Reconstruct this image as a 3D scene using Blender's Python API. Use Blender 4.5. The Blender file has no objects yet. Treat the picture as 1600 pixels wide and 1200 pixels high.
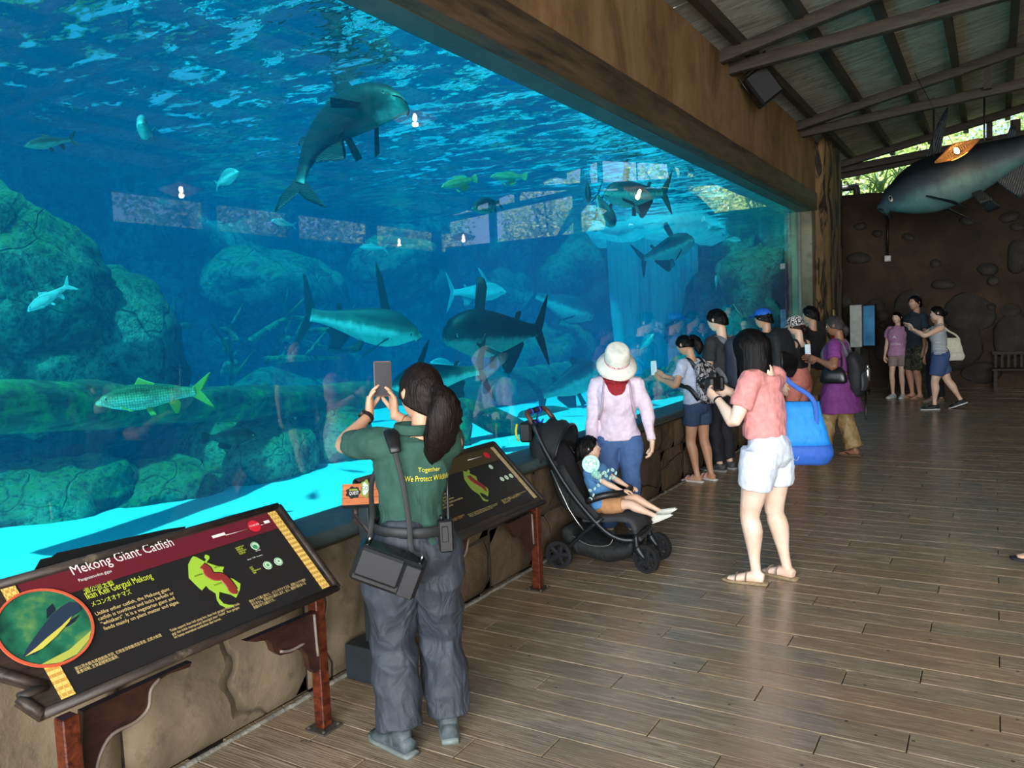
import bpy, bmesh, math, random
import numpy as np
from mathutils import Vector, Matrix, noise
PI = math.pi
S = bpy.context.scene
COL = S.collection
# ---------------------------------------------------------------- camera
F_PX = 1240.6
EYE = Vector((0, 0, 1.65))
def _n(v): return v.normalized()
_Y = _n(Vector((755, 125, -F_PX)))
_X = -Vector((-2040, 5, -F_PX)); _X = _n(_X - _X.dot(_Y) * _Y)
_Z = _X.cross(_Y)
ROT = Matrix((_X, _Y, _Z))            # camera space -> world
cam_d = bpy.data.cameras.new('camera'); cam = bpy.data.objects.new('camera', cam_d); COL.objects.link(cam)
cam_d.sensor_width = 36; cam_d.lens = 36 * F_PX / 1600; cam_d.clip_start = .05; cam_d.clip_end = 300
cam.matrix_world = Matrix.Translation(EYE) @ ROT.to_4x4()
S.camera = cam
# ---------------------------------------------------------------- view, world, sun, daylight
S.view_settings.view_transform = 'Standard'; S.view_settings.look = 'None'
S.view_settings.exposure = 0.0; S.view_settings.gamma = 1; S.view_settings.use_curve_mapping = False
cy = S.cycles
cy.use_denoising = True
cy.max_bounces = 7; cy.diffuse_bounces = 3; cy.glossy_bounces = 3; cy.transmission_bounces = 4
cy.volume_bounces = 1; cy.transparent_max_bounces = 14
cy.sample_clamp_indirect = 4; cy.sample_clamp_direct = 0
cy.caustics_reflective = False; cy.caustics_refractive = False
W = bpy.data.worlds.new('world'); S.world = W; W.use_nodes = True
wn = W.node_tree; wb = wn.nodes['Background']
sky = wn.nodes.new('ShaderNodeTexSky'); sky.sky_type = 'HOSEK_WILKIE'; sky.turbidity = 6; sky.ground_albedo = .4
sky.sun_direction = Vector((-.03, -.45, 1)).normalized()
wn.links.new(sky.outputs[0], wb.inputs[0]); wb.inputs[1].default_value = 8.0
sun_d = bpy.data.lights.new('sun', 'SUN'); sun = bpy.data.objects.new('sun', sun_d); COL.objects.link(sun)
sun_d.energy = 18.0; sun_d.angle = math.radians(1.5); sun_d.color = (1, .96, .88)
sun.rotation_euler = Vector((.03, .45, -1)).to_track_quat('-Z', 'Y').to_euler()
# daylight entering through the open entrance of the pavilion behind the viewer
def area(name, loc, direction, sx, sy, e, color=(1, 1, 1)):
    d = bpy.data.lights.new(name, 'AREA'); d.shape = 'RECTANGLE'; d.size = sx; d.size_y = sy; d.energy = e; d.color = color
    o = bpy.data.objects.new(name, d); COL.objects.link(o); o.location = loc
    o.rotation_euler = Vector(direction).to_track_quat('-Z', 'Z').to_euler()
    return o
area('entrance_daylight', (2.6, -4.6, 2.3), (-.12, 1, -.12), 8.5, 3.6, 1650, (1, .98, .95))
# ---------------------------------------------------------------- pixel helpers (frame 1600 x 1200)
def ray(px, py): return (ROT @ Vector((px - 800, 600 - py, -F_PX))).normalized()
def ax(px, py, x): d = ray(px, py); return EYE + d * (x / d.x)
def ay(px, py, y): d = ray(px, py); return EYE + d * (y / d.y)
def az(px, py, z=0.): d = ray(px, py); return EYE + d * ((z - EYE.z) / d.z)
def pln(px, py, p0, nrm):
    d = ray(px, py); return EYE + d * ((p0 - EYE).dot(nrm) / d.dot(nrm))
# ---------------------------------------------------------------- mesh builder
def catmull(P, m):
    P = [np.array(p, float) for p in P]
    if len(P) < 3 or m <= 1: return P
    Q = [2 * P[0] - P[1]] + P + [2 * P[-1] - P[-2]]; out = []
    for i in range(1, len(Q) - 2):
        a, b, c, d = Q[i - 1], Q[i], Q[i + 1], Q[i + 2]
        for k in range(m):
            t = k / m
            out.append(.5 * (2 * b + (c - a) * t + (2 * a - 5 * b + 4 * c - d) * t * t + (3 * b - a - 3 * c + d) * t ** 3))
    out.append(P[-1]); return out
class MB:
    def __init__(s): s.v = []; s.f = []; s.mi = []
    def add(s, vs, fs, mi=0):
        o = len(s.v); s.v += [tuple(map(float, v)) for v in vs]; s.f += [tuple(i + o for i in f) for f in fs]; s.mi += [mi] * len(fs); return s
    def loft(s, P, R, n=12, up=(0, 0, 1), m=3, cap=True, mi=0, sq=1.0):
        R = [(r, r) if not isinstance(r, (tuple, list)) else r for r in R]
        k = len(P[0]) if False else 3
        A = catmull([list(p) + list(r) for p, r in zip(P, R)], m)
        pts = [Vector(a[:3]) for a in A]; rr = [(max(a[3], 1e-4), max(a[4], 1e-4)) for a in A]
        up = Vector(up); vs = []; fs = []; prev = None
        for i, p in enumerate(pts):
            t = (pts[min(i + 1, len(pts) - 1)] - pts[max(i - 1, 0)])
            t = t.normalized() if t.length > 1e-9 else Vector((0, 0, 1))
            sd = t.cross(up)
            if sd.length < .15 and prev is not None: sd = prev - t * prev.dot(t)
            elif sd.length < 1e-3: sd = t.orthogonal()
            sd.normalize()
            if prev is not None and sd.dot(prev) < 0: sd = -sd
            prev = sd; u = sd.cross(t)
            for j in range(n):
                a = 2 * PI * j / n; c_, s_ = math.cos(a), math.sin(a)
                if sq != 1: c_ = math.copysign(abs(c_) ** sq, c_); s_ = math.copysign(abs(s_) ** sq, s_)
                vs.append(p + sd * (rr[i][0] * c_) + u * (rr[i][1] * s_))
        N = len(pts)
        for i in range(N - 1):
            for j in range(n):
                fs.append((i * n + j, i * n + (j + 1) % n, (i + 1) * n + (j + 1) % n, (i + 1) * n + j))
        if cap:
            fs.append(tuple(range(n - 1, -1, -1))); fs.append(tuple((N - 1) * n + j for j in range(n)))
        return s.add(vs, fs, mi)
    def tube(s, P, r, n=8, m=3, mi=0, up=(0, 0, 1)): return s.loft(P, [r] * len(P), n, up, m, True, mi)
    def box(s, c, h, rot=None, mi=0, bev=0.0):
        c = Vector(c); M3 = rot or Matrix.Identity(3)
        if bev <= 0:
            vs = [c + M3 @ Vector((x * h[0], y * h[1], z * h[2])) for x in (-1, 1) for y in (-1, 1) for z in (-1, 1)]
            return s.add(vs, [(0, 1, 3, 2), (4, 6, 7, 5), (0, 4, 5, 1), (2, 3, 7, 6), (0, 2, 6, 4), (1, 5, 7, 3)], mi)
        vs = []; fs = []; b = [min(bev, k * .95) for k in h]
        idx = {}
        for x in (-1, 1):
            for y in (-1, 1):
                for z in (-1, 1):
                    for ax_ in range(3):
                        p = [x * h[0], y * h[1], z * h[2]]; sg = (x, y, z)
                        for q in range(3):
                            if q != ax_: p[q] -= sg[q] * b[q]
                        idx[(x, y, z, ax_)] = len(vs); vs.append(c + M3 @ Vector(p))
        I = idx
        for a_ in range(3):
            o = [q for q in range(3) if q != a_]
            for sg in (-1, 1):
                ring = []
                for (p, q) in ((-1, -1), (1, -1), (1, 1), (-1, 1)):
                    k = [0, 0, 0]; k[a_] = sg; k[o[0]] = p; k[o[1]] = q; ring.append(I[(*k, a_)])
                fs.append(tuple(ring))
            for p in (-1, 1):
                for q in (-1, 1):
                    k0 = [0, 0, 0]; k0[o[0]] = p; k0[o[1]] = q; k1 = list(k0); k0[a_] = -1; k1[a_] = 1
                    fs.append((I[(*k0, o[0])], I[(*k1, o[0])], I[(*k1, o[1])], I[(*k0, o[1])]))
        for x in (-1, 1):
            for y in (-1, 1):
                for z in (-1, 1): fs.append((I[(x, y, z, 0)], I[(x, y, z, 1)], I[(x, y, z, 2)]))
        s.add(vs, fs, mi); s.fix = True; return s
    def ball(s, c, r, n=12, k=8, rot=None, mi=0):
        c = Vector(c); r = (r, r, r) if not isinstance(r, (tuple, list)) else r; M3 = rot or Matrix.Identity(3)
        vs = [c + M3 @ Vector((0, 0, -r[2]))]; fs = []
        for i in range(1, k):
            f = -PI / 2 + PI * i / k
            for j in range(n):
                a = 2 * PI * j / n
                vs.append(c + M3 @ Vector((r[0] * math.cos(f) * math.cos(a), r[1] * math.cos(f) * math.sin(a), r[2] * math.sin(f))))
        vs.append(c + M3 @ Vector((0, 0, r[2]))); L = len(vs) - 1
        for j in range(n):
            fs.append((0, 1 + (j + 1) % n, 1 + j)); fs.append((L, L - n + j, L - n + (j + 1) % n))
            for i in range(k - 2):
                a = 1 + i * n; fs.append((a + j, a + (j + 1) % n, a + n + (j + 1) % n, a + n + j))
        return s.add(vs, fs, mi)
    def prism(s, poly, d, mi=0):
        """poly: list of 3-D points (planar), extruded by vector d"""
        d = Vector(d); n = len(poly); vs = [Vector(p) for p in poly] + [Vector(p) + d for p in poly]
        fs = [tuple(range(n)), tuple(range(2 * n - 1, n - 1, -1))] + [(i, i + n, (i + 1) % n + n, (i + 1) % n) for i in range(n)]
        s.add(vs, fs, mi); s.fix = True; return s
    def disc(s, c, nrm, r0, r1, h, n=24, mi=0):
        """ring (r0>0) or disc of thickness h round axis nrm"""
        c = Vector(c); nrm = Vector(nrm).normalized(); a = nrm.orthogonal().normalized(); b = nrm.cross(a); vs = []; fs = []
        for z in (-h / 2, h / 2):
            for r in (r0, r1):
                for j in range(n):
                    t = 2 * PI * j / n; vs.append(c + nrm * z + (a * math.cos(t) + b * math.sin(t)) * r)
        for j in range(n):
            k = (j + 1) % n
            fs += [(j, k, n + k, n + j), (2 * n + j, 3 * n + j, 3 * n + k, 2 * n + k), (n + j, n + k, 3 * n + k, 3 * n + j), (j, 2 * n + j, 2 * n + k, k)]
        s.add(vs, fs, mi); s.fix = True; return s
    def obj(s, name, mats, parent=None, remesh=0, smooth=True, org=None, disp=None, solid=0, auto=None, fixn=False, weld=0):
        """one mesh object; vertices are in world space unless the parent is given (then in the root's local space)"""
        me = bpy.data.meshes.new(name); org = Vector(org) if org else Vector((0, 0, 0))
        me.from_pydata([Vector(v) - org for v in s.v], [], s.f)
        mats = mats if isinstance(mats, (list, tuple)) else [mats]
        for m in mats: me.materials.append(m)
        if len(mats) > 1: me.polygons.foreach_set('material_index', s.mi)
        if getattr(s, 'fix', False) or fixn or weld:
            bm = bmesh.new(); bm.from_mesh(me)
            if weld: bmesh.ops.remove_doubles(bm, verts=bm.verts, dist=weld)
            bmesh.ops.recalc_face_normals(bm, faces=bm.faces); bm.to_mesh(me); bm.free()
        if remesh or solid:
            me = bake(me, remesh, solid)
            me.materials.clear()
            for m in mats: me.materials.append(m)
        if disp: displace(me, disp)
        if smooth:
            me.polygons.foreach_set('use_smooth', [True] * len(me.polygons))
            if auto: me.set_sharp_from_angle(angle=auto)
        me.update()
        o = bpy.data.objects.new(name, me); COL.objects.link(o); o.location = org
        if parent: o.parent = parent
        return o
def bake(me, vox, solid=0, sm=4):
    t = bpy.data.objects.new('tmp', me); COL.objects.link(t)
    if solid:
        m = t.modifiers.new('s', 'SOLIDIFY'); m.thickness = solid; m.offset = 0
    if vox:
        m = t.modifiers.new('r', 'REMESH'); m.mode = 'VOXEL'; m.voxel_size = vox
        m = t.modifiers.new('m', 'SMOOTH'); m.factor = .5; m.iterations = sm
    dg = bpy.context.evaluated_depsgraph_get(); dg.update()
    r = bpy.data.meshes.new_from_object(t.evaluated_get(dg)); r.name = me.name
    bpy.data.objects.remove(t); return r
def displace(me, fn):
    n = len(me.vertices); co = np.empty(n * 3, 'f'); no = np.empty(n * 3, 'f')
    me.vertices.foreach_get('co', co); me.vertex_normals.foreach_get('vector', no) if hasattr(me, 'vertex_normals') else me.vertices.foreach_get('normal', no)
    co = co.reshape(-1, 3); no = no.reshape(-1, 3)
    d = np.array([fn(Vector(c), Vector(m)) for c, m in zip(co, no)], 'f')
    me.vertices.foreach_set('co', (co + no * d[:, None]).astype('f').ravel()); me.update()
def tag(o, label=None, cat=None, group=None, kind=None):
    if label: o['label'] = label
    if cat: o['category'] = cat
    if group: o['group'] = group
    if kind: o['kind'] = kind
    return o
def thing(name, label, cat, loc=(0, 0, 0), rotz=0, group=None, scale=1):
    o = bpy.data.objects.new(name, None); COL.objects.link(o); o.location = loc; o.rotation_euler = (0, 0, rotz)
    o.scale = (scale,) * 3; o.empty_display_size = .1
    return tag(o, label, cat, group)
def copy_tree(o, parent=None):
    c = o.copy(); COL.objects.link(c)
    if parent: c.parent = parent
    for ch in o.children: copy_tree(ch, c)
    return c
# ---------------------------------------------------------------- materials
class N:
    """tiny node helper"""
    def __init__(s, name):
        s.m = bpy.data.materials.new(name); s.m.use_nodes = True; s.t = s.m.node_tree
        s.b = s.t.nodes['Principled BSDF']; s.out = s.t.nodes['Material Output']; s.tc = None
    def n(s, ty, **kw):
        x = s.t.nodes.new('ShaderNode' + ty)
        for k, v in kw.items():
            if k.startswith('_'): setattr(x, k[1:], v)
            else:
                k = int(k[1:]) if k[0] == 'i' and k[1:].isdigit() else k.replace('__', ' ')
                if isinstance(v, bpy.types.NodeSocket): s.t.links.new(v, x.inputs[k])
                else: x.inputs[k].default_value = v
        return x
    def co(s, w='Object'):
        if not s.tc: s.tc = s.t.nodes.new('ShaderNodeTexCoord')
        return s.tc.outputs[w]
    def map(s, v, sc=(1, 1, 1), rot=(0, 0, 0), loc=(0, 0, 0)):
        return s.n('Mapping', Vector=v, Scale=sc, Rotation=rot, Location=loc).outputs[0]
    def noise(s, v, sc=5, det=4, ro=.55, dist=0): return s.n('TexNoise', Vector=v, Scale=sc, Detail=det, Roughness=ro, Distortion=dist).outputs[0]
    def vor(s, v, sc=5, feat='F1', out=0, rnd=1): return s.n('TexVoronoi', _feature=feat, Vector=v, Scale=sc, Randomness=rnd).outputs[out]
    def ramp(s, f, stops, interp='LINEAR'):
        r = s.t.nodes.new('ShaderNodeValToRGB'); s.t.links.new(f, r.inputs[0]); cr = r.color_ramp; cr.interpolation = interp
        while len(cr.elements) < len(stops): cr.elements.new(.5)
        for e, (p, c) in zip(cr.elements, stops): e.position = p; e.color = (*c, 1) if len(c) == 3 else c
        return r.outputs[0]
    def val(s, f, a, b, c=0, d=1):
        return s.n('MapRange', i0=f, i1=a, i2=b, i3=c, i4=d).outputs[0]
    def mix(s, f, a, b, mode='MIX'):
        x = s.t.nodes.new('ShaderNodeMix'); x.data_type = 'RGBA'; x.blend_type = mode
        for i, v in ((0, f), (6, a), (7, b)):
            if isinstance(v, bpy.types.NodeSocket): s.t.links.new(v, x.inputs[i])
            else: x.inputs[i].default_value = v if i == 0 else (*v, 1)[:4]
        return x.outputs[2]
    def math(s, op, a, b=0.):
        x = s.t.nodes.new('ShaderNodeMath'); x.operation = op
        for i, v in ((0, a), (1, b)):
            if isinstance(v, bpy.types.NodeSocket): s.t.links.new(v, x.inputs[i])
            else: x.inputs[i].default_value = v
        return x.outputs[0]
    def bump(s, h, st=.3, dist=.02): return s.n('Bump', Height=h, Strength=st, Distance=dist).outputs[0]
    def set(s, col=None, rough=None, nrm=None, metal=None, **kw):
        for k, v in (('Base Color', col), ('Roughness', rough), ('Normal', nrm), ('Metallic', metal), *[(a.replace('__', ' '), b) for a, b in kw.items()]):
            if v is None: continue
            if isinstance(v, bpy.types.NodeSocket): s.t.links.new(v, s.b.inputs[k])
            else:
                i = s.b.inputs[k]; i.default_value = (*v, 1) if (i.type == 'RGBA' and len(v) == 3) else v
        return s.m
_MC = {}
def sc(c):   # sRGB 0-255 -> linear
    return tuple(((x / 255) / 12.92 if x / 255 <= .04045 else ((x / 255 + .055) / 1.055) ** 2.4) for x in c)
def plain(name, rgb, rough=.6, metal=0, var=.15, scale=12, bump=.1, bs=60):
    """plain finish: slight mottling and fine grain"""
    if name in _MC: return _MC[name]
    c = sc(rgb); m = N(name); v = m.co()
    f = m.noise(v, scale, 3)
    col = m.mix(m.val(f, .3, .7), [x * (1 - var) for x in c], [min(1, x * (1 + var)) for x in c])
    _MC[name] = m.set(col, rough, m.bump(m.noise(v, bs, 2), bump, .004), metal); return _MC[name]
def fabric(name, rgb, rough=.85, fold=.5, var=.12, fs=9):
    if name in _MC: return _MC[name]
    c = sc(rgb); m = N(name); v = m.co()
    big = m.noise(m.map(v, (1, 1, .55), (.3, .5, 0)), fs, 2, .5, 1.2); weave = m.noise(v, 420, 1)
    h = m.math('ADD', big, m.math('MULTIPLY', weave, .06))
    col = m.mix(m.val(m.noise(v, 30, 3), .3, .7), [x * (1 - var) for x in c], [min(1, x * (1 + var)) for x in c])
    _MC[name] = m.set(col, rough, m.bump(h, fold, .03)); return _MC[name]
# ================================================================ SETTING MATERIALS
def mat_floor():
    m = N('aged plank decking'); v = m.co('Object'); oi = m.n('ObjectInfo').outputs['Random']
    off = m.n('CombineXYZ', X=m.math('MULTIPLY', oi, 37.), Y=m.math('MULTIPLY', oi, 91.)).outputs[0]
    vv = m.n('VectorMath', _operation='ADD', i0=v, i1=off).outputs[0]
    g = m.noise(m.map(vv, (1.2, 14, 1)), 3.2, 5, .6, 1.2)
    w = m.n('TexWave', _wave_type='BANDS', _bands_direction='Y', Vector=m.map(vv, (.55, 5.5, 1)), Scale=4.5, Distortion=7, Detail=3, Detail__Scale=1.1).outputs[1]
    big = m.noise(vv, 1.6, 3); sp = m.vor(vv, 9)
    c = m.ramp(g, [(.26, sc((98, 84, 68))), (.5, sc((160, 142, 118))), (.74, sc((192, 176, 150)))])
    c = m.mix(m.val(big, .38, .66, 0, .75), c, sc((122, 116, 102)))
    c = m.mix(m.math('MULTIPLY', m.val(w, .7, 1), .5), c, sc((84, 64, 46)))
    c = m.mix(m.math('MULTIPLY', oi, .38), c, sc((150, 116, 80)))
    spots = m.val(sp, .045, .085, 1, 0)
    c = m.mix(m.math('MULTIPLY', spots, .8), c, sc((30, 24, 20)))
    h = m.math('ADD', g, m.math('MULTIPLY', w, .5))
    return m.set(c, m.val(g, .3, .7, .17, .32), m.bump(h, .16, .004))
def mat_stone(name, c0, c1, c2, sc1=3, bump=.7, dist=.04, oi_mix=.5, crack=True, rough=.85):
    m = N(name); v = m.co('Object'); oi = m.n('ObjectInfo').outputs['Random']
    a = m.noise(v, sc1, 6, .6, .4); b = m.noise(v, sc1 * 6, 5, .65)
    c = m.ramp(a, [(.3, sc(c0)), (.52, sc(c1)), (.72, sc(c2))])
    c = m.mix(m.math('MULTIPLY', oi, oi_mix), c, sc([x * .55 for x in c1]))
    c = m.mix(m.val(b, .55, .75, 0, .5), c, sc([x * .45 for x in c0]))
    h = m.math('ADD', a, m.math('MULTIPLY', b, .35))
    if crack:
        e = m.vor(m.n('VectorMath', _operation='ADD', i0=v, i1=m.n('VectorMath', _operation='SCALE', i0=m.n('TexNoise', Vector=v, Scale=2.5).outputs[1], Scale=.16).outputs[0]).outputs[0], sc1 * .55, 'DISTANCE_TO_EDGE')
        k = m.val(e, 0, .009, 1, 0)
        c = m.mix(m.math('MULTIPLY', k, .55), c, sc([x * .4 for x in c0])); h = m.math('SUBTRACT', h, m.math('MULTIPLY', k, .6))
    return m.set(c, rough, m.bump(h, bump, dist))
def mat_wood(name, c0, c1, sx=(1, 1, 12), sc1=3, rough=.6, bump=.3, wornc=None, worn=(.6, .75)):
    m = N(name); v = m.co('Object'); g = m.noise(m.map(v, sx), sc1, 5, .62, .6)
    c = m.ramp(g, [(.3, sc(c0)), (.7, sc(c1))])
    if wornc: c = m.mix(m.val(m.noise(v, 6, 5, .7), worn[0], worn[1], 0, .9), c, sc(wornc))
    return m.set(c, rough, m.bump(g, bump, .01))
M_FLOOR = mat_floor()
M_BLOCK = mat_stone('rough brown faux rock', (62, 48, 34), (98, 80, 58), (130, 110, 82), 2.2, .9, .05)
M_PLASTER = mat_stone('pale cracked faux rock', (84, 74, 58), (120, 106, 84), (150, 134, 108), 1.6, .6, .03, .2)
M_MORTAR = mat_stone('dark joint behind stones', (40, 34, 27), (58, 50, 40), (74, 64, 50), 5, .8, .03, 0, False)
M_SILL = mat_stone('painted grey green sill', (52, 66, 66), (66, 82, 82), (84, 98, 94), 3, .3, .01, 0, False, .45)
M_EARTH = mat_stone('red brown rammed earth', (34, 26, 19), (58, 44, 31), (80, 62, 44), 1.1, .9, .06, 0, False)
M_DSTONE = mat_stone('dark grey embedded stone', (40, 38, 34), (60, 56, 50), (82, 76, 68), 2.6, .6, .04, .5, False)
def mat_ochre():
    m = N('mottled ochre render'); v = m.co('Object')
    a = m.noise(m.map(v, (1, 1, .6)), 1.3, 6, .65, 1.0); b = m.noise(m.map(v, (1, 1.5, .4)), 5, 5, .65)
    c = m.ramp(a, [(.28, sc((66, 48, 28))), (.5, sc((124, 94, 58))), (.75, sc((150, 124, 88)))])
    c = m.mix(m.val(b, .5, .75, 0, .5), c, sc((84, 62, 36)))
    return m.set(c, .8, m.bump(b, .25, .01))
M_OCHRE = mat_ochre()
M_BEAM = mat_wood('dark grained lintel timber', (38, 31, 23), (92, 74, 52), (7, .8, 7), 2.4, .6, .9)
M_RAFTER = mat_wood('dark brown rafter timber', (30, 25, 20), (64, 54, 43), (1, 1, 8), 3, .7, .3)
M_BOARD = mat_wood('grey roof board', (118, 116, 104), (184, 182, 168), (1.2, 7, 1), 1.6, .85, .2, (84, 80, 68), (.56, .8))
def mat_bark():
    m = N('carved bark render'); v = m.co('Object')
    a = m.noise(m.map(v, (2.5, 2.5, .6)), 2.4, 4, .6, .6)
    c = m.ramp(a, [(.44, sc((26, 21, 14))), (.48, sc((104, 84, 52))), (.75, sc((134, 110, 72)))])
    k = m.noise(m.map(v, (1, 1, .3)), 9, 3); c = m.mix(m.val(k, .5, .7, 0, .4), c, sc((84, 74, 40)))
    return m.set(c, .8, m.bump(m.val(a, .43, .50), .9, .06))
M_BARK = mat_bark()

# ================================================================ FLOOR
GX = -2.93        # plane of the tank window
def struct(o): o['kind'] = 'structure'; return o
b = MB(); b.box((2.3, 7, -.06), (5.2, 11.5, .045)); floor = struct(b.obj('floor', M_MORTAR, smooth=False))
random.seed(4)
PW, PL = .16, 1.2; near = []; far = MB(); cells = []
r0 = -20
for r in range(r0, 115):
    y = r * PW + .04
    off = -2.68 + (.6 if r % 2 else 0.) + (.0 if r % 4 < 2 else .3) - PL
    x = off
    while x < 7.2:
        x0, x1 = max(x, -2.72), min(x + PL, 7.2); x += PL
        if x1 - x0 < .05: continue
        if y < 1.0 and True: pass
        cells.append((x0, x1, y))
def inview(x, y):
    c = ROT.transposed() @ (Vector((x, y, 0)) - EYE)
    if c.z > -.1: return None
    px = 800 + F_PX * c.x / -c.z; py = 600 - F_PX * c.y / -c.z
    return (px, py)
rank = []
for c in cells:
    q = [inview(x, c[2]) for x in (c[0], (c[0] + c[1]) / 2, c[1])]
    vis = any(k and -60 < k[0] < 1660 and k[1] < 1260 for k in q)
    d = math.hypot((c[0] + c[1]) / 2, c[2]); rank.append((0 if vis else 1, d, c))
rank.sort(key=lambda t: (t[0], t[1]))
pm = {}
def plank_mesh(L):
    L = round(L, 2)
    if L not in pm:
        k = MB(); k.box((0, 0, -.0075), (L / 2 - .002, PW / 2 - .0022, .0075), bev=.0025); o = k.obj('plank', M_FLOOR, smooth=False); pm[L] = o.data; bpy.data.objects.remove(o)
    return pm[L]
cnt = 0
for vis, d, (x0, x1, y) in rank:
    if vis == 0 and cnt < 298:
        cnt += 1; o = bpy.data.objects.new('plank', plank_mesh(x1 - x0)); COL.objects.link(o); o.parent = floor
        o.location = ((x0 + x1) / 2, y, random.uniform(-.001, .0008)); o.rotation_euler = (random.uniform(-.002, .002), 0, 0)
    else:
        far.box(((x0 + x1) / 2, y, -.0075 + random.uniform(-.001, .0008)), ((x1 - x0) / 2 - .002, PW / 2 - .0022, .0075))
o = far.obj('plank_field', M_FLOOR, floor, smooth=False); o['kind'] = 'stuff'

# ================================================================ STONE WALL UNDER THE WINDOW
ZS = .735
b = MB(); b.box((-2.83, 6.9, ZS / 2 - .02), (.115, 8.1, ZS / 2 - .03)); wl = struct(b.obj('wall_left', M_MORTAR, smooth=False))
b.v = []; b.f = []; b.mi = []
def stone_panel(y0, y1, z0, z1, mat, jit=.02, dep=.03, name='stone', x=-2.715, seed=0, nx=7, nz=5, parent=None, nrm=(1, 0, 0), pts=None):
    """irregular block proud of the wall; corners jittered, face rough"""
    rnd = random.Random(seed); c = [(y0, z0), (y1, z0), (y1, z1), (y0, z1)]
    c = [(a + rnd.uniform(-jit, jit), d + rnd.uniform(-jit, jit) * (0 if (d < .02 or d > ZS - .06) else 1)) for a, d in c]
    vs = []; fs = []
    for i in range(nz):
        for j in range(nx):
            u, w = j / (nx - 1), i / (nz - 1)
            a = [(1 - u) * (1 - w) * c[0][k] + u * (1 - w) * c[1][k] + u * w * c[2][k] + (1 - u) * w * c[3][k] for k in (0, 1)]
            edge = min(u, 1 - u, w * 1.0, 1 - w) ; e = min(1, edge * 16)
            q = Vector((seed * 3.1, a[0] * 3.2, a[1] * 3.2))
            h = e ** .5 * (.035 + dep * (noise.noise(q) + .5 * noise.noise(q * 3)))
            vs.append((x + h, a[0] + .012 * noise.noise(q * 2.2) * e, a[1]))
    for i in range(nz - 1):
        for j in range(nx - 1): fs.append((i * nx + j, i * nx + j + 1, (i + 1) * nx + j + 1, (i + 1) * nx + j))
    k = MB(); k.add(vs, fs); return k
y = .2; i = 0; rnd = random.Random(8)
edges = [.1, 1.05, 1.62, 2.52, 2.98]
for a, e in zip(edges, edges[1:]):
    i += 1; stone_panel(a + .006, e - .006, .005, ZS - .035, M_PLASTER, .012, .05, seed=i, nx=14, nz=10).obj('stone', M_PLASTER, wl)
y = 2.98
while y < 14.6:
    w = rnd.uniform(.5, .85); zc = rnd.uniform(.30, .42); ye = min(y + w, 14.75)
    i += 1; stone_panel(y + .006, ye - .006, .005, zc - .006, None, .010, .04, seed=i).obj('stone', M_BLOCK, wl)
    s2 = y + w * rnd.uniform(.3, .7) if rnd.random() < .6 else None
    for a, e in ([(y, ye)] if s2 is None else [(y, s2), (s2, ye)]):
        i += 1; stone_panel(a + .006, e - .006, zc + .006, ZS - .035, None, .010, .04, seed=i, nx=6).obj('stone', M_BLOCK, wl)
    y = ye
b = MB(); n_ = 40
P = [( -2.80, .0 + 14.9 * k / n_, ZS - .03 + .006 * noise.noise(Vector((k * .9, 0, 0)))) for k in range(n_ + 1)]
b.loft(P, [(.165, .034)] * len(P), 16, m=1, sq=.2); struct(b.obj('trim_1', M_SILL, disp=lambda c, n: .006 * noise.noise(c * 5)))
# rough lip below the sill
b = MB(); P = [(-2.69 + .012 * noise.noise(Vector((k * .7, 3, 0))), .0 + 14.8 * k / 60, ZS - .065 + .01 * noise.noise(Vector((k * .8, 0, 7)))) for k in range(61)]
b.loft(P, [(.035, .024)] * len(P), 8, m=1); struct(b.obj('trim_2', M_MORTAR))
b = MB(); P = [(-2.672 + .010 * noise.noise(Vector((k * .9, 3, 0))), .1 + 14.6 * k / 160, .002) for k in range(161)]
b.loft(P, [(.014 + .010 * noise.noise(Vector((k * .5, 0, 5))), .010) for k in range(161)], 8, m=1); struct(b.obj('baseboard_left', mat_stone('pale crusted grout', (96, 94, 86), (140, 138, 128), (178, 176, 166), 9, .9, .02, 0, False)))
# ================================================================ LINTEL, FASCIA, PIER, BARK COLUMN
b = MB(); joints = [-.5, 3.0, 7.05, 11.1, 14.75]
for k, (a, e) in enumerate(zip(joints, joints[1:])):
    P = [(-2.80, a + (e - a) * j / 24, 3.555) for j in range(25)]
    q = MB(); q.loft([Vector(p) + Vector((0, 0, .012 * noise.noise(Vector((p[1], k, 0))))) for p in P], [(.155 + .006 * noise.noise(Vector((p[1] * 1.3, 5 + k, 0))), .152) for p in P], 16, m=1, sq=.12)
    if k == 0: lint = struct(q.obj('trim_3', M_BEAM, auto=.7)); 
    else: q.obj('beam', M_BEAM, lint, auto=.7)
b = MB(); b.box((-2.87, 7.0, 3.41), (.1, 7.9, .012)); struct(b.obj('trim_4', M_SILL, smooth=False))
b = MB(); b.box((-2.80, 7.1, 4.18), (.1, 7.8, .49)); struct(b.obj('wall_left_fascia', M_OCHRE, smooth=False))
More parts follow.
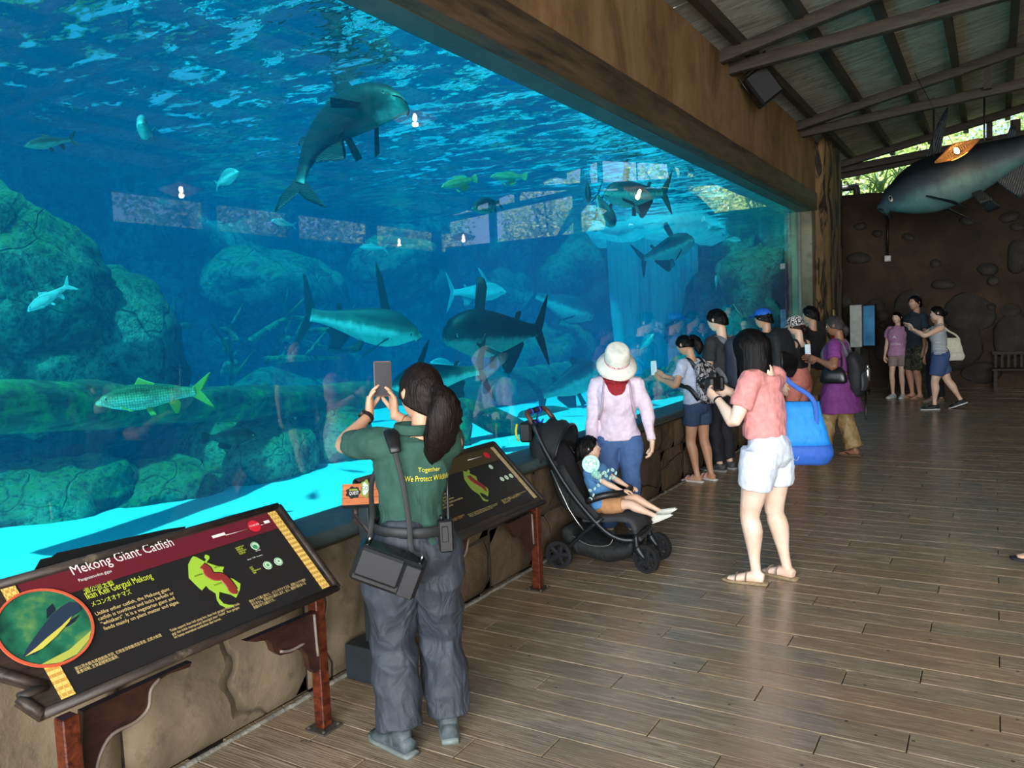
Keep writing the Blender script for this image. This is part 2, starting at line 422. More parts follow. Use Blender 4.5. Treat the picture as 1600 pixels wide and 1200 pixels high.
# pier at the end of the window
b = MB(); b.box((-2.90, 15.15, 1.70), (.17, .46, 1.72)); pier = struct(b.obj('wall_pier', mat_stone('pale pier render', (88, 84, 66), (124, 118, 94), (150, 142, 116), 1.4, .4, .02, 0, False), smooth=False))
for k, (py_, pz, sy, sz) in enumerate([(-2.75, 2.35, .13, .42), (-2.75, 1.15, .2, .16), (-2.75, .8, .15, .18), (-2.75, 1.75, .09, .13)]):
    q = MB(); q.ball((-2.75, 14.90 + .12 * (k % 2), pz), (.05, sy, sz), 14, 10); q.obj('stone', M_BLOCK, pier, disp=lambda c, n: .03 * noise.noise(c * 6))
b = MB()
P = [(-2.79, 15.95, z) for z in np.linspace(-.02, 4.66, 40)]
b.loft(P, [(.26 + .05 * noise.noise(Vector((0, 0, p[2] * 1.1))), .92 + .05 * noise.noise(Vector((9, 0, p[2] * .9)))) for p in P], 64, up=(0, 1, 0), m=1, sq=.55)
def barkd(c, n):
    a = math.atan2(c.y - 15.95, (c.x + 2.8) * 3)
    return .045 * noise.noise(Vector((a * 3.2, 3, c.z * .55))) + .03 * noise.noise(Vector((a * 9, 0, c.z * 1.1))) + (.12 * noise.noise(Vector((a * 3, 7, 0))) if c.z > 4.55 else 0)
o = struct(b.obj('trim_column', M_BARK, disp=barkd))
# wall between column and far wall
b = MB(); b.box((-2.9, 17.6, 2.2), (.12, .75, 2.2)); struct(b.obj('wall_left_end', M_EARTH, smooth=False))
# ================================================================ FAR WALL of rammed earth with embedded stones
YF = 18.3
vs = []; fs = []; nx, nz = 120, 44
for i in range(nz):
    for j in range(nx):
        x = -2.95 + 10.3 * j / (nx - 1); top = 4.08 - .03 * (x + 2.9); z = top * i / (nz - 1)
        q = Vector((x * 1.1, 2, z * 1.1))
        vs.append((x, YF - .07 * noise.noise(q) - .05 * noise.noise(q * 2.7) - .03 * noise.noise(q * 7), z + (.02 * noise.noise(q * 3) if i == nz - 1 else 0)))
for i in range(nz - 1):
    for j in range(nx - 1): fs.append((i * nx + j, i * nx + j + 1, (i + 1) * nx + j + 1, (i + 1) * nx + j))
o0 = len(vs); vs += [(v[0], YF + .4, v[2]) for v in vs[-nx:]]
for j in range(nx - 1): fs.append((o0 - nx + j, o0 - nx + j + 1, o0 + j + 1, o0 + j))
b = MB(); b.add(vs, fs); wf = struct(b.obj('wall_far', M_EARTH))
b = MB(); b.box((2.2, YF + .25, 1.95), (5.2, .12, 1.95)); b.obj('wall_core', M_EARTH, wf, smooth=False)
# (px, py, half width px, half height px, tilt)
st = [(1420, 500, 22, 42, .1), (1514, 490, 32, 28, .5), (1366, 478, 16, 9, 0), (1583, 525, 22, 30, 0), (1380, 490, 9, 10, 0), (1500, 540, 26, 34, .3), (1345, 555, 12, 40, 0), (1380, 545, 12, 18, 0),
      (1342, 352, 8, 6, 0), (1370, 365, 7, 5, 0), (1345, 404, 18, 8, 0), (1385, 340, 5, 5, 0), (1478, 445, 14, 6, 0), (1510, 347, 9, 6, .2), (1576, 337, 12, 7, -.3), (1462, 412, 7, 6, 0), (1540, 420, 12, 8, 0),
      (1590, 355, 8, 5, .2), (1552, 437, 8, 7, 0), (1578, 485, 14, 9, 0), (1545, 480, 6, 5, 0), (1376, 508, 5, 4, 0), (1323, 470, 8, 12, 0), (1450, 590, 22, 8, 0), (1530, 585, 24, 14, 0), (1420, 372, 8, 5, .3), (1590, 400, 12, 20, 0)]
for k, (px, py, hw, hh, t) in enumerate(st):
    c = ay(px, py, YF - .03); s_ = 18.4 / F_PX
    q = MB(); q.ball(c, (hw * s_, .075, hh * s_), 14, 10, rot=Matrix.Rotation(t, 3, 'Y'))
    q.obj('stone', M_DSTONE, wf, org=c, disp=lambda c_, n_: .10 * noise.noise(c_ * 2.2 + Vector((k, 0, 0))) + .04 * noise.noise(c_ * 6))
# rear parapet and rail of the opening
def beam(name, p, q, w, h, mat, parent=None, n=2, up=(0, 0, 1)):
    k = MB(); k.loft([Vector(p).lerp(Vector(q), t / n) for t in range(n + 1)], [(w, h)] * (n + 1), 16, up=up, m=1, sq=.25)
    return k.obj(name, mat, parent, auto=.6, org=p)
struct(beam('trim_far_rail', ay(1306, 276, 18.1), ay(1306, 276, 18.1) + Vector((10.1, 0, .93)), .06, .075, M_RAFTER))
for k, x in enumerate((.32, 3.1, 5.6)): struct(beam('trim_far_post', (x, 18.15, 3.85), (x, 18.15, 5.1), .085, .085, M_RAFTER, up=(0, 1, 0)))
# ================================================================ ROOF
RS = .187; RZ = lambda x: 4.76 + RS * (x + 2.68) if x < 2.26 else 4.76 + RS * 4.94 - RS * (x - 2.26)
roof = struct(MB().box((2.3, 7, 5.9), (5.1, 12, .02)).obj('ceiling', M_RAFTER, smooth=False))
px_ = [-3.05, -2.5, -1.82, -1.13, -.5, .2, .9, 1.58, 2.26, 2.94, 3.62, 4.3, 5.0, 5.7, 6.4, 7.3]
ys = [-4.6, -1.6, 1.2, 4.6, 8.0, 11.35, 14.6, 18.6]
for k in range(len(px_) - 1):
    for a, e in zip(ys, ys[1:]):
        x0, x1 = px_[k] + .004, px_[k + 1] - .004; zj = random.uniform(-.004, .004)
        q = MB(); c = Vector(((x0 + x1) / 2, (a + e) / 2, (RZ(x0) + RZ(x1)) / 2 + .04 + zj))
        q.prism([(x0, a + .005, RZ(x0) + .03 + zj), (x1, a + .005, RZ(x1) + .03 + zj), (x1, e - .005, RZ(x1) + .03 + zj), (x0, e - .005, RZ(x0) + .03 + zj)], (0, 0, .02))
        q.obj('roof_board', M_BOARD, roof, smooth=False)
for k, x in enumerate(px_[1:-1]):
    q = MB(); q.box((x, 7, RZ(x) - .035), (.045, 11.6, .065)); q.obj('purlin', M_RAFTER, roof, smooth=False)
def chord(y, z0, s, w=.06, h=.07, name='rafter', zr=None):
    xr = 2.26; k = MB()
    for (x0, x1, za, zb) in ((-2.75, xr, z0, z0 + s * (xr + 2.75)), (xr, 7.25, z0 + s * (xr + 2.75), z0)):
        k.loft([(x0, y, za), ((x0 + x1) / 2, y, (za + zb) / 2), (x1, y, zb)], [(w, h)] * 3, 16, m=1, sq=.25)
    return k.obj(name, M_RAFTER, roof, auto=.6)
for y in (1.4, 5.4, 9.35, 13.5, 17.6):
    chord(y, 4.60, .187); chord(y + .35, 4.56, .07, name='tie_beam')
    for x in (-.1, 2.26, 4.6):
        zz = 4.60 + .187 * (min(x, 4.52 - x) + 2.75); zt = 4.56 + .07 * (min(x, 4.52 - x) + 2.75)
        q = MB(); q.box((x, y + .17, (zz + zt) / 2), (.05, .05, max(.05, (zz - zt) / 2))); q.obj('strut', M_RAFTER, roof, smooth=False)
# ================================================================ RIGHT SIDE WALL (seen only reflected in the window) AND ITS OPENING
b = MB(); b.box((7.35, 7, 1.87), (.12, 11.5, 1.87)); struct(b.obj('wall_right', M_EARTH, smooth=False))
b = MB(); b.box((7.35, 2.2, 4.2), (.12, 6.2, .5)); struct(b.obj('wall_right_solid', M_EARTH, smooth=False))
b = MB(); b.box((7.35, 7, 4.55), (.1, 11.5, .26)); struct(b.obj('trim_eave', M_RAFTER, smooth=False))
for k, y in enumerate((10.45, 12.6, 15.2, 17.9)): struct(beam('trim_side_post', (7.3, y, 3.7), (7.3, y, 4.5), .1, .12, M_RAFTER, up=(0, 1, 0)))
# ================================================================ AQUARIUM
ZW = 3.56
def water_mats():
    # body of water: absorbs red, scatters a little blue
    def vol(m):
        a = m.n('VolumeAbsorption', Color=(.04, .81, .955, 1), Density=.36)
        s_ = m.n('VolumeScatter', Color=(.02, .45, 1, 1), Density=.058, Anisotropy=.25)
        x = m.t.nodes.new('ShaderNodeAddShader'); m.t.links.new(a.outputs[0], x.inputs[0]); m.t.links.new(s_.outputs[0], x.inputs[1])
        m.t.links.new(x.outputs[0], m.out.inputs['Volume'])
    s2 = N('rippled water surface'); s2.t.nodes.remove(s2.b); vol(s2)
    v = s2.co('Object')
    # ripple normals straight from vector noise
    def rip(sc_, vv, k): 
        c = s2.n('TexNoise', Vector=vv, Scale=sc_, Detail=3, Roughness=.6, Distortion=.6).outputs[1]
        c = s2.n('VectorMath', _operation='SUBTRACT', i0=c, i1=(.5, .5, .5)).outputs[0]
        return s2.n('VectorMath', _operation='MULTIPLY', i0=c, i1=(k, k, 0)).outputs[0]
    r_ = s2.n('VectorMath', _operation='ADD', i0=rip(2.6, s2.map(v, (1, 1.9, 1), (0, 0, .5)), 2.3), i1=rip(9., s2.map(v, (1, 2.2, 1), (0, 0, .9)), 1.1)).outputs[0]
    nb = s2.n('VectorMath', _operation='NORMALIZE', i0=s2.n('VectorMath', _operation='ADD', i0=r_, i1=(0, 0, 1)).outputs[0]).outputs[0]
    g_ = s2.n('NewGeometry'); dt = s2.n('VectorMath', _operation='DOT_PRODUCT', i0=g_.outputs['Incoming'], i1=nb).outputs['Value']
    # beyond the critical angle the underside mirrors the tank, steeper than that it lets the sky through
    fr = s2.val(s2.math('ABSOLUTE', dt), .46, .60, .97, .04)
    sg = s2.math('SUBTRACT', 1., s2.math('MULTIPLY', g_.outputs['Backfacing'], 2.))
    nb = s2.n('VectorMath', _operation='SCALE', i0=nb, Scale=sg).outputs[0]
    gl = s2.n('BsdfAnisotropic', Color=(.92, .97, 1, 1), Roughness=.03, Normal=nb).outputs[0]
    tr = s2.n('BsdfTransparent', Color=(.22, .66, .67, 1)).outputs[0]
    top = s2.math('GREATER_THAN', s2.n('SeparateXYZ', Vector=v).outputs[2], ZW - .01)
    mx = s2.n('MixShader', Fac=s2.math('MULTIPLY', fr, top), i1=tr, i2=gl).outputs[0]
    s2.t.links.new(mx, s2.out.inputs['Surface'])
    return s2.m
MW2 = water_mats()
WX0, WX1, WY0, WY1, WZ0 = -14.0, GX - .035, -2.5, 24.0, .15
vs = [(x, y, z) for x in (WX0, WX1) for y in (WY0, WY1) for z in (WZ0, ZW)]
b = MB(); b.add(vs, [(0, 1, 3, 2), (4, 6, 7, 5), (0, 4, 5, 1), (2, 3, 7, 6), (0, 2, 6, 4)], 0); b.add(vs, [(1, 5, 7, 3)], 0)
wt = b.obj('tank_water', MW2, smooth=False, weld=.0005); wt['kind'] = 'stuff'; wt['label'] = 'clear blue water filling the big aquarium'; wt['category'] = 'water'
# window pane
m = N('window acrylic'); m.t.nodes.remove(m.b)
fr = m.n('Fresnel', IOR=1.42).outputs[0]
mx = m.n('MixShader', Fac=m.math('MULTIPLY', m.math('MULTIPLY', fr, 1.7), m.math('SUBTRACT', 1.0, m.n('NewGeometry').outputs['Backfacing'])), i1=m.n('BsdfTransparent', Color=(.97, .995, 1, 1)).outputs[0], i2=m.n('BsdfAnisotropic', Roughness=0.0, Color=(1, 1, 1, 1)).outputs[0]).outputs[0]
m.t.links.new(mx, m.out.inputs['Surface']); M_GLASS = m.m
b = MB(); b.box((GX - .012, 6.6, 2.08), (.012, 8.08, 1.36)); struct(b.obj('window_1', M_GLASS, smooth=False))
b = MB(); b.box((GX - .01, 14.70, 2.08), (.03, .03, 1.36)); struct(b.obj('trim_window_seal', M_SILL, smooth=False))
# ---- sand
def mat_sand():
    m = N('white tank sand'); v = m.co()
    a = m.noise(v, 60, 4, .7); sp = m.vor(v, 16)
    c = m.ramp(a, [(.3, (.62, .62, .58)), (.7, (.86, .86, .82))])
    c = m.mix(m.val(sp, .03, .07, .7, 0), c, (.12, .12, .10))
    return m.set(c, .95, m.bump(m.noise(v, 7, 4), .35, .03))
def mat_rock(name, c0, c1, algae, s_=1.0, alg=.45):
    m = N(name); v = m.co(); a = m.noise(v, 1.3 * s_, 7, .70, .5); b_ = m.noise(v, 11 * s_, 5, .72)
    c = m.ramp(a, [(.3, sc([x * .6 for x in c0])), (.44, sc(c0)), (.62, sc(c1))]); c = m.mix(m.val(b_, .40, .52, .65, 0), c, sc([x * .35 for x in c0]))
    nz = m.n('SeparateXYZ', Vector=m.n('NewGeometry').outputs['Normal']).outputs[2]
    g = m.math('MULTIPLY', m.val(nz, .1, .8), m.val(b_, .35, .6)); c = m.mix(m.math('MULTIPLY', g, alg * 1.6), c, sc(algae))
    e = m.vor(m.n('VectorMath', _operation='ADD', i0=v, i1=m.n('VectorMath', _operation='SCALE', i0=m.n('TexNoise', Vector=v, Scale=1.6).outputs[1], Scale=.8).outputs[0]).outputs[0], 1.0 * s_, 'DISTANCE_TO_EDGE')
    k = m.val(e, 0, .02, 1, 0); c = m.mix(m.math('MULTIPLY', k, .35), c, sc([x * .3 for x in c0]))
    h = m.math('SUBTRACT', m.math('ADD', a, m.math('MULTIPLY', b_, .55)), m.math('MULTIPLY', k, .2))
    return m.set(c, .95, m.bump(h, 1., .2))
M_SAND = mat_sand()
M_ROCK = mat_rock('grey green tank rock', (84, 80, 66), (170, 164, 140), (120, 134, 76))
M_MOSS = mat_rock('mossy boulder', (104, 102, 76), (222, 214, 168), (150, 164, 76), 1.8, .6)
M_BACK = mat_rock('pale back rock', (92, 98, 90), (176, 176, 158), (130, 146, 96), .8, .3)
M_LOG = mat_wood('sunken log bark', (34, 28, 20), (116, 102, 76), (9, 1, 9), 2.2, .9, 1.0, (110, 140, 60), (.5, .66))
def sand_z(x, y): return .40 + .05 * noise.noise(Vector((x * .5, y * .5, 0))) + (0.02 * (-x - 3))
vs = []; fs = []; nx, ny = 60, 120
for i in range(ny):
    for j in range(nx):
        x = -13.8 + 10.82 * j / (nx - 1); y = -2.4 + 26 * i / (ny - 1); vs.append((x, y, sand_z(x, y)))
for i in range(ny - 1):
    for j in range(nx - 1): fs.append((i * nx + j, i * nx + j + 1, (i + 1) * nx + j + 1, (i + 1) * nx + j))
b = MB(); b.add(vs, fs); o = b.obj('sand_bed', M_SAND); o['kind'] = 'stuff'; o['label'] = 'pale rippled sand on the bottom of the aquarium'; o['category'] = 'sand'
# ---- back wall of artificial rock, plan polyline
def rock_wall(name, pts, z0, z1, mat, amp=.55, seed=0, nz=46, step=.14, big=.5):
    P = [Vector(p) for p in catmull([(x, y, 0) for x, y in pts], 12)]; Q = [P[0]]
    for p in P[1:]:
        if (p - Q[-1]).length > step: Q.append(p)
    vs = []; fs = []; n_ = len(Q)
    for i in range(nz):
        z = z0 + (z1 - z0) * i / (nz - 1)
        for j, p in enumerate(Q):
            t = (Q[min(j + 1, n_ - 1)] - Q[max(j - 1, 0)]).normalized(); nr = Vector((t.y, -t.x, 0))
            q = Vector((p.x * big + seed, p.y * big, z * big * .8))
            d = amp * noise.noise(q) * 1.3 - amp * .8 * abs(noise.noise(q * 2.3)) + amp * .25 * noise.noise(q * 6)
            # faceted ledges
            d += amp * .4 * (round(2.5 * noise.noise(q * 1.4 + Vector((5, 5, 5)))) / 2.5)
            vs.append((p.x + nr.x * d, p.y + nr.y * d, z))
    for i in range(nz - 1):
        for j in range(n_ - 1): fs.append((i * n_ + j, i * n_ + j + 1, (i + 1) * n_ + j + 1, (i + 1) * n_ + j))
    k = MB(); k.add(vs, fs); return k.obj(name, mat)
o = rock_wall('tank_rock_wall', [(-5.6, -2.3), (-7.4, -.6), (-8.7, 1.8), (-9.0, 4.5), (-9.3, 7.5), (-9.2, 10.5), (-8.6, 13.5), (-8.4, 16.5), (-8.2, 19.0)], .1, 4.4, M_BACK); struct(o)
o = rock_wall('tank_rock_end', [(-6.6, 21.5), (-5.6, 20.6), (-4.6, 19.6), (-3.2, 18.8), (-3.0, 15.6)], .1, 4.6, M_MOSS, .5, 7); struct(o)
def rock(label, c, r, mat, seed=0, amp=.35, fr=1.1, name='boulder', group=None, flat=0, rot=0, n=72, k=50, cat='rock', wr=0):
    q = MB(); M3 = Matrix.Rotation(rot, 3, 'Z'); q.ball((0, 0, 0), r, n, k, rot=M3)
    R_ = min(r)
    def f(co, no):
        p = co * fr / R_ * .6 + Vector((seed * 7.7, 1, 2)); d = noise.noise(p) + .5 * noise.noise(p * 2.1) + .22 * noise.noise(p * 4.7)
        d -= .35 * abs(noise.noise(p * 1.7 + Vector((9, 0, 0))))
        d += .30 * (round(3 * noise.noise(p * .9 + Vector((3, 3, 3)))) / 3) - .22 * max(0, .06 - abs(noise.noise(p * 1.1 + Vector((0, 4, 4))))) / .06 + .12 * noise.noise(p * 9)
        if wr: d += wr * math.sin(14 * (co.x * .4 + co.z * 1.6) / R_ + 5 * noise.noise(p * 1.3))
        return R_ * amp * d
    o = q.obj(name, mat, disp=f); o.location = c; return tag(o, label, cat, group)
rock('big rounded mossy boulder high at the left edge of the tank', ax(10, 490, -6.6) + Vector((0, -.1, -.1)), (.9, .8, .95), M_MOSS, 1, .42)
rock('tall rock face below the left boulder, behind the long log', ax(60, 560, -6.9), (1.1, 1.2, 1.0), M_ROCK, 2, .4)
rock('long low wrinkled grey green rock slab on the sand at lower left', az(60, 800, .45) + Vector((-.25, -.1, .0)), (.62, 1.15, .30), M_MOSS, 3, .45, 1.0, rot=-.35, wr=.05, n=80, k=50)
rock('second wrinkled rock lobe right of the long slab', az(235, 780, .42) + Vector((-.15, .1, 0)), (.5, .72, .27), M_MOSS, 14, .4, 1.0, rot=-.3, wr=.06, n=70, k=44)
rock('domed mossy boulder with pitted sides right of the slab, beneath the dark striped fish', az(385, 752, .38) + Vector((-.1, .1, .12)), (.62, .62, .48), M_MOSS, 5, .26, 1.3, n=64, k=44, wr=.02)
rock('small mossy boulder just behind the domed one', az(525, 725, .38) + Vector((-.2, .1, .1)), (.5, .5, .42), M_MOSS, 6, .3, 1.2)
rock('low rubble ledge under the log at left', ax(130, 690, -7.6), (.6, 1.9, .5), M_ROCK, 8, .5, .8)
rock('low rubble ledge behind the domed boulder', ax(420, 650, -8.2), (.7, 1.9, .5), M_ROCK, 9, .5, .8)
rock('pale rounded outcrop on the back wall above the branches', ax(615, 420, -8.8), (.7, .8, .55), M_ROCK, 10, .35, 1.0)
rock('pale outcrop low on the back wall left of centre', ax(440, 470, -9.0), (.8, 1.4, .7), M_ROCK, 11, .4, .9)
rock('sunlit rock shoulder left of the waterfall', ax(915, 440, -8.0), (1.0, 1.7, 1.0), M_ROCK, 12, .35, .9)
rock('deep blue rock bulge behind the facing catfish', ax(850, 560, -7.6), (.8, 1.6, .8), M_ROCK, 13, .4, .8)
rock('green lit rock crag right of the waterfall', ax(1125, 410, -5.6), (.8, 1.2, .8), M_MOSS, 15, .75, 1.5)
rock('shaded lower crag below the green lit one', ax(1115, 520, -5.3), (.75, 1.3, .95), M_ROCK, 16, .7, 1.4)
rock('low rock at the foot of the crag by the window', ax(1050, 610, -4.6), (.5, 1.3, .4), M_ROCK, 17, .8, 1.5)
# cave arch : half-torus rock
def arch():
    k = MB(); c0 = ax(1205, 520, -3.9)
    P = []; 
    for t in np.linspace(0, PI, 12):
        P.append(c0 + Vector((-.15, 1.45 * math.cos(t), -.6 + 1.75 * math.sin(t))))
    k.loft([P[0] - Vector((0, 0, 1.0))] + P + [P[-1] - Vector((0, 0, 1.0))], [(.62, .55)] * 14, 24, up=(1, 0, 0), m=3)
    o = k.obj('cave_arch', M_ROCK, disp=lambda c, n: .35 * noise.noise(c * 1.4) + .2 * noise.noise(c * 3.4) + .07 * noise.noise(c * 9)); tag(o, 'big rock arch with a dark blue cave mouth at the right end of the tank', 'rock')
arch()
# waterfall: rippled aerated curtain of falling water
m = N('aerated falling water'); v = m.co('Object')
st_ = m.noise(m.map(v, (1.5, 6, .35)), 3.2, 4, .6, .4); m.set((.95, .97, 1), .5, m.bump(st_, .8, .15))
tl = m.n('BsdfTranslucent', Color=(.97, .99, 1, 1)).outputs[0]; df = m.n('BsdfDiffuse', Color=(.95, .98, 1, 1)).outputs[0]
mx = m.n('MixShader', Fac=.6, i1=df, i2=tl).outputs[0]; mx = m.n('MixShader', Fac=m.val(st_, .3, .58, .55, 1.), i1=m.n('BsdfTransparent').outputs[0], i2=mx).outputs[0]
m.t.links.new(mx, m.out.inputs['Surface']); M_FALL = m.m
A, B = ax(955, 400, -6.7), ax(1092, 400, -5.6); vs = []; fs = []
for i in range(30):
    for j in range(60):
        p = A.lerp(B, j / 59); z = .5 + 3.0 * i / 29; w = (z - .5) / 3
        p = p + (p - (A + B) / 2) * (.06 * w)
        vs.append((p.x + .22 * noise.noise(Vector((j * .16, z * .25, 0))) + .06 * noise.noise(Vector((j * .7, z * .6, 3))), p.y, z))
for i in range(29):
    for j in range(59): fs.append((i * 60 + j, i * 60 + j + 1, (i + 1) * 60 + j + 1, (i + 1) * 60 + j))
b = MB(); b.add(vs, fs); tag(b.obj('waterfall', M_FALL, solid=.05), 'bright aerated curtain of water pouring into the tank', 'waterfall')
# ---- sunken wood
def log(label, P, R, name='sunken_log', n=22, cat='log', sd=0, amp=.18, group=None, knots=()):
    k = MB(); k.loft(P, R, n, m=10)
    def f(c, nn): return R[0] * (amp * noise.noise(c * 2.2 + Vector((sd, 0, 0))) + amp * .8 * noise.noise(Vector((c.x * 2, c.y * 2, c.z * 16)) + Vector((sd, 0, 0))))
    o = k.obj(name, M_LOG, disp=f); tag(o, label, cat, group)
    for (p, q, r) in knots:
        z = MB(); z.loft([p, (Vector(p) + Vector(q)) / 2, q], [r, r * .8, r * .45], 10, m=3); z.obj('branch_stub', M_LOG, o, disp=lambda c, nn: r * .2 * noise.noise(c * 8))
    return o
X = -5.0
log('long dark sunken log with green algae on top, spanning the left of the tank', [ax(-60, 640, -4.7), ax(60, 634, -4.8), ax(200, 632, -5), ax(400, 630, -5.4), ax(560, 620, -5.8), ax(690, 612, -6.3)],
    [.165, .15, .145, .145, .15, .14], knots=[(ax(40, 615, -4.75), ax(38, 602, -4.7), .08), (ax(412, 612, -5.45), ax(414, 600, -5.4), .07)])
log('thick hazy sunken trunk lying behind the stroller end of the tank', [ax(690, 625, -6.4), ax(790, 608, -6.4), ax(880, 592, -6.6), ax(960, 580, -6.9)], [.28, .30, .30, .26], sd=5)
log('broken log sloping down to the sand at centre', [ax(705, 632, -4.9), ax(760, 652, -4.75), ax(825, 682, -4.6)], [.09, .13, .13], sd=9, knots=[(ax(722, 640, -4.85), ax(728, 695, -4.7), .11)])
log('dark trunk stump lying low at the foot of the window centre right', [ax(820, 655, -5.2), ax(870, 650, -5.2), ax(905, 660, -5)], [.12, .15, .12], sd=12)
rnd = random.Random(3)
for k in range(16):
    px, py = rnd.uniform(285, 560), rnd.uniform(505, 585); X = rnd.uniform(-8.2, -6.8)
    a = ax(px, py, X); d = Vector((rnd.uniform(-.4, .4), rnd.uniform(-1, 1), rnd.uniform(-.35, .45))); L = rnd.uniform(.6, 1.3)
    q = MB(); mid = a + d * L * .5 + Vector((0, 0, rnd.uniform(-.1, .15)))
    q.loft([a, mid, a + d * L], [.045, .035, .012], 8, m=4)
    q.loft([mid, mid + Vector((.1, rnd.uniform(-.3, .3), .3))], [.025, .006], 6, m=1)
    tag(q.obj('sunken_branch', M_MOSS if k % 2 else M_LOG), ('pale mossy' if k % 2 else 'dark bare') + ' forked dead branch in the tangle behind the long log', 'branch', 'dead branches piled at the back of the tank')
# white foam where the water falls in
k = MB(); cF = (A + B) / 2; k.ball((cF.x + .1, cF.y, ZW - .12), (1.3, 2.1, .15), 60, 16); tag(k.obj('foam_patch', M_FALL, disp=lambda c, n: .45 * noise.noise(c * 1.1) + .10 * noise.noise(c * 4)), 'bright white foam floating at the top of the waterfall', 'foam')
# ================================================================ TREES OUTSIDE THE OPENINGS
m = N('sunlit leaves'); oi = m.n('ObjectInfo').outputs['Random']; v = m.co()
c = m.ramp(m.noise(v, 1.4, 3), [(.3, sc((110, 146, 66))), (.5, sc((184, 208, 120))), (.7, sc((236, 244, 190)))]); c = m.mix(m.math('MULTIPLY', oi, .4), c, sc((110, 150, 110)))
m.set(c, .6); tl = m.n('BsdfTranslucent', Color=c).outputs[0]
mx = m.n('MixShader', Fac=.45, i1=m.b.outputs[0], i2=tl).outputs[0]; m.t.links.new(mx, m.out.inputs['Surface']); M_LEAF = m.m
M_TRUNK = mat_wood('grey tree bark', (60, 52, 42), (110, 100, 84), (1, 1, 3), 8, .9, .6)
def leaf_blob(seed, n, R, s=.13, longl=1.6):
    rnd = random.Random(seed); vs = []; fs = []
    for k in range(n):
        d = Vector((rnd.gauss(0, 1), rnd.gauss(0, 1), rnd.gauss(0, 1))).normalized() * (rnd.random() ** .45)
        c = Vector((d.x * R[0], d.y * R[1], d.z * R[2])); c += Vector((noise.noise(c * .8), noise.noise(c * .8 + Vector((4, 0, 0))), noise.noise(c * .8 + Vector((0, 9, 0))))) * .8
        a = Vector((rnd.gauss(0, 1), rnd.gauss(0, 1), rnd.gauss(0, .7))).normalized(); b_ = a.orthogonal().normalized(); L = s * longl * rnd.uniform(.6, 1.3); w = s * .38
        i = len(vs); vs += [c, c + a * L * .5 + b_ * w, c + a * L, c + a * L * .5 - b_ * w]; fs.append((i, i + 1, i + 2, i + 3))
    return vs, fs
def make_tree(seed, name='tree'):
    r = thing(name, 'x', 'tree'); rnd = random.Random(seed)
    k = MB(); k.loft([(0, 0, -.5), (.1, 0, 2), (-.05, .1, 4), (.1, 0, 6)], [.16, .13, .1, .05], 10)
    for j in range(7):
        z = 2 + j * .55; a = rnd.uniform(0, 6.3); k.loft([(0, 0, z), (math.cos(a) * .8, math.sin(a) * .8, z + .8), (math.cos(a) * 1.5, math.sin(a) * 1.5, z + 1.8)], [.06, .04, .012], 6)
    k.obj('trunk', M_TRUNK, r)
    k = MB(); k.add(*leaf_blob(seed, 5200, (2.0, 1.7, 2.6))); k.v = [(a, b_, c + 4.6) for a, b_, c in k.v]; k.obj('foliage', M_LEAF, r, smooth=False); return r
T0 = make_tree(1); T1 = make_tree(2)
spots = [(-3.2, 23.2, -.6, 'leafy tree behind the far opening, next to the bark column'), (-.6, 24.6, -1.2, 'second leafy tree behind the far opening, above the fish head'), (2.0, 23.4, -.4, 'leafy tree behind the far opening, right of the hanging lamp'),
         (4.8, 24.4, -.8, 'leafy tree behind the far opening, seen only beyond the hanging fish'), (-2.0, 26.8, .8, 'taller tree in the second row behind the far opening, left'), (1.0, 27.4, 1.0, 'taller tree in the second row behind the far opening, middle'), (7.6, 25., 0, 'leafy tree past the right corner of the far opening'),
         (10.4, 12.2, -.6, 'leafy tree mirrored at the left end of the window reflection'), (10.8, 15.4, -.8, 'leafy tree mirrored in the second bay of the window reflection'), (10.4, 18.8, -.4, 'leafy tree mirrored in the third bay of the window reflection'), (10.6, 22.0, -.6, 'leafy tree mirrored near the corner of the window reflection')]
for k, (x, y, z, lab) in enumerate(spots):
    o = (T0 if k == 0 else T1 if k == 1 else copy_tree((T0, T1)[k % 2])); o.location = (x, y, z); o.rotation_euler = (0, 0, k * 1.3); o['label'] = lab; o['category'] = 'tree'; o['group'] = 'trees around the pavilion'
# long leaved bushes right behind the far wall
def bush(name, loc, lab, seed, n=90, L=.9):
    rnd = random.Random(seed); k = MB(); vs = []; fs = []
    for j in range(n):
        a = rnd.uniform(0, 2 * PI); e = rnd.uniform(.2, 1.3); l = L * rnd.uniform(.6, 1.2); z0 = rnd.uniform(-.2, .35)
        p = Vector((rnd.uniform(-.35, .35), rnd.uniform(-.15, .15), z0)); d = Vector((math.cos(a) * math.cos(e), math.sin(a) * math.cos(e), math.sin(e))); sd = d.cross(Vector((0, 0, 1))).normalized() * .028
        i = len(vs)
        for t in range(5):
            u = t / 4; q = p + d * l * u - Vector((0, 0, .45 * l * u * u)); w = sd * (1 - u) ** .6; vs += [q - w, q + w]
        for t in range(4): fs.append((i + 2 * t, i + 2 * t + 1, i + 2 * t + 3, i + 2 * t + 2))
    k.add(vs, fs); o = k.obj(name, M_LEAF); o.location = loc; return tag(o, lab, 'plant')
bush('palm_bush', (-2.0, 19.2, 4.15), 'spiky long leaved plant just behind the top of the far wall at left', 1)
bush('palm_bush', (-1.1, 19.5, 4.25), 'spiky long leaved plant behind the far wall over the fish head', 2)
bush('palm_bush', (.75, 19.3, 4.5), 'spiky long leaved plant behind the far wall right of the rail post', 3)
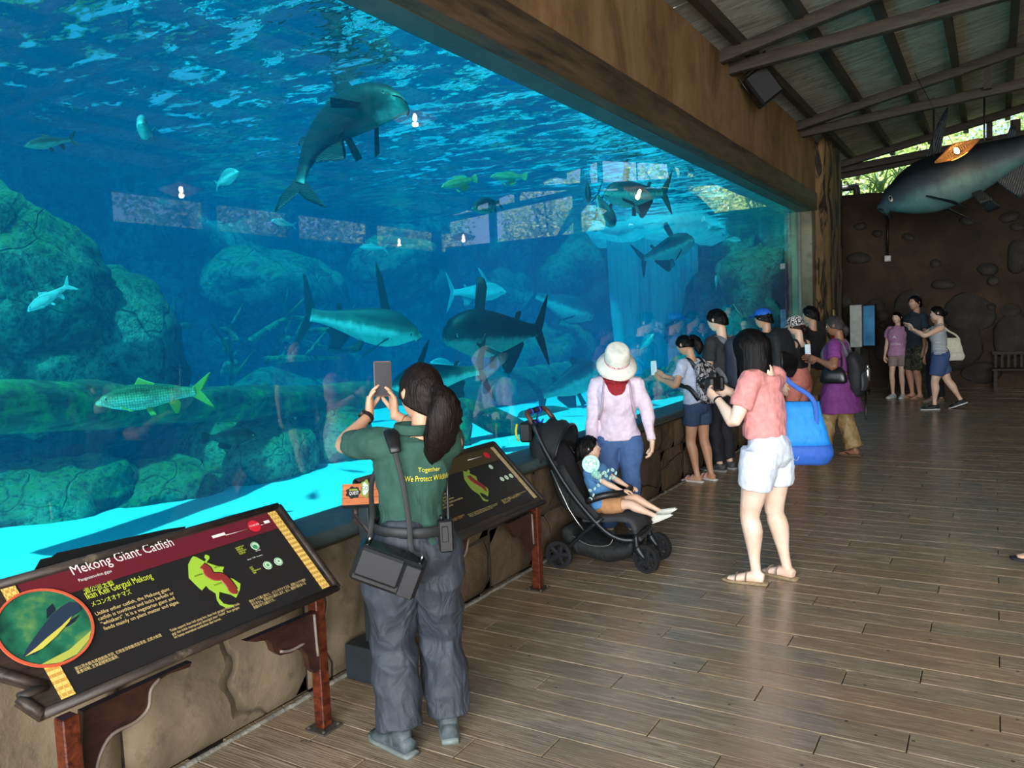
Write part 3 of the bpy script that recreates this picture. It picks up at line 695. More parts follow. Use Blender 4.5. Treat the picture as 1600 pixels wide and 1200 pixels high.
# ground outside
b = MB(); b.box((2, 26, -.2), (40, 7.4, .1)); b.box((24, 5, -.2), (16, 14, .1)); o = b.obj('ground', plain('soil', (92, 84, 62), .95), smooth=False); o['kind'] = 'structure'
b = MB(); b.ball((-1.8, 19.0, 4.0), (.0, 0, 0)); 
k = MB(); k.tube([(-3.0, 18.9, 4.30), (-2.66, 18.9, 4.31), (-2.58, 18.9, 4.27), (-2.57, 18.9, 3.9)], .07, 12, 4); tag(k.obj('pipe', plain('dark pipe', (40, 38, 36), .5)), 'dark bent pipe end standing on the far wall beside the bark column', 'pipe')
# ================================================================ FISH
def mat_fish(name, top, side, belly, z0=-.06, z1=.07, rough=.55, spots=0, scales=0, yellow=None):
    m = N(name); v = m.co(); s_ = m.n('SeparateXYZ', Vector=v); z = s_.outputs[2]
    zz = m.math('ADD', z, m.math('MULTIPLY', m.math('SUBTRACT', m.noise(v, 9, 4, .6), .5), .06))
    c = m.ramp(m.val(zz, z0, z1), [(0, sc(belly)), (.33, sc(belly)), (.55, sc(side)), (.9, sc(top))])
    c = m.mix(m.val(m.noise(v, 26, 4, .65), .45, .7, 0, .3), c, sc([x * .6 for x in side]))
    h = m.noise(v, 18, 3)
    if scales:
        k = m.vor(m.map(v, (1, 1, 1.25)), scales, rnd=.25); kk = m.val(k, .25, .62); c = m.mix(m.math('MULTIPLY', kk, .55), c, sc([x * .35 for x in top])); h = m.math('ADD', h, m.math('MULTIPLY', kk, -1.))
    if spots:
        x = s_.outputs[0]; w = m.math('SINE', m.math('ADD', m.math('MULTIPLY', x, spots), m.math('MULTIPLY', z, 9.)))
        c = m.mix(m.val(w, .1, .6, 0, .65), c, sc([q * .35 for q in side]))
    return m.set(c, rough, m.bump(h, .25, .01), Specular__IOR__Level=.25)
def mat_fin(name, base, tip, a=1.0):
    m = N(name); v = m.co(); u = m.n('UVMap') if False else None
    w = m.n('TexWave', _wave_type='BANDS', _bands_direction='DIAGONAL', Vector=v, Scale=48, Distortion=2.5, Detail=2).outputs[1]
    c = m.mix(m.val(w, .2, .9, 0, .4), sc(base), sc(tip)); return m.set(c, .5, m.bump(w, .5, .01))
FM = dict(
    cat=(mat_fish('dark giant catfish skin', (30, 38, 40), (84, 94, 92), (206, 210, 196)), mat_fin('dark catfish fin', (16, 20, 24), (46, 52, 54))),
    black=(mat_fish('blackish catfish skin', (18, 22, 26), (48, 56, 60), (160, 170, 162), -.09, .03), mat_fin('black catfish fin', (8, 11, 14), (30, 35, 38))),
    shark=(mat_fish('brown grey catfish skin', (58, 62, 56), (116, 118, 100), (226, 228, 212), -.05, .05), mat_fin('dark brown catfish fin', (28, 26, 24), (66, 60, 52))),
    pale=(mat_fish('pale blue grey fish skin', (120, 150, 156), (176, 200, 200), (226, 232, 226)), mat_fin('pale fin', (130, 160, 168), (190, 206, 206))),
    silver=(mat_fish('bright silver barb scales', (190, 205, 205), (225, 235, 232), (245, 248, 244), scales=42), mat_fin('silvery fin', (190, 206, 206), (225, 232, 230))),
    carp=(mat_fish('olive silver carp scales', (96, 100, 72), (190, 190, 150), (232, 232, 210), scales=38), mat_fin('yellow fin', (176, 166, 70), (216, 206, 110))),
    barb=(mat_fish('dark barb scales', (44, 56, 58), (92, 104, 100), (200, 204, 190), scales=40), mat_fin('dark barb fin', (24, 28, 30), (70, 70, 64))),
    gour=(mat_fish('yellow green gourami scales', (146, 156, 96), (196, 206, 140), (226, 228, 176), scales=34), mat_fin('yellowish fin', (160, 168, 100), (210, 214, 150))),
    tiger=(mat_fish('banded dark perch skin', (22, 24, 24), (50, 54, 50), (70, 74, 68), spots=26), mat_fin('dark perch fin', (16, 18, 18), (40, 42, 40))),
)
M_EYEB = plain('dark eye', (8, 8, 10), .1); M_EYEW = plain('pale eye ring', (190, 190, 170), .25)
# profiles: s, top, bottom, half width  (fractions of the body length, nose to tail root)
PRO = dict(
    cat=[(0, .012, .012, .03), (.02, .040, .040, .062), (.08, .070, .070, .088), (.18, .098, .100, .100), (.3, .112, .122, .098), (.45, .104, .124, .085), (.6, .084, .100, .064), (.75, .060, .068, .042), (.88, .040, .042, .024), (.96, .034, .034, .014), (1, .032, .032, .010)],
    shark=[(0, .006, .008, .02), (.03, .022, .022, .042), (.1, .050, .046, .066), (.2, .084, .076, .080), (.32, .098, .094, .082), (.5, .086, .088, .070), (.68, .062, .062, .048), (.82, .042, .042, .030), (.93, .033, .033, .018), (1, .036, .036, .010)],
    carp=[(0, .008, .008, .012), (.03, .026, .024, .03), (.1, .056, .050, .05), (.2, .088, .078, .062), (.35, .112, .100, .068), (.5, .108, .098, .062), (.68, .078, .070, .044), (.83, .050, .046, .026), (.94, .040, .038, .014), (1, .044, .042, .006)],
    deep=[(0, .010, .010, .014), (.04, .044, .036, .034), (.12, .098, .074, .052), (.25, .160, .130, .066), (.42, .190, .166, .068), (.6, .168, .150, .056), (.78, .104, .094, .036), (.9, .062, .058, .020), (1, .060, .056, .007)],
    long=[(0, .010, .010, .014), (.05, .040, .034, .03), (.15, .082, .070, .05), (.3, .112, .104, .062), (.55, .116, .112, .058), (.75, .094, .090, .04), (.9, .060, .058, .02), (1, .056, .056, .008)])
def fin_mesh(k, base, tips, th=.004, rays=9, mi=0):
    """fin membrane between base polyline and tip polyline, slightly thick, ray-corrugated"""
    B_ = catmull(base, 8)[:]; T_ = catmull(tips, 8)[:]
    def samp(A, u): f = u * (len(A) - 1); i = min(int(f), len(A) - 2); return Vector(A[i]).lerp(Vector(A[i + 1]), f - i)
    n = rays * 2 + 1; g = 5; vs = []; fs = []
    nrm = (Vector(base[-1]) - Vector(base[0])).cross(Vector(tips[len(tips) // 2]) - Vector(base[0])).normalized()
    for sgn in (1, -1):
        for i in range(n):
            u = i / (n - 1); a, c = samp(B_, u), samp(T_, u)
            if i % 2: c = a.lerp(c, .965)
            for j in range(g):
                w = j / (g - 1); vs.append(a.lerp(c, w) + nrm * sgn * th * (1 - .75 * w) * (1.0 if i % 2 else .55))
    H = n * g
    for i in range(n - 1):
        for j in range(g - 1):
            a = i * g + j; fs.append((a, a + 1, a + g + 1, a + g)); fs.append((H + a, H + a + g, H + a + g + 1, H + a + 1))
    for i in range(n - 1): a = i * g + g - 1; fs.append((a, H + a, H + a + g, a + g))
    for j in range(g - 1): fs.append((j, H + j, H + j + 1, j + 1)); a = (n - 1) * g + j; fs.append((a, a + 1, H + a + 1, H + a))
    return k.add(vs, fs, mi)
FINS = dict(
    cat=dict(dorsal=([(.20, .09), (.10, .10)], [(.16, .27), (.09, .265), (.06, .22)]), adipose=([(-.22, .066), (-.27, .055)], [(-.25, .10), (-.30, .10), (-.30, .08)]),
             anal=([(-.02, -.10), (-.30, -.045)], [(-.10, -.21), (-.17, -.21), (-.30, -.10), (-.33, -.07)]), tailu=([(-.47, .035), (-.5, .0)], [(-.60, .15), (-.66, .185), (-.60, .055), (-.56, 0)]),
             pelvic=[(.02, -.10, .03), (-.04, -.105, .03), (-.08, -.19, .10), (-.01, -.185, .115)], pect=[(.24, -.045, .085), (.20, -.075, .085), (.06, -.13, .22), (.10, -.10, .25)]),
    shark=dict(dorsal=([(.20, .085), (.11, .09)], [(.06, .24), (-.02, .30), (.03, .20)]), adipose=([(-.22, .05), (-.26, .045)], [(-.27, .085), (-.30, .08), (-.29, .06)]),
             anal=([(-.12, -.075), (-.30, -.04)], [(-.20, -.15), (-.30, -.15), (-.30, -.10), (-.34, -.06)]), tailu=([(-.47, .035), (-.5, .0)], [(-.58, .17), (-.64, .22), (-.58, .07), (-.55, 0)]),
             pelvic=[(.0, -.085, .03), (-.05, -.085, .03), (-.10, -.14, .08), (-.03, -.14, .09)], pect=[(.22, -.045, .07), (.18, -.06, .07), (.02, -.16, .18), (.06, -.13, .21)]),
    carp=dict(dorsal=([(.13, .10), (-.08, .085)], [(.06, .19), (-.01, .15), (-.10, .11)]), anal=([(-.20, -.06), (-.30, -.045)], [(-.27, -.17), (-.31, -.16), (-.34, -.08)]),
             tailu=([(-.47, .042), (-.5, .0)], [(-.60, .12), (-.68, .155), (-.60, .045), (-.555, 0)]), pelvic=[(.02, -.095, .02), (-.03, -.09, .02), (-.08, -.16, .05), (-.02, -.16, .06)], pect=[(.27, -.05, .055), (.24, -.065, .055), (.14, -.10, .10), (.18, -.10, .11)]),
    deep=dict(dorsal=([(.12, .17), (-.20, .12)], [(.06, .27), (-.12, .22), (-.30, .19)]), anal=([(-.02, -.15), (-.28, -.09)], [(-.08, -.24), (-.24, -.23), (-.34, -.16)]),
             tailu=([(-.47, .055), (-.5, .0)], [(-.60, .12), (-.66, .10), (-.67, .04), (-.675, 0)]), pelvic=[(.12, -.13, .02), (.08, -.14, .02), (.0, -.25, .05), (.06, -.24, .06)], pect=[(.25, -.05, .06), (.23, -.08, .06), (.12, -.12, .12), (.16, -.10, .13)]))
FINS['long'] = FINS['deep']; FINS['gour'] = FINS['deep']
def make_fish(name, label, kind, prof, fins, bend=0, group=None, dfin=1.0, vert=False, nf=28):
    r = thing(name, label, 'fish', group=group); mb, mf = FM[kind]
    A = catmull(PRO[prof], 4); n = nf
    def bp(p):                      # bend the whole fish sideways into an arc (bend = total angle)
        if abs(bend) < 1e-3: return Vector(p)
        x, y, z = p
        if vert:
            c_, m_ = ctr(x), nrm_(x); return Vector((c_.x, y, -c_.y)) + Vector((-m_.x, 0, m_.y)) * z
        return ctr(x) + nrm_(x) * y + Vector((0, 0, z))
    xs = np.linspace(.5, -.72, 123); cx, cyy, ang = [.5], [0.], [0.]
    for i in range(1, len(xs)):
        s_ = .5 - xs[i]; a = bend * min(1.6, s_) ** 1.4; cx.append(cx[-1] - .01 * math.cos(a)); cyy.append(cyy[-1] + .01 * math.sin(a)); ang.append(a)
    # local straightening so that the chord nose-tail stays on the x axis
    cxa, cya = np.array(cx), np.array(cyy); t_i = 100; dv = np.array([cxa[0] - cxa[t_i], cya[0] - cya[t_i]]); rotA = math.atan2(dv[1], dv[0])
    ca, sa = math.cos(-rotA), math.sin(-rotA); x2 = (cxa - cxa[t_i]) * ca - (cya - cya[t_i]) * sa; y2 = (cxa - cxa[t_i]) * sa + (cya - cya[t_i]) * ca
    L0 = x2[0]; x2 = x2 - L0 / 2; angs = np.array(ang)
    def ctr(x): return Vector((float(np.interp(-x, -xs, x2)), float(np.interp(-x, -xs, y2)), 0))
    def nrm_(x): a = float(np.interp(-x, -xs, angs)) + rotA; return Vector((math.sin(a), math.cos(a), 0))
    k = MB(); vs = []; fs = []; nr = 24
    for i, (s_, t, b_, w) in enumerate(A):
        x = .5 - float(s_)
        for j in range(nr):
            a = 2 * PI * j / nr; cz = math.sin(a); cy_ = math.cos(a)
            z = (t if cz > 0 else b_) * math.copysign(abs(cz) ** 1.05, cz) - (.012 if s_ < .06 else 0)
            vs.append(bp((x, w * math.copysign(abs(cy_) ** .85, cy_), z)))
    for i in range(len(A) - 1):
        for j in range(nr): fs.append((i * nr + j, i * nr + (j + 1) % nr, (i + 1) * nr + (j + 1) % nr, (i + 1) * nr + j))
    fs.append(tuple(range(nr))); fs.append(tuple((len(A) - 1) * nr + j for j in range(nr - 1, -1, -1)))
    k.add(vs, fs); k.fix = True; k.obj('body', mb, r)
    F = FINS[fins]
    def P2(L, y=0): return [bp((p[0], y, p[1])) for p in L]
    for nm, key in (('dorsal_fin', 'dorsal'), ('adipose_fin', 'adipose'), ('anal_fin', 'anal')):
        if key in F:
            q = MB(); bs, tp = F[key]
            bs = P2([(x, z * .86) for x, z in bs]); 
            if key == 'dorsal': tp = [(x, .1 + (z - .1) * dfin) for x, z in tp]
            fin_mesh(q, bs, P2(tp)); q.obj(nm, mf, r)
    q = MB(); bs, tp = F['tailu']
    fin_mesh(q, P2(bs), P2(tp[:] if True else tp)); fin_mesh(q, P2([(x, -z) for x, z in bs]), P2([(x, -z) for x, z in tp])); q.obj('tail_fin', mf, r)
    for key, nm in (('pelvic', 'pelvic_fin'), ('pect', 'pectoral_fin')):
        for sg in (1, -1):
            p = [bp((a, c * sg, b_)) for a, b_, c in F[key]]; q = MB(); fin_mesh(q, [p[0], p[1]], [p[3], p[2]], rays=6); q.obj(nm, mf, r)
    hw = [np.interp(.5 - x, [a[0] for a in PRO[prof]], [a[3] for a in PRO[prof]]) for x in (.5 - .1,)][0]
    ez = {'cat': -.012, 'shark': -.008}.get(prof, .02); er = .0125 if prof in ('cat', 'shark') else .018
    for sg in (1, -1):
        c = bp((.40, sg * hw * .93, ez)); q = MB(); d = nrm_(.4) * sg
        q.ball(c, (er, er * .6, er), 12, 8, mi=0); q.ball(c + d * er * .38, (er * .6, er * .4, er * .6), 10, 6, mi=1); q.obj('eye', [M_EYEW, M_EYEB], r)
    # mouth line
    q = MB(); wN = np.interp(.03, [a[0] for a in PRO[prof]], [a[3] for a in PRO[prof]])
    q.tube([bp((.46, wN * 1.25, -.035)), bp((.487, wN * .8, -.022)), bp((.499, 0, -.016)), bp((.487, -wN * .8, -.022)), bp((.46, -wN * 1.25, -.035))], .0042, 6, 4); q.obj('mouth', mf, r)
    return r
def place(o, head, tail, roll=0, hs=1., ws=1.):
    h, t = Vector(head), Vector(tail); X_ = (h - t); L = X_.length; X_.normalize(); up = Vector((0, 0, 1))
    if abs(X_.z) > .95: up = Vector((1, 0, 0))
    Y_ = up.cross(X_).normalized(); Z_ = X_.cross(Y_); M3 = Matrix((X_, Y_, Z_)).transposed() @ Matrix.Rotation(roll, 3, 'X')
    o.matrix_world = Matrix.Translation((h + t) / 2) @ M3.to_4x4() @ Matrix.Diagonal((L, L * ws, L * hs, 1)); return o
# species, label, kind, profile, fins, head(px,py,x), tail root(px,py,x), bend, roll
FL = [
 ('giant_catfish', 'very large dark catfish with pale belly, arched and swimming up at the top centre', 'cat', 'cat', 'cat', (641, 150, -3.7), (462, 292, .1), 1.35, -.5, .6),
 ('shark_catfish', 'brown grey catfish with a long thin back fin, swimming right past the back wall', 'shark', 'shark', 'shark', (660, 523, -4.6), (486, 492, .1), .15, 0, 1.15),
 ('giant_catfish', 'blackish big headed catfish facing left beside the brown grey one', 'black', 'cat', 'cat', (692, 520, -4.3), (840, 516, .45), -.3, 0, 1),
 ('shark_catfish', 'grey catfish half hidden by the ponytail, its forked tail pointing right', 'shark', 'shark', 'shark', (608, 604, -4.5), (748, 578, .2), .2, 0, .7),
 ('giant_catfish', 'grey catfish swimming away up behind the white sun hat', 'cat', 'cat', 'cat', (930, 572, -5.0), (848, 618, -.5), .5, 0, .4),
 ('golden_carp', 'large scaled carp with yellow tail and fins in front of the long log', 'carp', 'carp', 'carp', (149, 629, -3.75), (306, 612, 0), .1, 0, .8),
 ('silver_barb', 'bright silver fish swimming down at the left edge over the boulder', 'silver', 'carp', 'carp', (42, 486, -4.4), (104, 448, 0), .1, .1, .8),
 ('dark_barb', 'dark backed barb at upper left with black forked tail', 'barb', 'carp', 'carp', (38, 228, -4.6), (110, 218, .05), 0, 0, .7),
 ('pale_fish', 'small pale fish facing the viewer at upper left with a yellow tail', 'pale', 'deep', 'carp', (220, 192, -4.4), (238, 210, .34), .3, 0, .5),
 ('pale_fish', 'chubby pale blue fish facing right above the window reflections', 'pale', 'deep', 'carp', (373, 268, -4.8), (340, 288, .22), .2, 0, .6),
 ('pale_fish', 'small pale blue fish seen through the reflected trees at left', 'pale', 'carp', 'carp', (424, 344, -5.6), (458, 352, .1), 0, 0, .6),
 ('giant_gourami', 'yellow green gourami with rounded tail, the left one of the pair', 'gour', 'long', 'deep', (689, 292, -4.4), (739, 280, .1), -.2, 0, .5),
 ('giant_gourami', 'yellow green gourami with a dark tail, the right one of the pair', 'gour', 'long', 'deep', (766, 276, -4.9), (816, 276, .0), 0, 0, .3),
 ('dark_barb', 'dark slate barb facing left with spread fins below the gouramis', 'barb', 'deep', 'carp', (736, 326, -4.4), (780, 318, .3), -.3, 0, .5),
 ('dark_barb', 'narrow dark fish seen head on, left of the cluster near the surface', 'barb', 'deep', 'carp', (920, 316, -4.2), (917, 284, .35), 0, 0, .5),
 ('redtail_catfish', 'pale streaked catfish seen head on in the cluster near the surface', 'shark', 'cat', 'cat', (959, 352, -4.2), (934, 305, .35), .3, 0, .8),
 ('giant_catfish', 'grey giant catfish facing left just beneath the surface at right', 'cat', 'cat', 'cat', (944, 302, -4.1), (1036, 302, .2), .0, 0, .85),
 ('giant_catfish', 'dark catfish silhouetted before the waterfall, tail to the lower left', 'cat', 'cat', 'cat', (1084, 372, -4.2), (1006, 404, .1), .3, .2, .9),
 ('dark_barb', 'small dark fish right under the lintel at upper right', 'barb', 'deep', 'carp', (1066, 262, -3.6), (1082, 275, .1), 0, 0, .5),
 ('silver_catfish', 'pale hazy catfish facing right above the black one', 'pale', 'shark', 'shark', (791, 455, -6.0), (708, 457, .1), .1, 0, .8),
 ('giant_catfish', 'faint bluish catfish far back, sloping down to the right', 'cat', 'cat', 'cat', (928, 492, -6.6), (838, 462, .2), .2, 0, .3),
 ('striped_perch', 'dark banded perch with round tail under the long log', 'tiger', 'deep', 'deep', (403, 681, -4.2), (327, 684, 0), 0, 0, .3),
 ('pale_fish', 'pale turquoise fish low in the window reflection at centre', 'pale', 'carp', 'carp', (562, 386, -6.0), (600, 388, 0), 0, 0, .6),
 ('pale_fish', 'round bodied grey fish facing right over the woman in the white hat', 'pale', 'deep', 'carp', (1022, 522, -4.6), (1000, 546, .2), .2, 0, .5),
 ('silver_barb', 'silver fish with upright tail to the right of the white sun hat', 'silver', 'carp', 'carp', (985, 622, -3.9), (976, 582, .0), .1, 0, .7),
 ('pale_fish', 'bright blue white fish behind the back fin of the half hidden catfish', 'pale', 'deep', 'carp', (672, 566, -5.6), (712, 572, .1), 0, 0, .5),
 ('silver_barb', 'small silver fish low over the sand right of the white hat', 'silver', 'carp', 'carp', (990, 632, -3.9), (1006, 618, .1), 0, 0, .7),
 ('dark_barb', 'dark fish diving beside the cave mouth', 'barb', 'carp', 'carp', (1162, 494, -3.4), (1145, 474, .1), 0, 0, .5),
 ('pale_fish', 'small upright pale fish between the crag and the cave', 'pale', 'carp', 'carp', (1119, 430, -3.9), (1119, 452, .1), 0, 0, .5),
 ('pale_fish', 'grey oval fish in front of the green crag under the surface', 'pale', 'deep', 'carp', (1158, 376, -3.8), (1136, 374, .1), 0, 0, .4),
]
for (nm, lab, kind, prof, fins, h, t, bend, roll, df) in FL:
    hd = ax(*h); dd = (hd - EYE).length; tl = EYE + ray(t[0], t[1]) * (dd + t[2])
    place(make_fish(nm, lab, kind, prof, fins, bend, dfin=df, vert=(nm == 'giant_catfish' and bend > 1)), hd, tl, roll, (1.55 if nm == 'giant_catfish' and bend > 1 else 1.9) if prof == 'cat' else 1.75 if prof == 'shark' else 1.3 if prof == 'carp' else 1.15, 1.3)
# fallen leaves floating / food pellets
# ---------------------------------------------------------------- the hanging fish sculpture
FM['model'] = (mat_fish('painted fish model skin', (16, 22, 28), (50, 62, 70), (84, 118, 116), -.10, .06, .5), mat_fin('painted model fin', (22, 30, 36), (40, 52, 58)))
hf = make_fish('hanging_catfish', 'giant painted catfish model hanging from the roof beams at upper right', 'model', 'shark', 'shark', .12, dfin=.7); hf['category'] = 'sculpture'
place(hf, ay(1370, 322, 14.3), ay(1665, 205, 14.0), .12, 1.75, 1.5)
for k, (px, py) in enumerate(((1459, 262), (1538, 240))):
    a = ay(px, py, 14.15); b_ = ay(px, 170 if k == 0 else 160, 14.15); q = MB(); q.tube([a, (a + b_) / 2, Vector((b_.x, b_.y, 4.85))], .014, 8, 1); tag(q.obj('hanging_rod', plain('black rod', (18, 18, 18), .4)), ('left' if k == 0 else 'right') + ' black rod that carries the hanging fish', 'rod')
# ---------------------------------------------------------------- wicker pendant lamps
M_WICK = None
def wicker():
    m = N('glowing wicker'); v = m.co(); m.set((.75, .42, .14), .6); tr = m.n('BsdfTranslucent', Color=(.95, .60, .22, 1)).outputs[0]
    mx = m.n('MixShader', Fac=.5, i1=m.b.outputs[0], i2=tr).outputs[0]; m.t.links.new(mx, m.out.inputs['Surface']); return m.m
M_WICK = wicker()
m = N('lit bulb'); m.b.inputs['Emission Color'].default_value = (1, .72, .35, 1); m.b.inputs['Emission Strength'].default_value = 60; M_BULB = m.m
def lamp(loc, label, wire_top):
    r = thing('pendant_lamp', label, 'lamp', loc, group='wicker pendant lamps'); R_, Hh = .31, .11
    k = MB(); n = 40
    for j in range(n):
        for sg in (1, -1):
            P = []
            for t in range(5):
                u = t / 4; rr = R_ * (.10 + .9 * u); a = 2 * PI * j / n + sg * .5 * u; P.append((rr * math.cos(a), rr * math.sin(a), Hh * (1 - u)))
            k.tube(P, .0035, 4, 1)
            P = []
            for t in range(5):
                u = t / 4; rr = R_ * (1 - .62 * u); a = 2 * PI * j / n + sg * .5 * u; P.append((rr * math.cos(a), rr * math.sin(a), -Hh * .75 * u))
            k.tube(P, .0035, 4, 1)
    for rr, z in ((R_, 0), (R_ * .1, Hh), (R_ * .38, -Hh * .75)): k.tube([(rr * math.cos(2 * PI * t / 24), rr * math.sin(2 * PI * t / 24), z) for t in range(25)], .005, 5, 1)
    s_ = k.obj('lamp_shade', M_WICK, r)
    k = MB(); k.loft([(0, 0, .06), (0, 0, .02), (0, 0, -.02), (0, 0, -.045)], [.015, .03, .03, .008], 12); k.obj('bulb', M_BULB, r)
    k = MB(); k.tube([(0, 0, .06), (0, 0, wire_top - loc[2])], .004, 5, 1); k.obj('cord', plain('black cord', (12, 12, 12)), r)
    d = bpy.data.lights.new('bulb_light', 'POINT'); d.energy = 5; d.color = (1, .66, .32); d.shadow_soft_size = .04; l = bpy.data.objects.new('bulb_light', d); COL.objects.link(l); l.parent = r; l.location = (0, 0, -.08)
    return r
l0 = lamp(ay(1495, 236, 13.4), 'glowing orange wicker lamp above the hanging fish', 5.2); l0.rotation_euler = (.0, -.42, 0)
lamp((1.02, 8.99, 4.56), 'wicker lamp seen as the larger glow beside the giant catfish in the glass', 5.4)
lamp((4.64, 7.86, 3.89), 'wicker lamp mirrored at left above the reflected trees', 5.2)
lamp((5.52, 16.6, 3.89), 'wicker lamp mirrored in the far corner of the reflection', 5.1)
lamp((6.6, 15.4, 3.80), 'wicker lamp mirrored below the pale fish at centre', 5.)
# ---------------------------------------------------------------- loudspeaker / spotlight under the roof
r = thing('loudspeaker', 'black box loudspeaker on a bracket under the roof by the ochre wall', 'speaker', ay(1190, 136, 10.1)); 
M_BLK = plain('black plastic', (16, 16, 17), .45)
Rm = Matrix.Rotation(.5, 3, 'Z') @ Matrix.Rotation(-.62, 3, 'Y')
k = MB(); k.box((0, 0, 0), (.15, .12, .20), Rm, bev=.02); k.obj('cabinet', M_BLK, r, smooth=False)
k = MB(); k.box(Rm @ Vector((0, -.125, -.0)), (.13, .008, .18), Rm, bev=.004); k.obj('grille', plain('speaker grille', (30, 30, 32), .7), r, smooth=False)
k = MB(); k.tube([Rm @ Vector((-.16, 0, 0)), Rm @ Vector((-.16, 0, .24)), Rm @ Vector((.16, 0, .24)), Rm @ Vector((.16, 0, 0))], .012, 6, 1); k.tube([Rm @ Vector((0, 0, .24)), Vector((.05, .1, .48))], .015, 6, 1); k.obj('bracket', M_BLK, r)
r = thing('security_camera', 'small white security camera on a far roof beam', 'camera', ay(1364, 203, 16.8))
k = MB(); k.ball((0, 0, 0), .055, 12, 8); k.obj('dome', plain('smoked dome', (40, 40, 44), .2), r); k = MB(); k.disc((0, 0, .05), (0, 0, 1), 0, .065, .03); k.obj('mount', plain('white plastic', (205, 205, 200), .5), r)
r = thing('wall_socket', 'small white junction box at the end of a black conduit on the far wall', 'socket', ay(1387, 404, 18.1))
k = MB(); k.box((0, 0, 0), (.06, .03, .06), bev=.01); k.obj('box', plain('white plastic', (205, 205, 200), .5), r, smooth=False); k = MB(); k.tube([(0, 0, .05), (0, 0, 1.0)], .022, 8, 1); k.obj('conduit', M_BLK, r)
# ================================================================ INTERPRETIVE SIGNS
def flat(name, rgb, rough=.35, emit=0): return plain(name, rgb, rough, 0, .03, 6, .02, 200)
M_SF = mat_wood('worn dark sign frame', (26, 20, 17), (62, 50, 42), (12, 2, 2), 3, .55, .5, (128, 112, 92), (.60, .78))
M_RED = mat_wood('red brown lacquered leg', (40, 14, 10), (108, 48, 24), (6, 6, 9), 4, .35, .3, (190, 150, 90), (.66, .8))
M_APR = mat_wood('dark carved apron board', (34, 18, 15), (66, 38, 30), (1, 2, 6), 4, .4, .3)
M_TRIMG = plain('worn grey moulding edge', (120, 108, 98), .5)
M_PAN = flat('charcoal sign print', (34, 32, 33)); M_MAR = flat('maroon print', (104, 30, 42)); M_BRN = flat('brown print', (70, 58, 36))
M_WHT = flat('white print', (236, 234, 228)); M_YEL = flat('pale yellow print', (232, 204, 136)); M_LIM = flat('lime print', (214, 226, 70)); M_GRN = flat('lime green map', (160, 200, 62)); M_GRN2 = flat('olive green map', (138, 160, 62))
M_CRED = flat('bright red print', (212, 36, 52)); M_RIV = flat('brown red river band', (140, 48, 44)); M_BLKP = flat('black print', (18, 18, 18)); M_IC = flat('green icon', (66, 150, 96)); M_PALE = flat('pale green print', (206, 226, 200))
m = N('woven gold strip'); v = m.co(); w1 = m.n('TexChecker', Vector=m.map(v, (1, 1, 1), (0, .785, .785)), Scale=90).outputs[1]
c = m.mix(w1, sc((236, 200, 110)), sc((196, 150, 66))); M_GOLD = m.set(c, .5, m.bump(m.noise(v, 60), .3, .003))
m = N('underwater catfish photo print'); v = m.co(); nn = m.noise(v, 9, 4); c = m.ramp(nn, [(.35, sc((16, 62, 52))), (.55, sc((36, 110, 80))), (.75, sc((120, 160, 80)))]); M_PHO = m.set(c, .3)
def sign(root, p0, s_left, txt, mats, legs, polyframe, strips, band, bandm, mapm, label_far=False, dpx=(0, 0)):
    pass
def on_plane(p0, nrm): return lambda px, py, off=0.: pln(px, py, p0, nrm) + nrm * off
def pprism(name, P, pts, off, th, mat, root, parent=None, bev=0):
    k = MB(); k.prism([P(x, y, off) for x, y in pts], P.n * th); return k.obj(name, mat, parent or root, smooth=False, org=None)
class Pl:
    def __init__(s, p0, n): s.p0 = Vector(p0); s.n = Vector(n).normalized(); s.u = Vector((0, 1, 0)); s.u = (s.u - s.n * s.u.dot(s.n)).normalized(); s.w = s.n.cross(s.u)
    def __call__(s, px, py, off=0.): return pln(px, py, s.p0, s.n) + s.n * off
    def uv(s, px, py): d = s(px, py) - s.p0; return d.dot(s.u), d.dot(s.w)
    def at(s, u, w, off=0.): return s.p0 + s.u * u + s.w * w + s.n * off
def text(P, body, bl, br, tl, mat, parent, off=.004, name='lettering', font_h=None, lines=1, sp=1.0):
    """text laid on plane P: bl/br = pixel of the left and right end of the LAST/ only baseline, tl = top left pixel of the block"""
    cu = bpy.data.curves.new(name, 'FONT'); cu.body = body; cu.size = 1; cu.space_line = sp; cu.resolution_u = 2; cu.extrude = 0
    o = bpy.data.objects.new('tmp', cu); COL.objects.link(o); dg = bpy.context.evaluated_depsgraph_get(); dg.update()
    me = bpy.data.meshes.new_from_object(o.evaluated_get(dg)); bpy.data.objects.remove(o)
    n = len(me.vertices)
    if n == 0: return None
    co = np.empty(n * 3, 'f'); me.vertices.foreach_get('co', co); co = co.reshape(-1, 3); mn, mx = co.min(0), co.max(0)
    A, B_, T = P.uv(*bl), P.uv(*br), P.uv(*tl); wd = math.hypot(B_[0] - A[0], B_[1] - A[1]); a = math.atan2(B_[1] - A[1], B_[0] - A[0]) * 0
    ht = abs((T[0] - A[0]) * -math.sin(a) + (T[1] - A[1]) * math.cos(a))
    x = (co[:, 0] - mn[0]) / (mx[0] - mn[0]) * wd; y = (co[:, 1] - mn[1]) / (mx[1] - mn[1]) * ht
    U = A[0] + x; V = A[1] + y; out = np.array([P.at(float(a_), float(b_), off) for a_, b_ in zip(U, V)], 'f')
    me.vertices.foreach_set('co', out.ravel()); me.materials.clear(); me.materials.append(mat); me.update(); me.name = name
    o = bpy.data.objects.new(name, me); COL.objects.link(o); o.parent = parent; return o
def discp(P, name, c, r, off, mat, parent, th=.002, r0=0, n=28): k = MB(); k.disc(P(*c, off), P.n, r0, r, th, n); return k.obj(name, mat, parent, smooth=False)
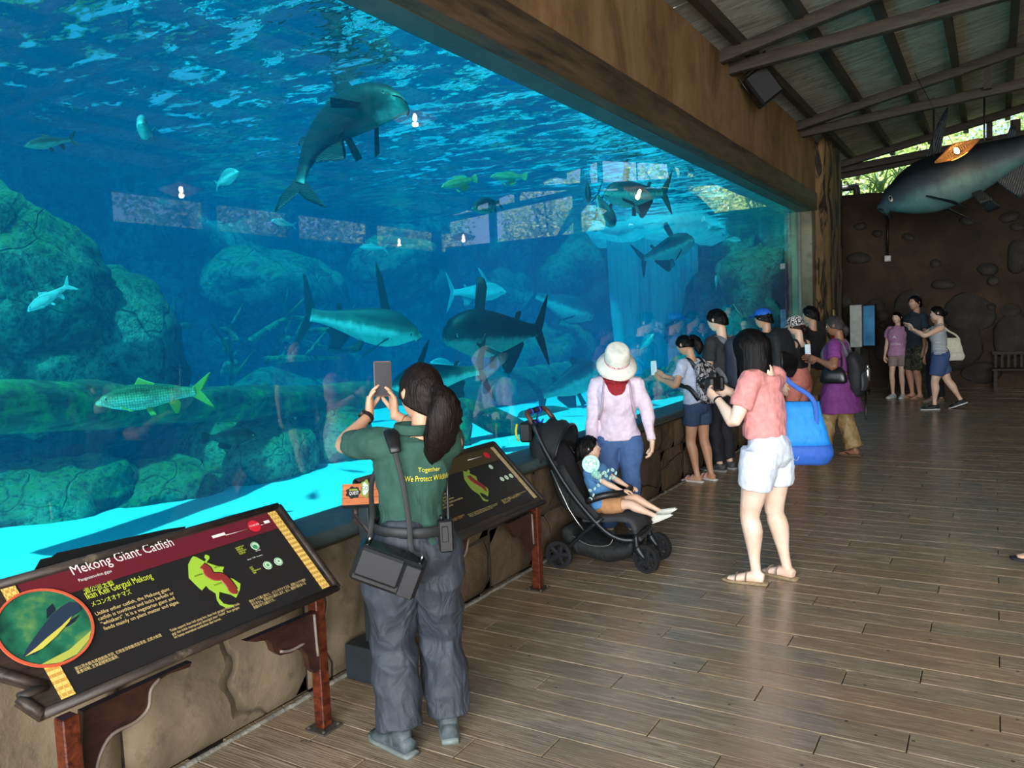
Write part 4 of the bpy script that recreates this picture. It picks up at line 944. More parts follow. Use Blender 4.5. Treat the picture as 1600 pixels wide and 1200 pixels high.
def leg(root, x, y, ztop, zb=0, lab=None):
    k = MB(); k.box((x, y, (ztop + zb) / 2 + .005), (.026, .026, (ztop - zb) / 2 - .005), bev=.004); g = k.obj('leg', M_RED, root, smooth=False)
    k = MB(); k.box((x, y, .004), (.055, .055, .004)); [k.ball((x + sx * .042, y + sy * .042, .011), (.009, .009, .006), 8, 5) for sx in (-1, 1) for sy in (-1, 1)]; k.obj('foot_plate', plain('dull steel', (96, 92, 86), .45, .6), g, smooth=False)
# ---- sign 1: plane through its lower right and upper right corners
P1 = Pl((-2.272, 2.30, .622), Vector((-2.586 + 2.272, 0, .931 - .622)).cross(Vector((0, 1, 0))) * -1)
if P1.n.x < 0: P1.n = -P1.n; P1.w = P1.n.cross(P1.u)
r1 = thing('information_sign', 'tilted information sign about the catfish with maroon band, nearest the viewer at lower left', 'sign')
u0, w0 = P1.uv(7, 920); u1, w1 = P1.uv(513, 916); uR, _ = P1.uv(430, 799)
ur, wt_ = P1.uv(435, 790); ub, wb_ = P1.uv(527, 918); 
cc = P1.uv(70, 982); rad = .5 * math.dist(P1.uv(78, 924), P1.uv(66, 1041)); 
L0, LB = P1.uv(0, 906)[0], P1.uv(75, 1128)
# frame outline (u,w): with the octagonal bulge round the photo on its left
W0 = wb_; W1 = wt_; UR = max(ur, ub); UL = LB[0]
out = [(UR, W0), (UR, W1), (UL - .02, W1), (UL - .10, W1 - .06), (cc[0] - rad * .55, cc[1] + rad + .05), (cc[0] - rad - .05, cc[1] + rad * .5), (cc[0] - rad - .05, cc[1] - rad * .5), (cc[0] - rad * .55, cc[1] - rad - .045), (UL - .035, cc[1] - rad - .045), (UL, W0)]
k = MB(); k.prism([P1.at(u, w, -.045) for u, w in out], P1.n * .045); k.obj('sign_frame', M_SF, r1, smooth=False)
for (a, b_) in zip(out, out[1:] + out[:1]):
    k = MB(); A_, B_ = P1.at(*a, -.002), P1.at(*b_, -.002); cen = P1.at(sum(o[0] for o in out) / 10, sum(o[1] for o in out) / 10, -.002)
    ina = (cen - A_).normalized() * .0; k.loft([A_, (A_ + B_) / 2, B_], [(.014, .010)] * 3, 8, up=P1.n, m=1, sq=.5); k.obj('frame_moulding', M_SF, r1)
iu0, iu1 = P1.uv(96, 1096)[0] - .0, P1.uv(514, 917)[0]; iw0 = P1.uv(514, 917)[1]; iw1 = P1.uv(430, 799)[1]
def rect(P, u0, u1, w0, w1, off, mat, name, parent, th=.0015): k = MB(); k.prism([P.at(u, w, off) for u, w in ((u0, w0), (u1, w0), (u1, w1), (u0, w1))], P.n * th); return k.obj(name, mat, parent, smooth=False)
iu0 = P1.uv(96, 1096)[0]; pan = rect(P1, iu0 - .0, iu1, iw0, iw1, .001, M_PAN, 'sign_panel', r1)
bw = P1.uv(435, 826)[1]; rect(P1, iu0 + .05, iu1, bw, iw1, .003, M_MAR, 'title_band', r1, .001)
gs = P1.uv(504, 923)[0]; rect(P1, gs, iu1 + .001, iw0, iw1, .0045, M_GOLD, 'gold_strip', r1, .001)
gl = P1.uv(118, 1086)[0]; rect(P1, iu0, gl, iw0, iw1, .0045, M_GOLD, 'gold_strip', r1, .001)
# round photo with catfish
k = MB(); k.disc(P1.at(*cc, .007), P1.n, 0, rad, .002, 48); ph = k.obj('photo_print', M_PHO, r1, smooth=False)
def cpt(x, y, off=.0095): return P1.at(cc[0] + x * rad, cc[1] + y * rad, off)
k = MB(); k.prism([cpt(x, y) for x, y in [(-.72, -.52), (-.60, -.38), (-.35, -.18), (-.1, .0), (.2, .22), (.5, .36), (.74, .42), (.9, .30), (.88, .12), (.62, .02), (.35, -.12), (.05, -.30), (-.25, -.46), (-.5, -.56)]], P1.n * .001); k.obj('fish_print', flat('slate fish print', (40, 54, 74)), ph, smooth=False)
k = MB(); k.prism([cpt(x, y, .0108) for x, y in [(-.70, -.54), (-.4, -.42), (-.1, -.28), (.3, -.12), (.62, .04), (.5, -.08), (.1, -.32), (-.3, -.50)]], P1.n * .0008); k.obj('belly_print', flat('yellow belly print', (206, 196, 84)), ph, smooth=False)
k = MB(); k.prism([cpt(x, y) for x, y in [(.1, .18), (.2, .42), (.38, .52), (.36, .32)]], P1.n * .001); k.prism([cpt(x, y) for x, y in [(.3, -.10), (.55, -.05), (.8, .02), (.62, -.12), (.4, -.18)]], P1.n * .001); k.obj('fin_print', flat('dark slate print', (28, 38, 52)), ph, smooth=False)
k = MB(); k.prism([cpt(x, y, .0092) for x, y in [(-.5, -.85), (.2, -.75), (.85, -.48), (.7, -.68), (.3, -.92), (-.1, -.97)]], P1.n * .0008); k.obj('sand_print', flat('yellow green sand print', (176, 180, 80)), ph, smooth=False)
k = MB(); k.disc(P1.at(*cc, .009), P1.n, rad * .985, rad * 1.04, .006, 48); k.obj('photo_rim', plain('orange red braided rim', (204, 88, 58), .5), r1, smooth=False)
# lettering
text(P1, 'Mekong Giant Catfish', (117, 905), (275, 858), (112, 884), M_WHT, pan, .0055)
text(P1, 'Pangasianodon gigas', (124, 912), (176, 898), (122.5, 906), M_WHT, pan, .0055)
text(P1, '湄公河大鲶', (133, 929.5), (180, 917), (131, 920), M_LIM, pan)
text(P1, 'Ikan Keli Gergasi Mekong', (138, 941), (243, 911), (134, 927), M_LIM, pan)
text(P1, 'メコンオオナマズ', (144, 949.5), (208, 932), (141.5, 941), M_LIM, pan)
text(P1, 'Unlike other catfish, the Mekong giant\ncatfish is toothless and lacks barbels or\n\u201cwhiskers\u201d. It is a vegetarian giant and\nfeeds mainly on plant matter and algae.', (164, 988), (285, 950), (150, 957), M_YEL, pan)
text(P1, '湄公河大鲶与其他鲶鱼不同, 它完全没有触须及牙齿. 这类大鲶是\n素食动物, 主食是植物及藻类.', (121, 1055), (257, 1002), (117, 1043), M_YEL, pan)
text(P1, 'Tidak seperti ikan keli yang lain, ikan keli gergasi Mekong tiada\ngigi dan tidak mempunyai sesungut atau \u201cmisai\u201d. Ikan gergasi\nini hanya memakan tumbuhan dan lumut.', (273, 1000), (382, 957), (266, 984), M_YEL, pan)
text(P1, '他のナマズ種と異なり、メコンオオナマズは、成魚にヒゲや歯が\nありません。成魚はひと飲みします。主に、植物や藻を食べる\n魚類の中では最大です。', (397, 953), (487, 921), (390, 938), M_YEL, pan)
def mapshape(P, pts, rv, mat, pan, rivm):
    k = MB(); k.prism([P(x, y, .003) for x, y in pts], P.n * .001); mp = k.obj('map_print', mat, pan, smooth=False)
    k = MB(); R_ = [P(x, y, .0048) for x, y in rv]; k.loft(R_, [(.016, .0006)] + [(.019, .0006)] * (len(R_) - 2) + [(.006, .0006)], 8, up=P.n, m=3); k.obj('river_print', rivm, mp)
def c2(L, ox, oy, s_): return [(ox + x / s_, oy + y / s_) for x, y in L]
MAP = [(165, 480), (200, 490), (225, 505), (262, 525), (275, 505), (258, 490), (268, 466), (300, 478), (302, 500), (280, 525), (310, 545), (360, 560), (425, 570), (410, 605), (440, 650), (500, 670), (560, 710), (555, 760), (525, 825), (480, 800), (440, 790), (385, 775), (380, 830), (420, 875), (460, 885), (510, 885), (500, 900), (440, 908), (390, 885), (365, 845), (355, 790), (300, 755), (275, 725), (240, 765), (215, 745), (130, 660), (125, 550), (150, 500)]
RIV = [(240, 556), (285, 590), (300, 630), (350, 650), (405, 650), (450, 690), (490, 740), (500, 765), (535, 785)]
mapshape(P1, c2(MAP, 270, 780, 5.333), c2(RIV, 270, 780, 5.333), M_GRN, pan, M_RIV)
discp(P1, 'badge_print', (396.6, 823), .027, .0045, M_CRED, pan)
text(P1, 'YOU ARE HERE', (389.5, 825.5), (404.5, 821), (389, 822.5), M_WHT, pan, .006)
for a in ((332, 842, 352, 836), (413, 819, 421, 816)):
    text(P1, '\u25a0', (a[0], a[1] + 1), (a[2], a[3] + 1), (a[0] - 1, a[1] - 3.5), M_WHT, pan, .006)
k = MB(); k.tube([P1(352, 837.5, .005), P1(386, 828, .005)], .0009, 4, 1); k.tube([P1(407, 821.5, .005), P1(413, 820, .005)], .0009, 4, 1); k.obj('line_print', M_WHT, pan)
for (c_, nm) in (((398, 853.5), 1), ((417.7, 884), 2), ((434.5, 878), 3)):
    discp(P1, 'icon_print', c_, .0185, .003, M_PALE, pan); discp(P1, 'icon_ring', c_, .0165, .0042, M_IC, pan, r0=.0145)
    k = MB(); 
    if nm == 1: k.disc(P1(c_[0], c_[1] + 2, .0046), P1.n, 0, .010, .0008, 12); 
    elif nm == 2: k.disc(P1(*c_, .0046), P1.n, 0, .007, .0008, 5)
    else: k.disc(P1(*c_, .0046), P1.n, 0, .006, .0008, 3)
    k.obj('icon_mark', M_IC, pan, smooth=False)
text(P1, 'HABITAT\n栖息地\nHABITAT\n生息地', (374, 868), (386, 862), (369, 856), M_LIM, pan); text(P1, 'DIET\n饮食\nPEMAKANAN\n食物', (396, 898), (408, 891), (390, 887), M_LIM, pan)
text(P1, 'Range / \u5206\u5e03 / Kawasan', (387, 877), (411, 870), (386, 874), M_WHT, pan); text(P1, 'River', (400, 863), (407, 860), (399, 860.5), M_WHT, pan)
for (t, x, y) in (('MYANMAR', 304, 903), ('THAILAND', 334, 917), ('LAOS', 320, 883), ('VIETNAM', 334, 890)): text(P1, t, (x, y), (x + 13, y - 3.8), (x - .8, y - 2.4), M_BLKP, pan, .0052)
# legs and aprons
leg(r1, -2.40, 2.30, .60); leg(r1, -2.33, 1.225, .56)
def apron(root, x, polys, trims):
    for p in polys:
        k = MB(); k.prism([ax(a, b_, x) for a, b_ in p], (-.03, 0, 0)); k.obj('apron_board', M_APR, root, smooth=False)
    for t in trims:
        k = MB(); k.tube([ax(a, b_, x + .004) for a, b_ in t], .006, 8, 4, up=(1, 0, 0)); k.obj('apron_moulding', M_TRIMG, root)
apron(r1, -2.37, [[(130, 1112), (300, 1034), (297, 1042), (262, 1054), (250, 1062), (236, 1080), (233, 1108), (212, 1130), (175, 1152), (158, 1180), (150, 1230), (128, 1240)],
                  [(385, 1002), (496, 955), (500, 1046), (492, 1052), (484, 1044), (481, 1024), (470, 1012), (456, 1020), (438, 1024), (428, 1018), (424, 1006), (418, 1000), (400, 1003)]],
      [[(250, 1060), (236, 1078), (232, 1106), (212, 1128), (175, 1148), (156, 1182), (150, 1215)], [(438, 1018), (455, 1016), (476, 1005)], [(491, 960), (494, 995), (497, 1025)]])
# black bracket seen behind the top edge of sign 1
k = MB(); k.prism([P1(x, y, -.05) for x, y in ((58, 882), (66, 868), (84, 864), (92, 858), (260, 822), (294, 817), (288, 826), (260, 834))], P1.n * .03); tag(k.obj('black_holder', plain('matt black', (10, 10, 11), .5), smooth=False), 'flat black tray edge sticking up behind the catfish sign', 'holder')
# ---- sign 2
P2_ = Pl((-2.366, 4.20, .56), P1.n)
r2 = thing('information_sign', 'second tilted sign with a brown band, behind the woman in green', 'sign')
W0, W1 = P2_.uv(851, 783)[1], P2_.uv(772, 692)[1]; UR = P2_.uv(851, 783)[0]; UL = UR - 1.28
c2_ = (UL + .06, (W0 + W1) / 2 - .0); rd = .15
out = [(UR, W0), (UR, W1), (UL, W1), (c2_[0] - .12, c2_[1] + rd + .04), (c2_[0] - rd - .05, c2_[1] + .07), (c2_[0] - rd - .05, c2_[1] - .07), (c2_[0] - .10, c2_[1] - rd - .04), (UL, W0)]
k = MB(); k.prism([P2_.at(u, w, -.045) for u, w in out], P2_.n * .045); k.obj('sign_frame', M_SF, r2, smooth=False)
for (a, b_) in zip(out, out[1:] + out[:1]):
    k = MB(); A_, B_ = P2_.at(*a, -.002), P2_.at(*b_, -.002); k.loft([A_, (A_ + B_) / 2, B_], [(.014, .010)] * 3, 8, up=P2_.n, m=1, sq=.5); k.obj('frame_moulding', M_SF, r2)
i0, i1, j0, j1 = UL + .1, P2_.uv(838, 777)[0], P2_.uv(840, 777)[1], P2_.uv(770, 699)[1]
pan2 = rect(P2_, i0, i1, j0, j1, .001, M_PAN, 'sign_panel', r2); rect(P2_, i0, i1, P2_.uv(781, 718)[1], j1, .003, M_BRN, 'title_band', r2, .001)
rect(P2_, i1 - .035, i1, j0, j1, .0045, plain('woven tan strip', (186, 164, 120), .6, 0, .3, 60), 'tan_strip', r2, .001); rect(P2_, i0, i0 + .035, j0, j1, .0045, plain('woven tan strip', (186, 164, 120)), 'tan_strip', r2, .001)
k = MB(); k.disc(P2_.at(*c2_, .007), P2_.n, 0, rd, .002, 40); k.obj('photo_print', M_PHO, r2, smooth=False)
mapshape(P2_, c2([(x * .86, y) for x, y in [(290, 258), (320, 268), (330, 250), (348, 262), (345, 280), (400, 300), (410, 330), (440, 350), (500, 390), (505, 420), (498, 445), (470, 428), (430, 415), (440, 440), (480, 468), (505, 470), (495, 482), (460, 475), (425, 430), (370, 400), (340, 370), (300, 320)]], 660 + 9, 680, 4.617), c2([(x * .86, y) for x, y in [(335, 296), (365, 325), (400, 345), (450, 370), (485, 410)]], 660 + 9, 680, 4.617), M_GRN2, pan2, M_RIV)
discp(P2_, 'badge_print', (760, 712), .024, .0045, M_CRED, pan2)
for c_ in ((766.5, 730), (784, 749), (791, 746.5), (798, 744)): discp(P2_, 'icon_print', c_, .0165, .003, M_PALE, pan2)
k = MB(); k.tube([P2_(730, 720, .005), P2_(752, 714, .005)], .002, 4, 1); k.obj('line_print', M_WHT, pan2)
text(P2_, 'ages and the natural\nthey is depleted in\nages of the fisherman\nthreat. The stocks are said to\nbe threatened.', (690, 797), (724, 781), (686, 773), M_YEL, pan2)
text(P2_, '鱼 生活在湄公河流域\n数量正在减少之中', (697, 820), (727, 808), (696, 815), plain('orange print', (206, 150, 84)), pan2)
text(P2_, 'Ikan ini boleh ditemui di dalam sungai\nhutan dan hidup secara berkumpulan\nserta memakan tumbuhan air.', (734, 809), (779, 790), (731, 804), M_YEL, pan2)
text(P2_, '他の魚と違い、この種は川の中に\n住み、水草や藻を食べて\n育ちます。', (787, 788), (823, 770), (782, 782), M_YEL, pan2)
leg(r2, -2.43, 4.19, .57); leg(r2, -2.43, 3.13, .57)
apron(r2, -2.41, [[(698, 845), (735, 835), (728, 850), (724, 872), (700, 892), (690, 905), (688, 850)], [(795, 818), (832, 800), (835, 855), (828, 862), (822, 845), (815, 838), (808, 840), (800, 832)]], [[(732, 842), (726, 868), (702, 890), (690, 900)], [(831, 803), (834, 850)]])
# ================================================================ WAYFINDER
rw = thing('signpost', 'grey signpost with an orange wood look board, between the two information signs', 'signpost'); M_GP = plain('charcoal painted steel', (48, 56, 60), .5, .2)
c0 = Vector((-2.545, 2.80, 0))
k = MB(); k.box(c0 + Vector((0, 0, .085)), (.10, .10, .085), bev=.003); k.obj('base', M_GP, rw, smooth=False)
k = MB(); k.box(c0 + Vector((-.0, 0, .52)), (.030, .030, .36), bev=.003); k.obj('post', M_GP, rw, smooth=False)
p0 = Vector((-2.50, 2.75, .9)); nb_ = Vector((.42, -.60, .42)).normalized()
PB = Pl(p0, nb_)
PB.u = Vector((.82, .57, 0)); PB.u = (PB.u - PB.n * PB.u.dot(PB.n)).normalized(); PB.w = PB.n.cross(PB.u)
A_ = PB.uv(535, 757); B_ = PB.uv(540, 790)
bw_, bh = .36, abs(A_[1] - B_[1]); 
k = MB(); k.prism([PB.at(u, w, -.05) for u, w in ((A_[0], B_[1]), (A_[0] + bw_, B_[1]), (A_[0] + bw_, A_[1]), (A_[0], A_[1]))], PB.n * .05); k.obj('board', M_GP, rw, smooth=False)
for j in range(3):
    h3 = bh / 3; k = MB(); k.prism([PB.at(u, w, .0) for u, w in ((A_[0] + .002, B_[1] + j * h3 + .001), (A_[0] + bw_ - .002, B_[1] + j * h3 + .001), (A_[0] + bw_ - .002, B_[1] + (j + 1) * h3 - .001), (A_[0] + .002, B_[1] + (j + 1) * h3 - .001))], PB.n * .003); k.obj('plank', mat_wood('orange wood print', (168, 88, 44), (206, 120, 66), (2, 2, 9), 4, .5, .05) if j == 0 else bpy.data.materials['orange wood print'], rw, smooth=False)
def blob(c, rx, ry, col, off, nm='emblem', lobes=7):
    k = MB(); cu = PB.uv(*c); k.prism([PB.at(cu[0] + rx * (1 + .12 * math.cos(lobes * t)) * math.cos(t), cu[1] + ry * (1 + .12 * math.cos(lobes * t)) * math.sin(t), off) for t in np.linspace(0, 2 * PI, 36, endpoint=False)], PB.n * .001); return k.obj(nm, col, rw, smooth=False)
blob((552, 770), .033, .028, M_BLKP, .004); blob((571, 764), .022, .042, flat('olive emblem', (128, 146, 60)), .004, lobes=5); blob((571, 764), .014, .030, M_PALE, .0055, lobes=3)
text(PB, 'ANIMAL', (546, 768), (559, 763.5), (545.5, 765), M_LIM, rw, .0065); text(PB, 'QUEST', (546, 775), (560, 770), (545, 769), M_WHT, rw, .0065); text(PB, 'GO!', (565, 767), (577, 763), (564, 761), M_BLKP, rw, .0075)
# ================================================================ FAR END FITTINGS
r = thing('display_screen', 'tall screen on a white cabinet with a glowing blue picture, by the far wall', 'screen', ay(1341, 590, 17.2)); r.location.z = 0
c_ = Vector(r.location); k = MB(); k.box((-.02, 0, 1.33), (.11, .12, .42), Matrix.Rotation(.0, 3, 'Z'), bev=.01); k.obj('cabinet', plain('pale grey cabinet', (176, 186, 182), .5), r, smooth=False)
m = N('blue lit screen'); v = m.co(); m.b.inputs['Base Color'].default_value = (.01, .03, .06, 1); cc_ = m.ramp(m.noise(v, 4, 3), [(.3, (.01, .09, .22)), (.7, (.05, .28, .5))]); m.t.links.new(cc_, m.b.inputs['Emission Color']); m.b.inputs['Emission Strength'].default_value = .45
k = MB(); k.box((.22, 0, 1.33), (.12, .05, .42), Matrix.Rotation(-.15, 3, 'Z'), bev=.01); k.obj('screen_housing', M_BLK, r, smooth=False)
k = MB(); k.box((.22 - .007, -.056, 1.33), (.105, .004, .39), Matrix.Rotation(-.15, 3, 'Z')); k.obj('screen', m.m, r, smooth=False)
k = MB(); k.box((0, .02, .46), (.05, .05, .46)); k.box((0, .02, .015), (.2, .2, .015)); k.obj('stand', M_BLK, r, smooth=False)
r = thing('fire_extinguisher', 'red fire extinguisher mounted on the bark column', 'extinguisher', (-2.50, 15.5, .78)); M_FR = plain('red enamel', (150, 22, 22), .3)
k = MB(); k.loft([(0, 0, 0), (0, 0, .03), (0, 0, .36), (0, 0, .42), (0, 0, .45)], [.06, .075, .075, .05, .025], 16, m=2); k.obj('cylinder', M_FR, r)
k = MB(); k.box((0, 0, .48), (.02, .05, .02), bev=.005); k.tube([(0, .03, .47), (.05, .09, .36), (.04, .085, .1)], .010, 8, 4); k.obj('hose', M_BLK, r)
k = MB(); k.box((-.075, 0, .25), (.012, .05, .2)); k.obj('wall_bracket', M_BLK, r, smooth=False)
r = thing('fire_notice', 'small yellow and red notice above the fire extinguisher', 'sign', (-2.515, 15.5, 1.55)); k = MB(); k.box((0, 0, 0), (.006, .09, .12)); k.obj('plate', plain('yellow notice', (176, 160, 84), .5), r, smooth=False); k = MB(); k.box((.007, 0, -.03), (.002, .06, .05)); k.obj('pictogram', M_FR, r, smooth=False)
r = thing('bench', 'dark slatted wooden bench against the far wall at the right edge', 'bench', (.75, 17.85, 0)); 
k = MB(); k.box((0, 0, .40), (.8, .22, .02), bev=.005); k.obj('seat', M_RAFTER, r, smooth=False)
k = MB(); k.box((0, .2, .70), (.8, .03, .035), bev=.005); k.obj('top_rail', M_RAFTER, r, smooth=False)
for j in range(15): k = MB(); k.box((-.74 + j * .106, .2, .54), (.022, .012, .13)); k.obj('slat', M_RAFTER, r, smooth=False)
for sx in (-.74, .74):
    for sy in (-.18, .2): k = MB(); k.box((sx, sy, .19), (.03, .03, .19)); k.obj('leg', M_RAFTER, r, smooth=False)
# ================================================================ PEOPLE
def skin(name, rgb):
    m = N(name); v = m.co(); c = m.mix(m.val(m.noise(v, 7, 3), .35, .65), sc(rgb), sc([rgb[0] * .95, rgb[1] * .88, rgb[2] * .84]))
    return m.set(c, .5, m.bump(m.noise(v, 160, 2), .08, .002), Subsurface__Weight=.06, Subsurface__Radius=(.02, .008, .004))
SK = dict(light=skin('light skin', (230, 198, 174)), fair=skin('fair skin', (240, 216, 196)), tan=skin('tan skin', (208, 164, 134)), brown=skin('brown skin', (148, 106, 80)))
def hairmat(name, rgb):
    m = N(name); v = m.co(); w = m.noise(m.map(v, (60, 60, 3)), 3, 3, .6)
    c = m.mix(m.val(w, .35, .7), sc([x * .7 for x in rgb]), sc([min(255, x * 1.6 + 6) for x in rgb])); return m.set(c, .45, m.bump(w, .7, .006), Specular__IOR__Level=.14)
HR = dict(black=hairmat('black hair', (6, 5, 6)), brown=hairmat('dark brown hair', (20, 14, 12)), grey=hairmat('greying black hair', (44, 42, 42)))
M_LIP = plain('lips', (170, 96, 88), .45); M_EW = plain('eye white', (225, 222, 214), .25); M_EI = plain('dark iris', (30, 18, 12), .15); M_BROW = plain('eyebrow hair', (30, 22, 18), .9)
# head shape: unit = head height (chin to crown) 1, centre at half height; x right, y forward, z up
def head_r(th, z):
    """radius in direction th (0 = forward) at height z in -.5 .. .5"""
    a = math.sqrt(max(0., 1 - (z / .5) ** 2)) if z > 0 else math.sqrt(max(0., 1 - (abs(z) / .53) ** 2.6))
    f = math.cos(th); jaw = max(0, -z - .08) / .42
    wx = .345 * a * (1 - .30 * jaw); wf = .41 * a * (1 - .06 * jaw) + .0; wb = .47 * a * (1 - .50 * jaw ** .8)
    wy = wf if f > 0 else wb; s_ = math.sin(th)
    return 1 / math.sqrt((f / max(wy, 1e-4)) ** 2 + (s_ / max(wx, 1e-4)) ** 2)
def head_pt(th, z, k=1.0):
    r = head_r(th, z) * k; x, y = r * math.sin(th), r * math.cos(th)
    at = abs((th + PI) % (2 * PI) - PI)
    if k == 1.0:
        g = math.exp(-(at / .17) ** 2); zz = z
        nose = .075 * max(0, 1 - abs((zz + .10) / .09)) ** .7 if zz < -.10 else .075 * max(0, 1 - (zz + .10) / .16) ** 1.1 if zz < .06 else 0
        y += g * nose
        y -= .022 * math.exp(-((at - .36) / .17) ** 2 - ((z - .02) / .045) ** 2)      # eye sockets
        y += .012 * math.exp(-((at - .3) / .3) ** 2 - ((z - .085) / .03) ** 2)        # brow
        y += .018 * math.exp(-(at / .22) ** 2 - ((z + .265) / .035) ** 2) - .010 * math.exp(-(at / .3) ** 2 - ((z + .335) / .025) ** 2)
        y += .022 * math.exp(-(at / .3) ** 2 - ((z + .42) / .05) ** 2)               # chin
        x += math.copysign(.010 * math.exp(-((at - .85) / .3) ** 2 - ((z + .08) / .1) ** 2), x)
    return Vector((x, y, z))
def head_mesh(k, M, hh):
    nz, nt = 40, 48; vs = []; fs = []
    for i in range(nz):
        z = -.5 + 1.0 * (.5 - .5 * math.cos(PI * (i + .35) / (nz - .3)))
        for j in range(nt): vs.append(M @ (head_pt(2 * PI * j / nt, z) * hh))
    for i in range(nz - 1):
        for j in range(nt): fs.append((i * nt + j, (i + 1) * nt + j, (i + 1) * nt + (j + 1) % nt, i * nt + (j + 1) % nt))
    fs.append(tuple(range(nt))); fs.append(tuple((nz - 1) * nt + j for j in range(nt - 1, -1, -1))); k.add(vs, fs)
    for sg in (-1, 1):      # ears
        k.loft([M @ (Vector((sg * .335, -.02, .05)) * hh), M @ (Vector((sg * .385, -.05, .06)) * hh), M @ (Vector((sg * .40, -.06, .0)) * hh), M @ (Vector((sg * .37, -.035, -.07)) * hh), M @ (Vector((sg * .33, -.01, -.12)) * hh)],
               [(.03 * hh, .02 * hh), (.06 * hh, .022 * hh), (.065 * hh, .02 * hh), (.045 * hh, .02 * hh), (.02 * hh, .015 * hh)], 10, up=M.to_3x3() @ Vector((1, 0, 0)), m=3)
def hair_shell(M, hh, line, length, thick=1.07, wav=.012, tipw=1.0, sd=0, vol=0.0):
    """line(th) = front/side edge height of the hair, length(th) = lowest z of the hair at angle th"""
    k = MB(); nt, nz = 60, 26; vs = []; fs = []
    for j in range(nt):
        th = 2 * PI * j / nt; at = abs((th + PI) % (2 * PI) - PI); z1 = length(at)
        for i in range(nz):
            u = i / (nz - 1); z = .53 - (.53 - z1) * (1 - math.cos(u * PI / 2) if z1 > -.2 else u ** 1.5)
            zz = min(.4985, z / 1.07) if z > 0 else z
            zr = max(zz, -.02 if z1 < .1 else -.5)
            r = head_r(th, zr) * (thick + vol * max(0, min(1, (.3 - z))))
            r *= 1 + wav * math.sin(th * 23 + 4 * noise.noise(Vector((th * 3, z * 2, sd)))) * min(1, (0.53 - z) * 3)
            if z1 < -.3 and z < -.1: r *= 1 + (tipw - 1) * ((-.1 - z) / (-.1 - z1))
            if z1 < -.3 and z < -.12:      # long hair hangs straight down
                q = -.12 - z; jag = 1 + .16 * noise.noise(Vector((th * 5, 0, sd))) ; b0 = M @ (Vector((r * math.sin(th), r * math.cos(th) - .02, -.12)) * hh)
                vs.append(b0 + Vector((0, 0, -q * jag * hh)))
            else: vs.append(M @ (Vector((r * math.sin(th), r * math.cos(th) - (.02 if z < 0 else 0), z)) * hh))
    for j in range(nt):
        a, b_ = j * nz, ((j + 1) % nt) * nz
        for i in range(nz - 1): fs.append((a + i, b_ + i, b_ + i + 1, a + i + 1))
    k.add(vs, fs); return k
def ik(S_, T_, l1, l2, hint):
    S_, T_ = Vector(S_), Vector(T_); d = T_ - S_; L = min(d.length, (l1 + l2) * .995); d.normalize(); T_ = S_ + d * L
    a = (l1 * l1 - l2 * l2 + L * L) / (2 * L); h = math.sqrt(max(0, l1 * l1 - a * a)); hv = Vector(hint) - d * Vector(hint).dot(d); hv.normalize()
    return S_ + d * a + hv * h, T_
def hand_mesh(k, W_, dirv, palm, H, curl=.5, side=1, grip=None, spread=.1):
    """W_ wrist, dirv pointing along the hand, palm = direction the palm faces; side +1: thumb on dir x palm side"""
    d = Vector(dirv).normalized(); p = Vector(palm); p = (p - d * p.dot(d)).normalized(); s_ = d.cross(p) * side; h = H * .105
    k.loft([W_ - d * h * .12, W_ + d * h * .08, W_ + d * h * .3, W_ + d * h * .5], [(h * .16, h * .13), (h * .17, h * .12), (h * .23, h * .11), (h * .22, h * .085)], 12, up=p, m=2)
    for f, (o, l, bl) in enumerate(((.165, .40, .49), (.055, .45, .51), (-.055, .42, .50), (-.165, .33, .45))):
        b0 = W_ + d * h * (bl - .07) + s_ * h * o; fd = (d + s_ * (o * spread * 4)).normalized(); L = h * l; P = [b0 - fd * h * .06]
        ang = 0; q = b0; P.append(q)
        for seg, fr_ in enumerate((.42, .32, .26)):
            ang += curl * (.75, .9, .6)[seg]; dd = fd * math.cos(ang) + p * math.sin(ang); q = q + dd * L * fr_; P.append(q)
        r = h * .052; k.loft(P, [r, r * 1.08, r, r * .92, r * .66], 8, up=s_, m=3)
    b0 = W_ + d * h * .14 + s_ * h * .15; t1 = b0 + (d * .55 + s_ * .6 + p * .25).normalized() * h * .22; t2 = t1 + (d * .8 + s_ * .1 + p * (.35 + curl * .4)).normalized() * h * .18; t3 = t2 + (d * .8 - s_ * .2 + p * (.3 + curl * .4)).normalized() * h * .12
    k.loft([W_ + d * h * .05 + s_ * h * .06, b0, t1, t2, t3], [h * .07, h * .085, h * .065, h * .06, h * .042], 8, up=p, m=3)
